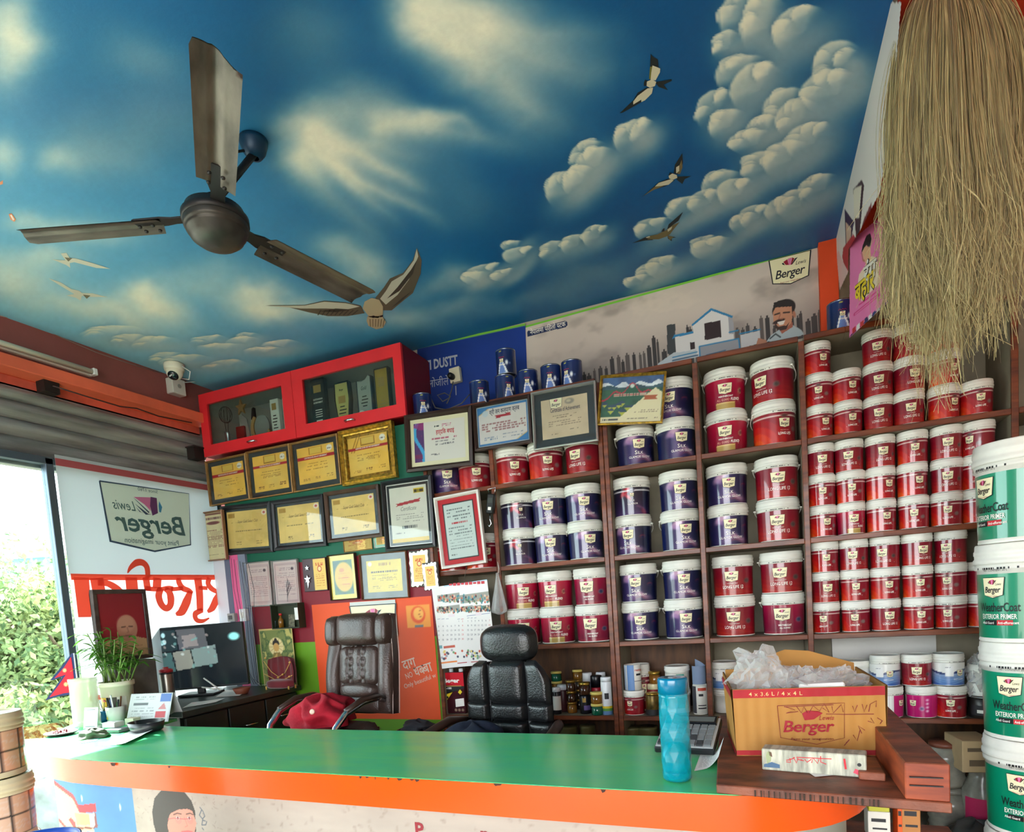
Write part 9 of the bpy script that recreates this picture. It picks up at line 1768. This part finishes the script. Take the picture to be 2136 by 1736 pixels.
for L in ([(-.42, .9), (-.30, .55), (-.05, .38), (.2, .5), (.42, .85)], [(-.45, .5), (-.2, .3), (.1, .28), (.44, .42)]): b.tube([(x * tw2, -.006 if i_ else -.03, z * th2) for i_, (x, z) in enumerate(L)], .0022, 5)
for x, z in ((-.44, .98), (.42, .82), (.13, .45), (.36, .38), (-.05, .36)): b.lathe([(0, -.006), (.008, 0), (0, .008)], 8, 0, x * tw2, -.012, z * th2)
b.obj('gold_trim', gt, to)
for sx in (-.4, .4): 
 for sy in (-.035, .02): b = MB(); b.tube([(sx * tw2, sy, 0), (sx * tw2, sy, .02)], .005, 7); b.obj('leg', gt, to)
def d_bud(p, q):
 p.c = p.c * 0 + np.array([120, 130, 70.]); nn = vnoise(p.X / p.w * 7, p.Y / p.h * 9, 6); X, Y = p.X / p.w, p.Y / p.h; p.mix(smooth(.45, .6, nn), (56, 84, 44)); p.mix(smooth(.55, .7, nn) * (Y > .5), (186, 176, 100)); p.mix(smooth(.6, .1, Y) * .4, (150, 130, 70)); p.ell(.48 * p.w, .70 * p.h, .22 * p.w, .15 * p.h, (226, 210, 150), .1)
 for k in range(12): a = k * PI / 6; p.line([(.48 * p.w + .08 * p.w * math.cos(a), .70 * p.h + .05 * p.h * math.sin(a)), (.48 * p.w + .21 * p.w * math.cos(a), .70 * p.h + .145 * p.h * math.sin(a))], .002, (150, 110, 60))
 p.ell(.48 * p.w, .755 * p.h, .10 * p.w, .055 * p.h, (36, 28, 24)); p.ell(.48 * p.w, .81 * p.h, .04 * p.w, .03 * p.h, (36, 28, 24)); p.ell(.48 * p.w, .69 * p.h, .085 * p.w, .07 * p.h, (206, 160, 90)); p.poly([(.25 * p.w, .42 * p.h), (.40 * p.w, .60 * p.h), (.58 * p.w, .60 * p.h), (.74 * p.w, .42 * p.h), (.74 * p.w, .3 * p.h), (.25 * p.w, .3 * p.h)], (140, 120, 60)); p.poly([(.3 * p.w, .46 * p.h), (.5 * p.w, .6 * p.h), (.45 * p.w, .4 * p.h)], (196, 160, 90)); p.rect(0, 0, .03 * p.w, p.h, (206, 180, 110)); p.rect(.97 * p.w, 0, p.w, p.h, (206, 180, 110)); p.rect(0, .97 * p.h, p.w, p.h, (206, 180, 110))
o = sheet('devotional_picture', [(544, 1313), (615.5, 1309), (614.5, 1436), (548, 1438)], 2.825, 64, (120, 130, 70), d_bud, 'upright picture of a haloed figure among leaves behind the miniature chair', 'picture'); b = MB(); w_ = o.dimensions.x
N0, N1 = on_y(562, 1262, 2.80), on_y(624, 1308, 2.80); nw, nh = N1.x - N0.x, N0.z - N1.z; ni = thing('wall_shelf', 'small dark green open wall shelf under the pink plaques', 'shelf', (N0.x, 2.862, N1.z)); dg = mat('dark green board', (44, 52, 34), .6)
for bx_ in ((0, -.06, -.006, nw, -.001, 0), (0, -.06, nh - .006, nw, -.001, nh), (0, -.06, 0, .005, -.001, nh - .006), (nw - .005, -.06, 0, nw, -.001, nh - .006), (.005, -.004, 0, nw - .005, -.001, nh - .006)): b = MB(); b.box(*bx_); b.obj('board', dg, ni)
for px, hh, r_, mt_, lab in ((570, .075, .010, mat('blue grey glass bottle', (90, 110, 116), .15, trans=.4), 'thin grey bottle at left in the little wall shelf'), (584, .085, .016, gl, 'amber bottle with red top in the little wall shelf')):
 x = on_y(px, 1300, 2.82).x; b = MB(); b.lathe([(0, 0), (r_, 0), (r_, hh * .55), (r_ * .4, hh * .7), (r_ * .4, hh * .85), (0, hh * .85)], 16); o = b.obj('bottle', mt_, None, (x, 2.83, N1.z + .0005)); tag(o, lab, 'bottle'); b = MB(); b.lathe([(0, hh * .851), (r_ * .6, hh * .851), (r_ * .6, hh), (0, hh)], 12); b.obj('cap', mat('red cap', (200, 40, 40), .4) if px > 575 else whc, o)
x = on_y(604, 1300, 2.82).x; b = MB(); b.box(-.022, 0, 0, .022, .004, .075); o = b.obj('photo_card', mat('old photo card', (120, 116, 90), .5, var=.5, vscale=60), None, (x, 2.835, N1.z + .0005), (R(-6), 0, 0)); tag(o, 'small old photo card leaning at right in the little wall shelf', 'photo'); b = MB(); b.box(-.012, -.002, -.05, .012, 0, .02); p = on_y(618, 1275, 2.795); o = b.obj('paper_tag', paper, None, (p.x, 2.795, p.z)); tag(o, 'white paper tag hanging at the right of the little wall shelf', 'tag')
p = on_y(1040, 1195, 2.84); b = MB(); b.grid(lambda u, v: (lambda a, r_: (r_ * math.cos(a) * (1 + .14 * math.sin(5 * a + v * 4)), r_ * .7 * math.sin(a) * (1 + .14 * math.cos(4 * a)) - .02, -.21 * v))(2 * PI * u, .006 + .042 * v ** 1.2 * (1 if v < .93 else (1 - v) / .07 * .9 + .1)), 28, 18); o = b.obj('hanging_bag', plas, None, p); tag(o, 'small clear plastic bag hanging on the shelf post by the calendar', 'plastic bag'); b = MB(); b.tube([(0, 0, 0), (.003, .0, .02), (-.004, .008, .055)], .0015, 5); b.obj('bag_tie', WHITE_PL, o)
p = on_y(1024, 1050, 2.83); hs = thing('hanging_scale', 'black digital hanging scale with a hook on the shelf post', 'scale', p, (0, R(10), 0)); b = MB(); b.box(-.020, -.012, -.052, .020, .012, .045); b.obj('scale_body', mat('black scale plastic', (26, 28, 28), .4), hs, bevel=.005); b = MB(); b.box(-.013, -.0135, .0, .013, -.012, .025); b.obj('display', mat('dim lcd', (70, 76, 72), .25), hs); b = MB(); b.box(-.008, -.0135, -.035, .008, -.012, -.020); b.obj('scale_print', WHITE_PR, hs); b = MB(); b.tube([(0, 0, -.052), (.003, 0, -.08), (.012, 0, -.10), (.004, 0, -.115), (-.006, 0, -.105)], .003, 6); b.obj('hook', chrome, hs); b = MB(); b.tube([(-.016, 0, .046), (-.022, 0, .068), (.018, 0, .078), (.016, 0, .046)], .002, 6); b.obj('top_loop', chrome, hs)
pb_ = on_y(880, 1530, 2.78); b = MB(); b.lathe([(0, 0), (.10, 0), (.115, pb_.z + .02), (.118, pb_.z + .03), (.11, pb_.z + .03), (.095, .02), (0, .02)], 26); o = b.obj('waste_bin', mat('dark plastic bin', (30, 32, 36), .45), None, (pb_.x, 2.74, 0.0)); tag(o, 'dark round bin at the foot of the orange poster', 'bin'); clump('dark_cloth', 'dark grey cloth heaped on the bin behind the brown chair', 'cloth', Vector((pb_.x, 2.74, pb_.z + .03)), .085, .07, .05, mat('dark grey cloth', (56, 58, 66), .85, var=.3, bump=.2), 31, .45, 20)
m = MB(); m.box(-40, -30, -.12, XL - .15, 40, -.005); m.box(XL - .15, -30, -.12, 30, -2.2, -.005); m.box(XL - .15, 3.4, -.12, 30, 40, -.005)
struct(m.obj('ground', mat('pale dusty concrete', (140, 136, 126), .85, var=.2, vscale=1.5)))
m = MB(); m.box(XL - 1.05, -3.0, 2.66, XL - .14, 4.2, 2.76); o = m.obj('awning', mat('grey awning sheet', (150, 150, 146), .6, .3)); o['kind'] = 'structure'
LEAF = [sheet_mat('tree leaf mid', (128, 146, 100), amount=.4), sheet_mat('tree leaf pale', (176, 186, 130), amount=.4), sheet_mat('tree leaf dark', (88, 110, 78), amount=.4)]
bark = mat('tree bark', (110, 92, 72), .85, var=.3, bump=.3)
def tree(x, y, h, r, seed, mi, label, n=6500):
 rg = np.random.default_rng(seed); t = thing('tree', label, 'tree', (x, y, 0), (0, 0, 0), 'trees outside the window')
 b = MB(); b.tube([(0, 0, 0), (.05, .03, h * .35), (-.05, .02, h * .6)], [.10, .07, .03], 8)
 for k in range(6): a = k * 1.05; b.tube([(0, 0, h * (.25 + .05 * k)), (r * .6 * math.cos(a), r * .6 * math.sin(a), h * (.5 + .06 * k))], [.035, .012], 6)
 b.obj('trunk', bark, t)
 nb = 14; cen = np.stack([rg.normal(0, r * .5, nb), rg.normal(0, r * .5, nb), rg.uniform(h * .30, h * .92, nb)], 1); rad = rg.uniform(r * .28, r * .52, nb)
 V_, F_ = [], []
 for i in range(n):
  k = rg.integers(nb); d = rg.normal(0, 1, 3); d /= np.linalg.norm(d); P = cen[k] + d * rad[k] * rg.uniform(.6, 1.05); a = rg.normal(0, 1, 3); a /= np.linalg.norm(a); bb = np.cross(a, d); bb /= (np.linalg.norm(bb) + 1e-6); s = rg.uniform(.028, .058)
  k0 = len(V_); V_ += [P - a * s, P + bb * s * .45, P + a * s, P - bb * s * .45]; F_.append((k0, k0 + 1, k0 + 2, k0 + 3))
 me = bpy.data.meshes.new('foliage'); me.from_pydata([tuple(v) for v in V_], [], F_); 
 for l in LEAF: me.materials.append(l)
 me.polygons.foreach_set('material_index', [int(v) for v in np.where(rg.random(n) < .6, mi, rg.integers(0, 3, n))]); o = link('foliage', me, t); o['kind'] = 'stuff'
for i, (px, D, h, r, mi, lab) in enumerate(((15, 6.6, 2.45, 1.0, 0, 'mid green tree outside at the left edge of the window'), (75, 6.9, 2.1, .85, 1, 'pale yellow green tree outside beside the window post'), (118, 7.6, 2.5, 1.0, 0, 'green tree outside behind the window post'), (-60, 7.4, 3.0, 1.2, 2, 'dark green tree outside beyond the left edge'), (48, 8.6, 2.3, 1.2, 2, 'darker green tree outside behind the pale ones'), (150, 7.0, 1.9, .9, 1, 'pale green tree outside hidden behind the white sheet'))):
 p = at_d(px, 1285, D); tree(p.x, p.y, h, r, 40 + i, mi, lab)
p0, p1 = at_d(-40, 1170, 13), at_d(190, 1170, 13); d = Vector((p1.x - p0.x, p1.y - p0.y, 0)); L = d.length; an = math.atan2(d.y, d.x)
zr0, zr1 = at_d(60, 1165, 13).z, at_d(60, 1132, 13).z
bd = thing('house', 'pale blue house with a white railing far outside the window', 'building', (p0.x, p0.y, 0), (0, 0, an))
b = MB(); b.box(-2, 0, 0, L + 2, 3, zr0); b.obj('wall', mat('light blue render', (120, 180, 206), .8), bd); b = MB(); b.box(-2, -.15, zr0, L + 2, 3, zr0 + .08); b.obj('roof_slab', mat('pale slab', (220, 220, 214), .8), bd)
rl = mat('white railing', (226, 226, 220), .6); b = MB(); b.box(-2, -.1, zr1 - .06, L + 2, -.04, zr1); rr_ = b.obj('railing', rl, bd)
for k in range(26): b = MB(); x = -1 + k * (L + 2) / 26; b.box(x - .03, -.1, zr0 + .08, x + .03, -.04, zr1 - .06); b.obj('baluster', rl, rr_)
for k in range(3): b = MB(); b.box(.4 + k * 1.3, -.02, zr0 - 1.4, 1.0 + k * 1.3, .02, zr0 - .5); b.obj('window', mat('dim window glass', (90, 110, 120), .2), bd)
b = MB(); b.prism([(-3, zr0 + .1), (L * .55, zr0 + .1), (L * .4, zr0 + 1.0), (-2, zr0 + 1.0)], 2.2, 5.0, 'y'); b.obj('hipped_roof', mat('pale roof', (206, 206, 206), .7), bd)
for i, (px, D, zt, ht, th_, lab, c_) in enumerate(((30, 5.1, .52, .10, .5, 'sunlit low sandy wall outside the window', (206, 192, 160)), (30, 4.5, .36, .36, .3, 'low grey stone kerb outside the window', (150, 156, 152)))):
 a, c2_ = at_d(-120, 1400, D), at_d(170, 1400, D); d = Vector((c2_.x - a.x, c2_.y - a.y, 0)); w = thing('garden_wall', lab, 'wall', (a.x, a.y, 0), (0, 0, math.atan2(d.y, d.x))); mk = mat('stone %d' % i, c_, .85, var=.3, vscale=5, bump=.2); rg = random.Random(i); x = 0
 while x < d.length:
  l = rg.uniform(.2, .38); b = MB(); b.box(x + .004, rg.uniform(-.01, .01), 0, x + l - .004, th_, zt + rg.uniform(-.012, .012)); b.obj('stone', mk, w, bevel=.01); x += l
for i, (px, D, lab) in enumerate(((10, 6.5, 'small grey green shrub outside behind the kerb at left'), (50, 6.3, 'small shrub with rusty tips outside behind the kerb'), (95, 6.5, 'small pale shrub outside next to the window post'))):
 p = at_d(px, 1400, D); tree(p.x, p.y, .95, .42, 80 + i, [2, 1, 0][i], lab, 1800)
for o in list(C.objects):
 if o.parent and o.name.split('.')[0] in ('lettering', 'date_print', 'mirrored_word', 'sheet_print', 'carton_print', 'tin_print', 'box_print', 'paper_print', 'pen_scribble', 'chipped_edge', 'gold_trim', 'seam_tape', 'piping'): o['kind'] = 'stuff'
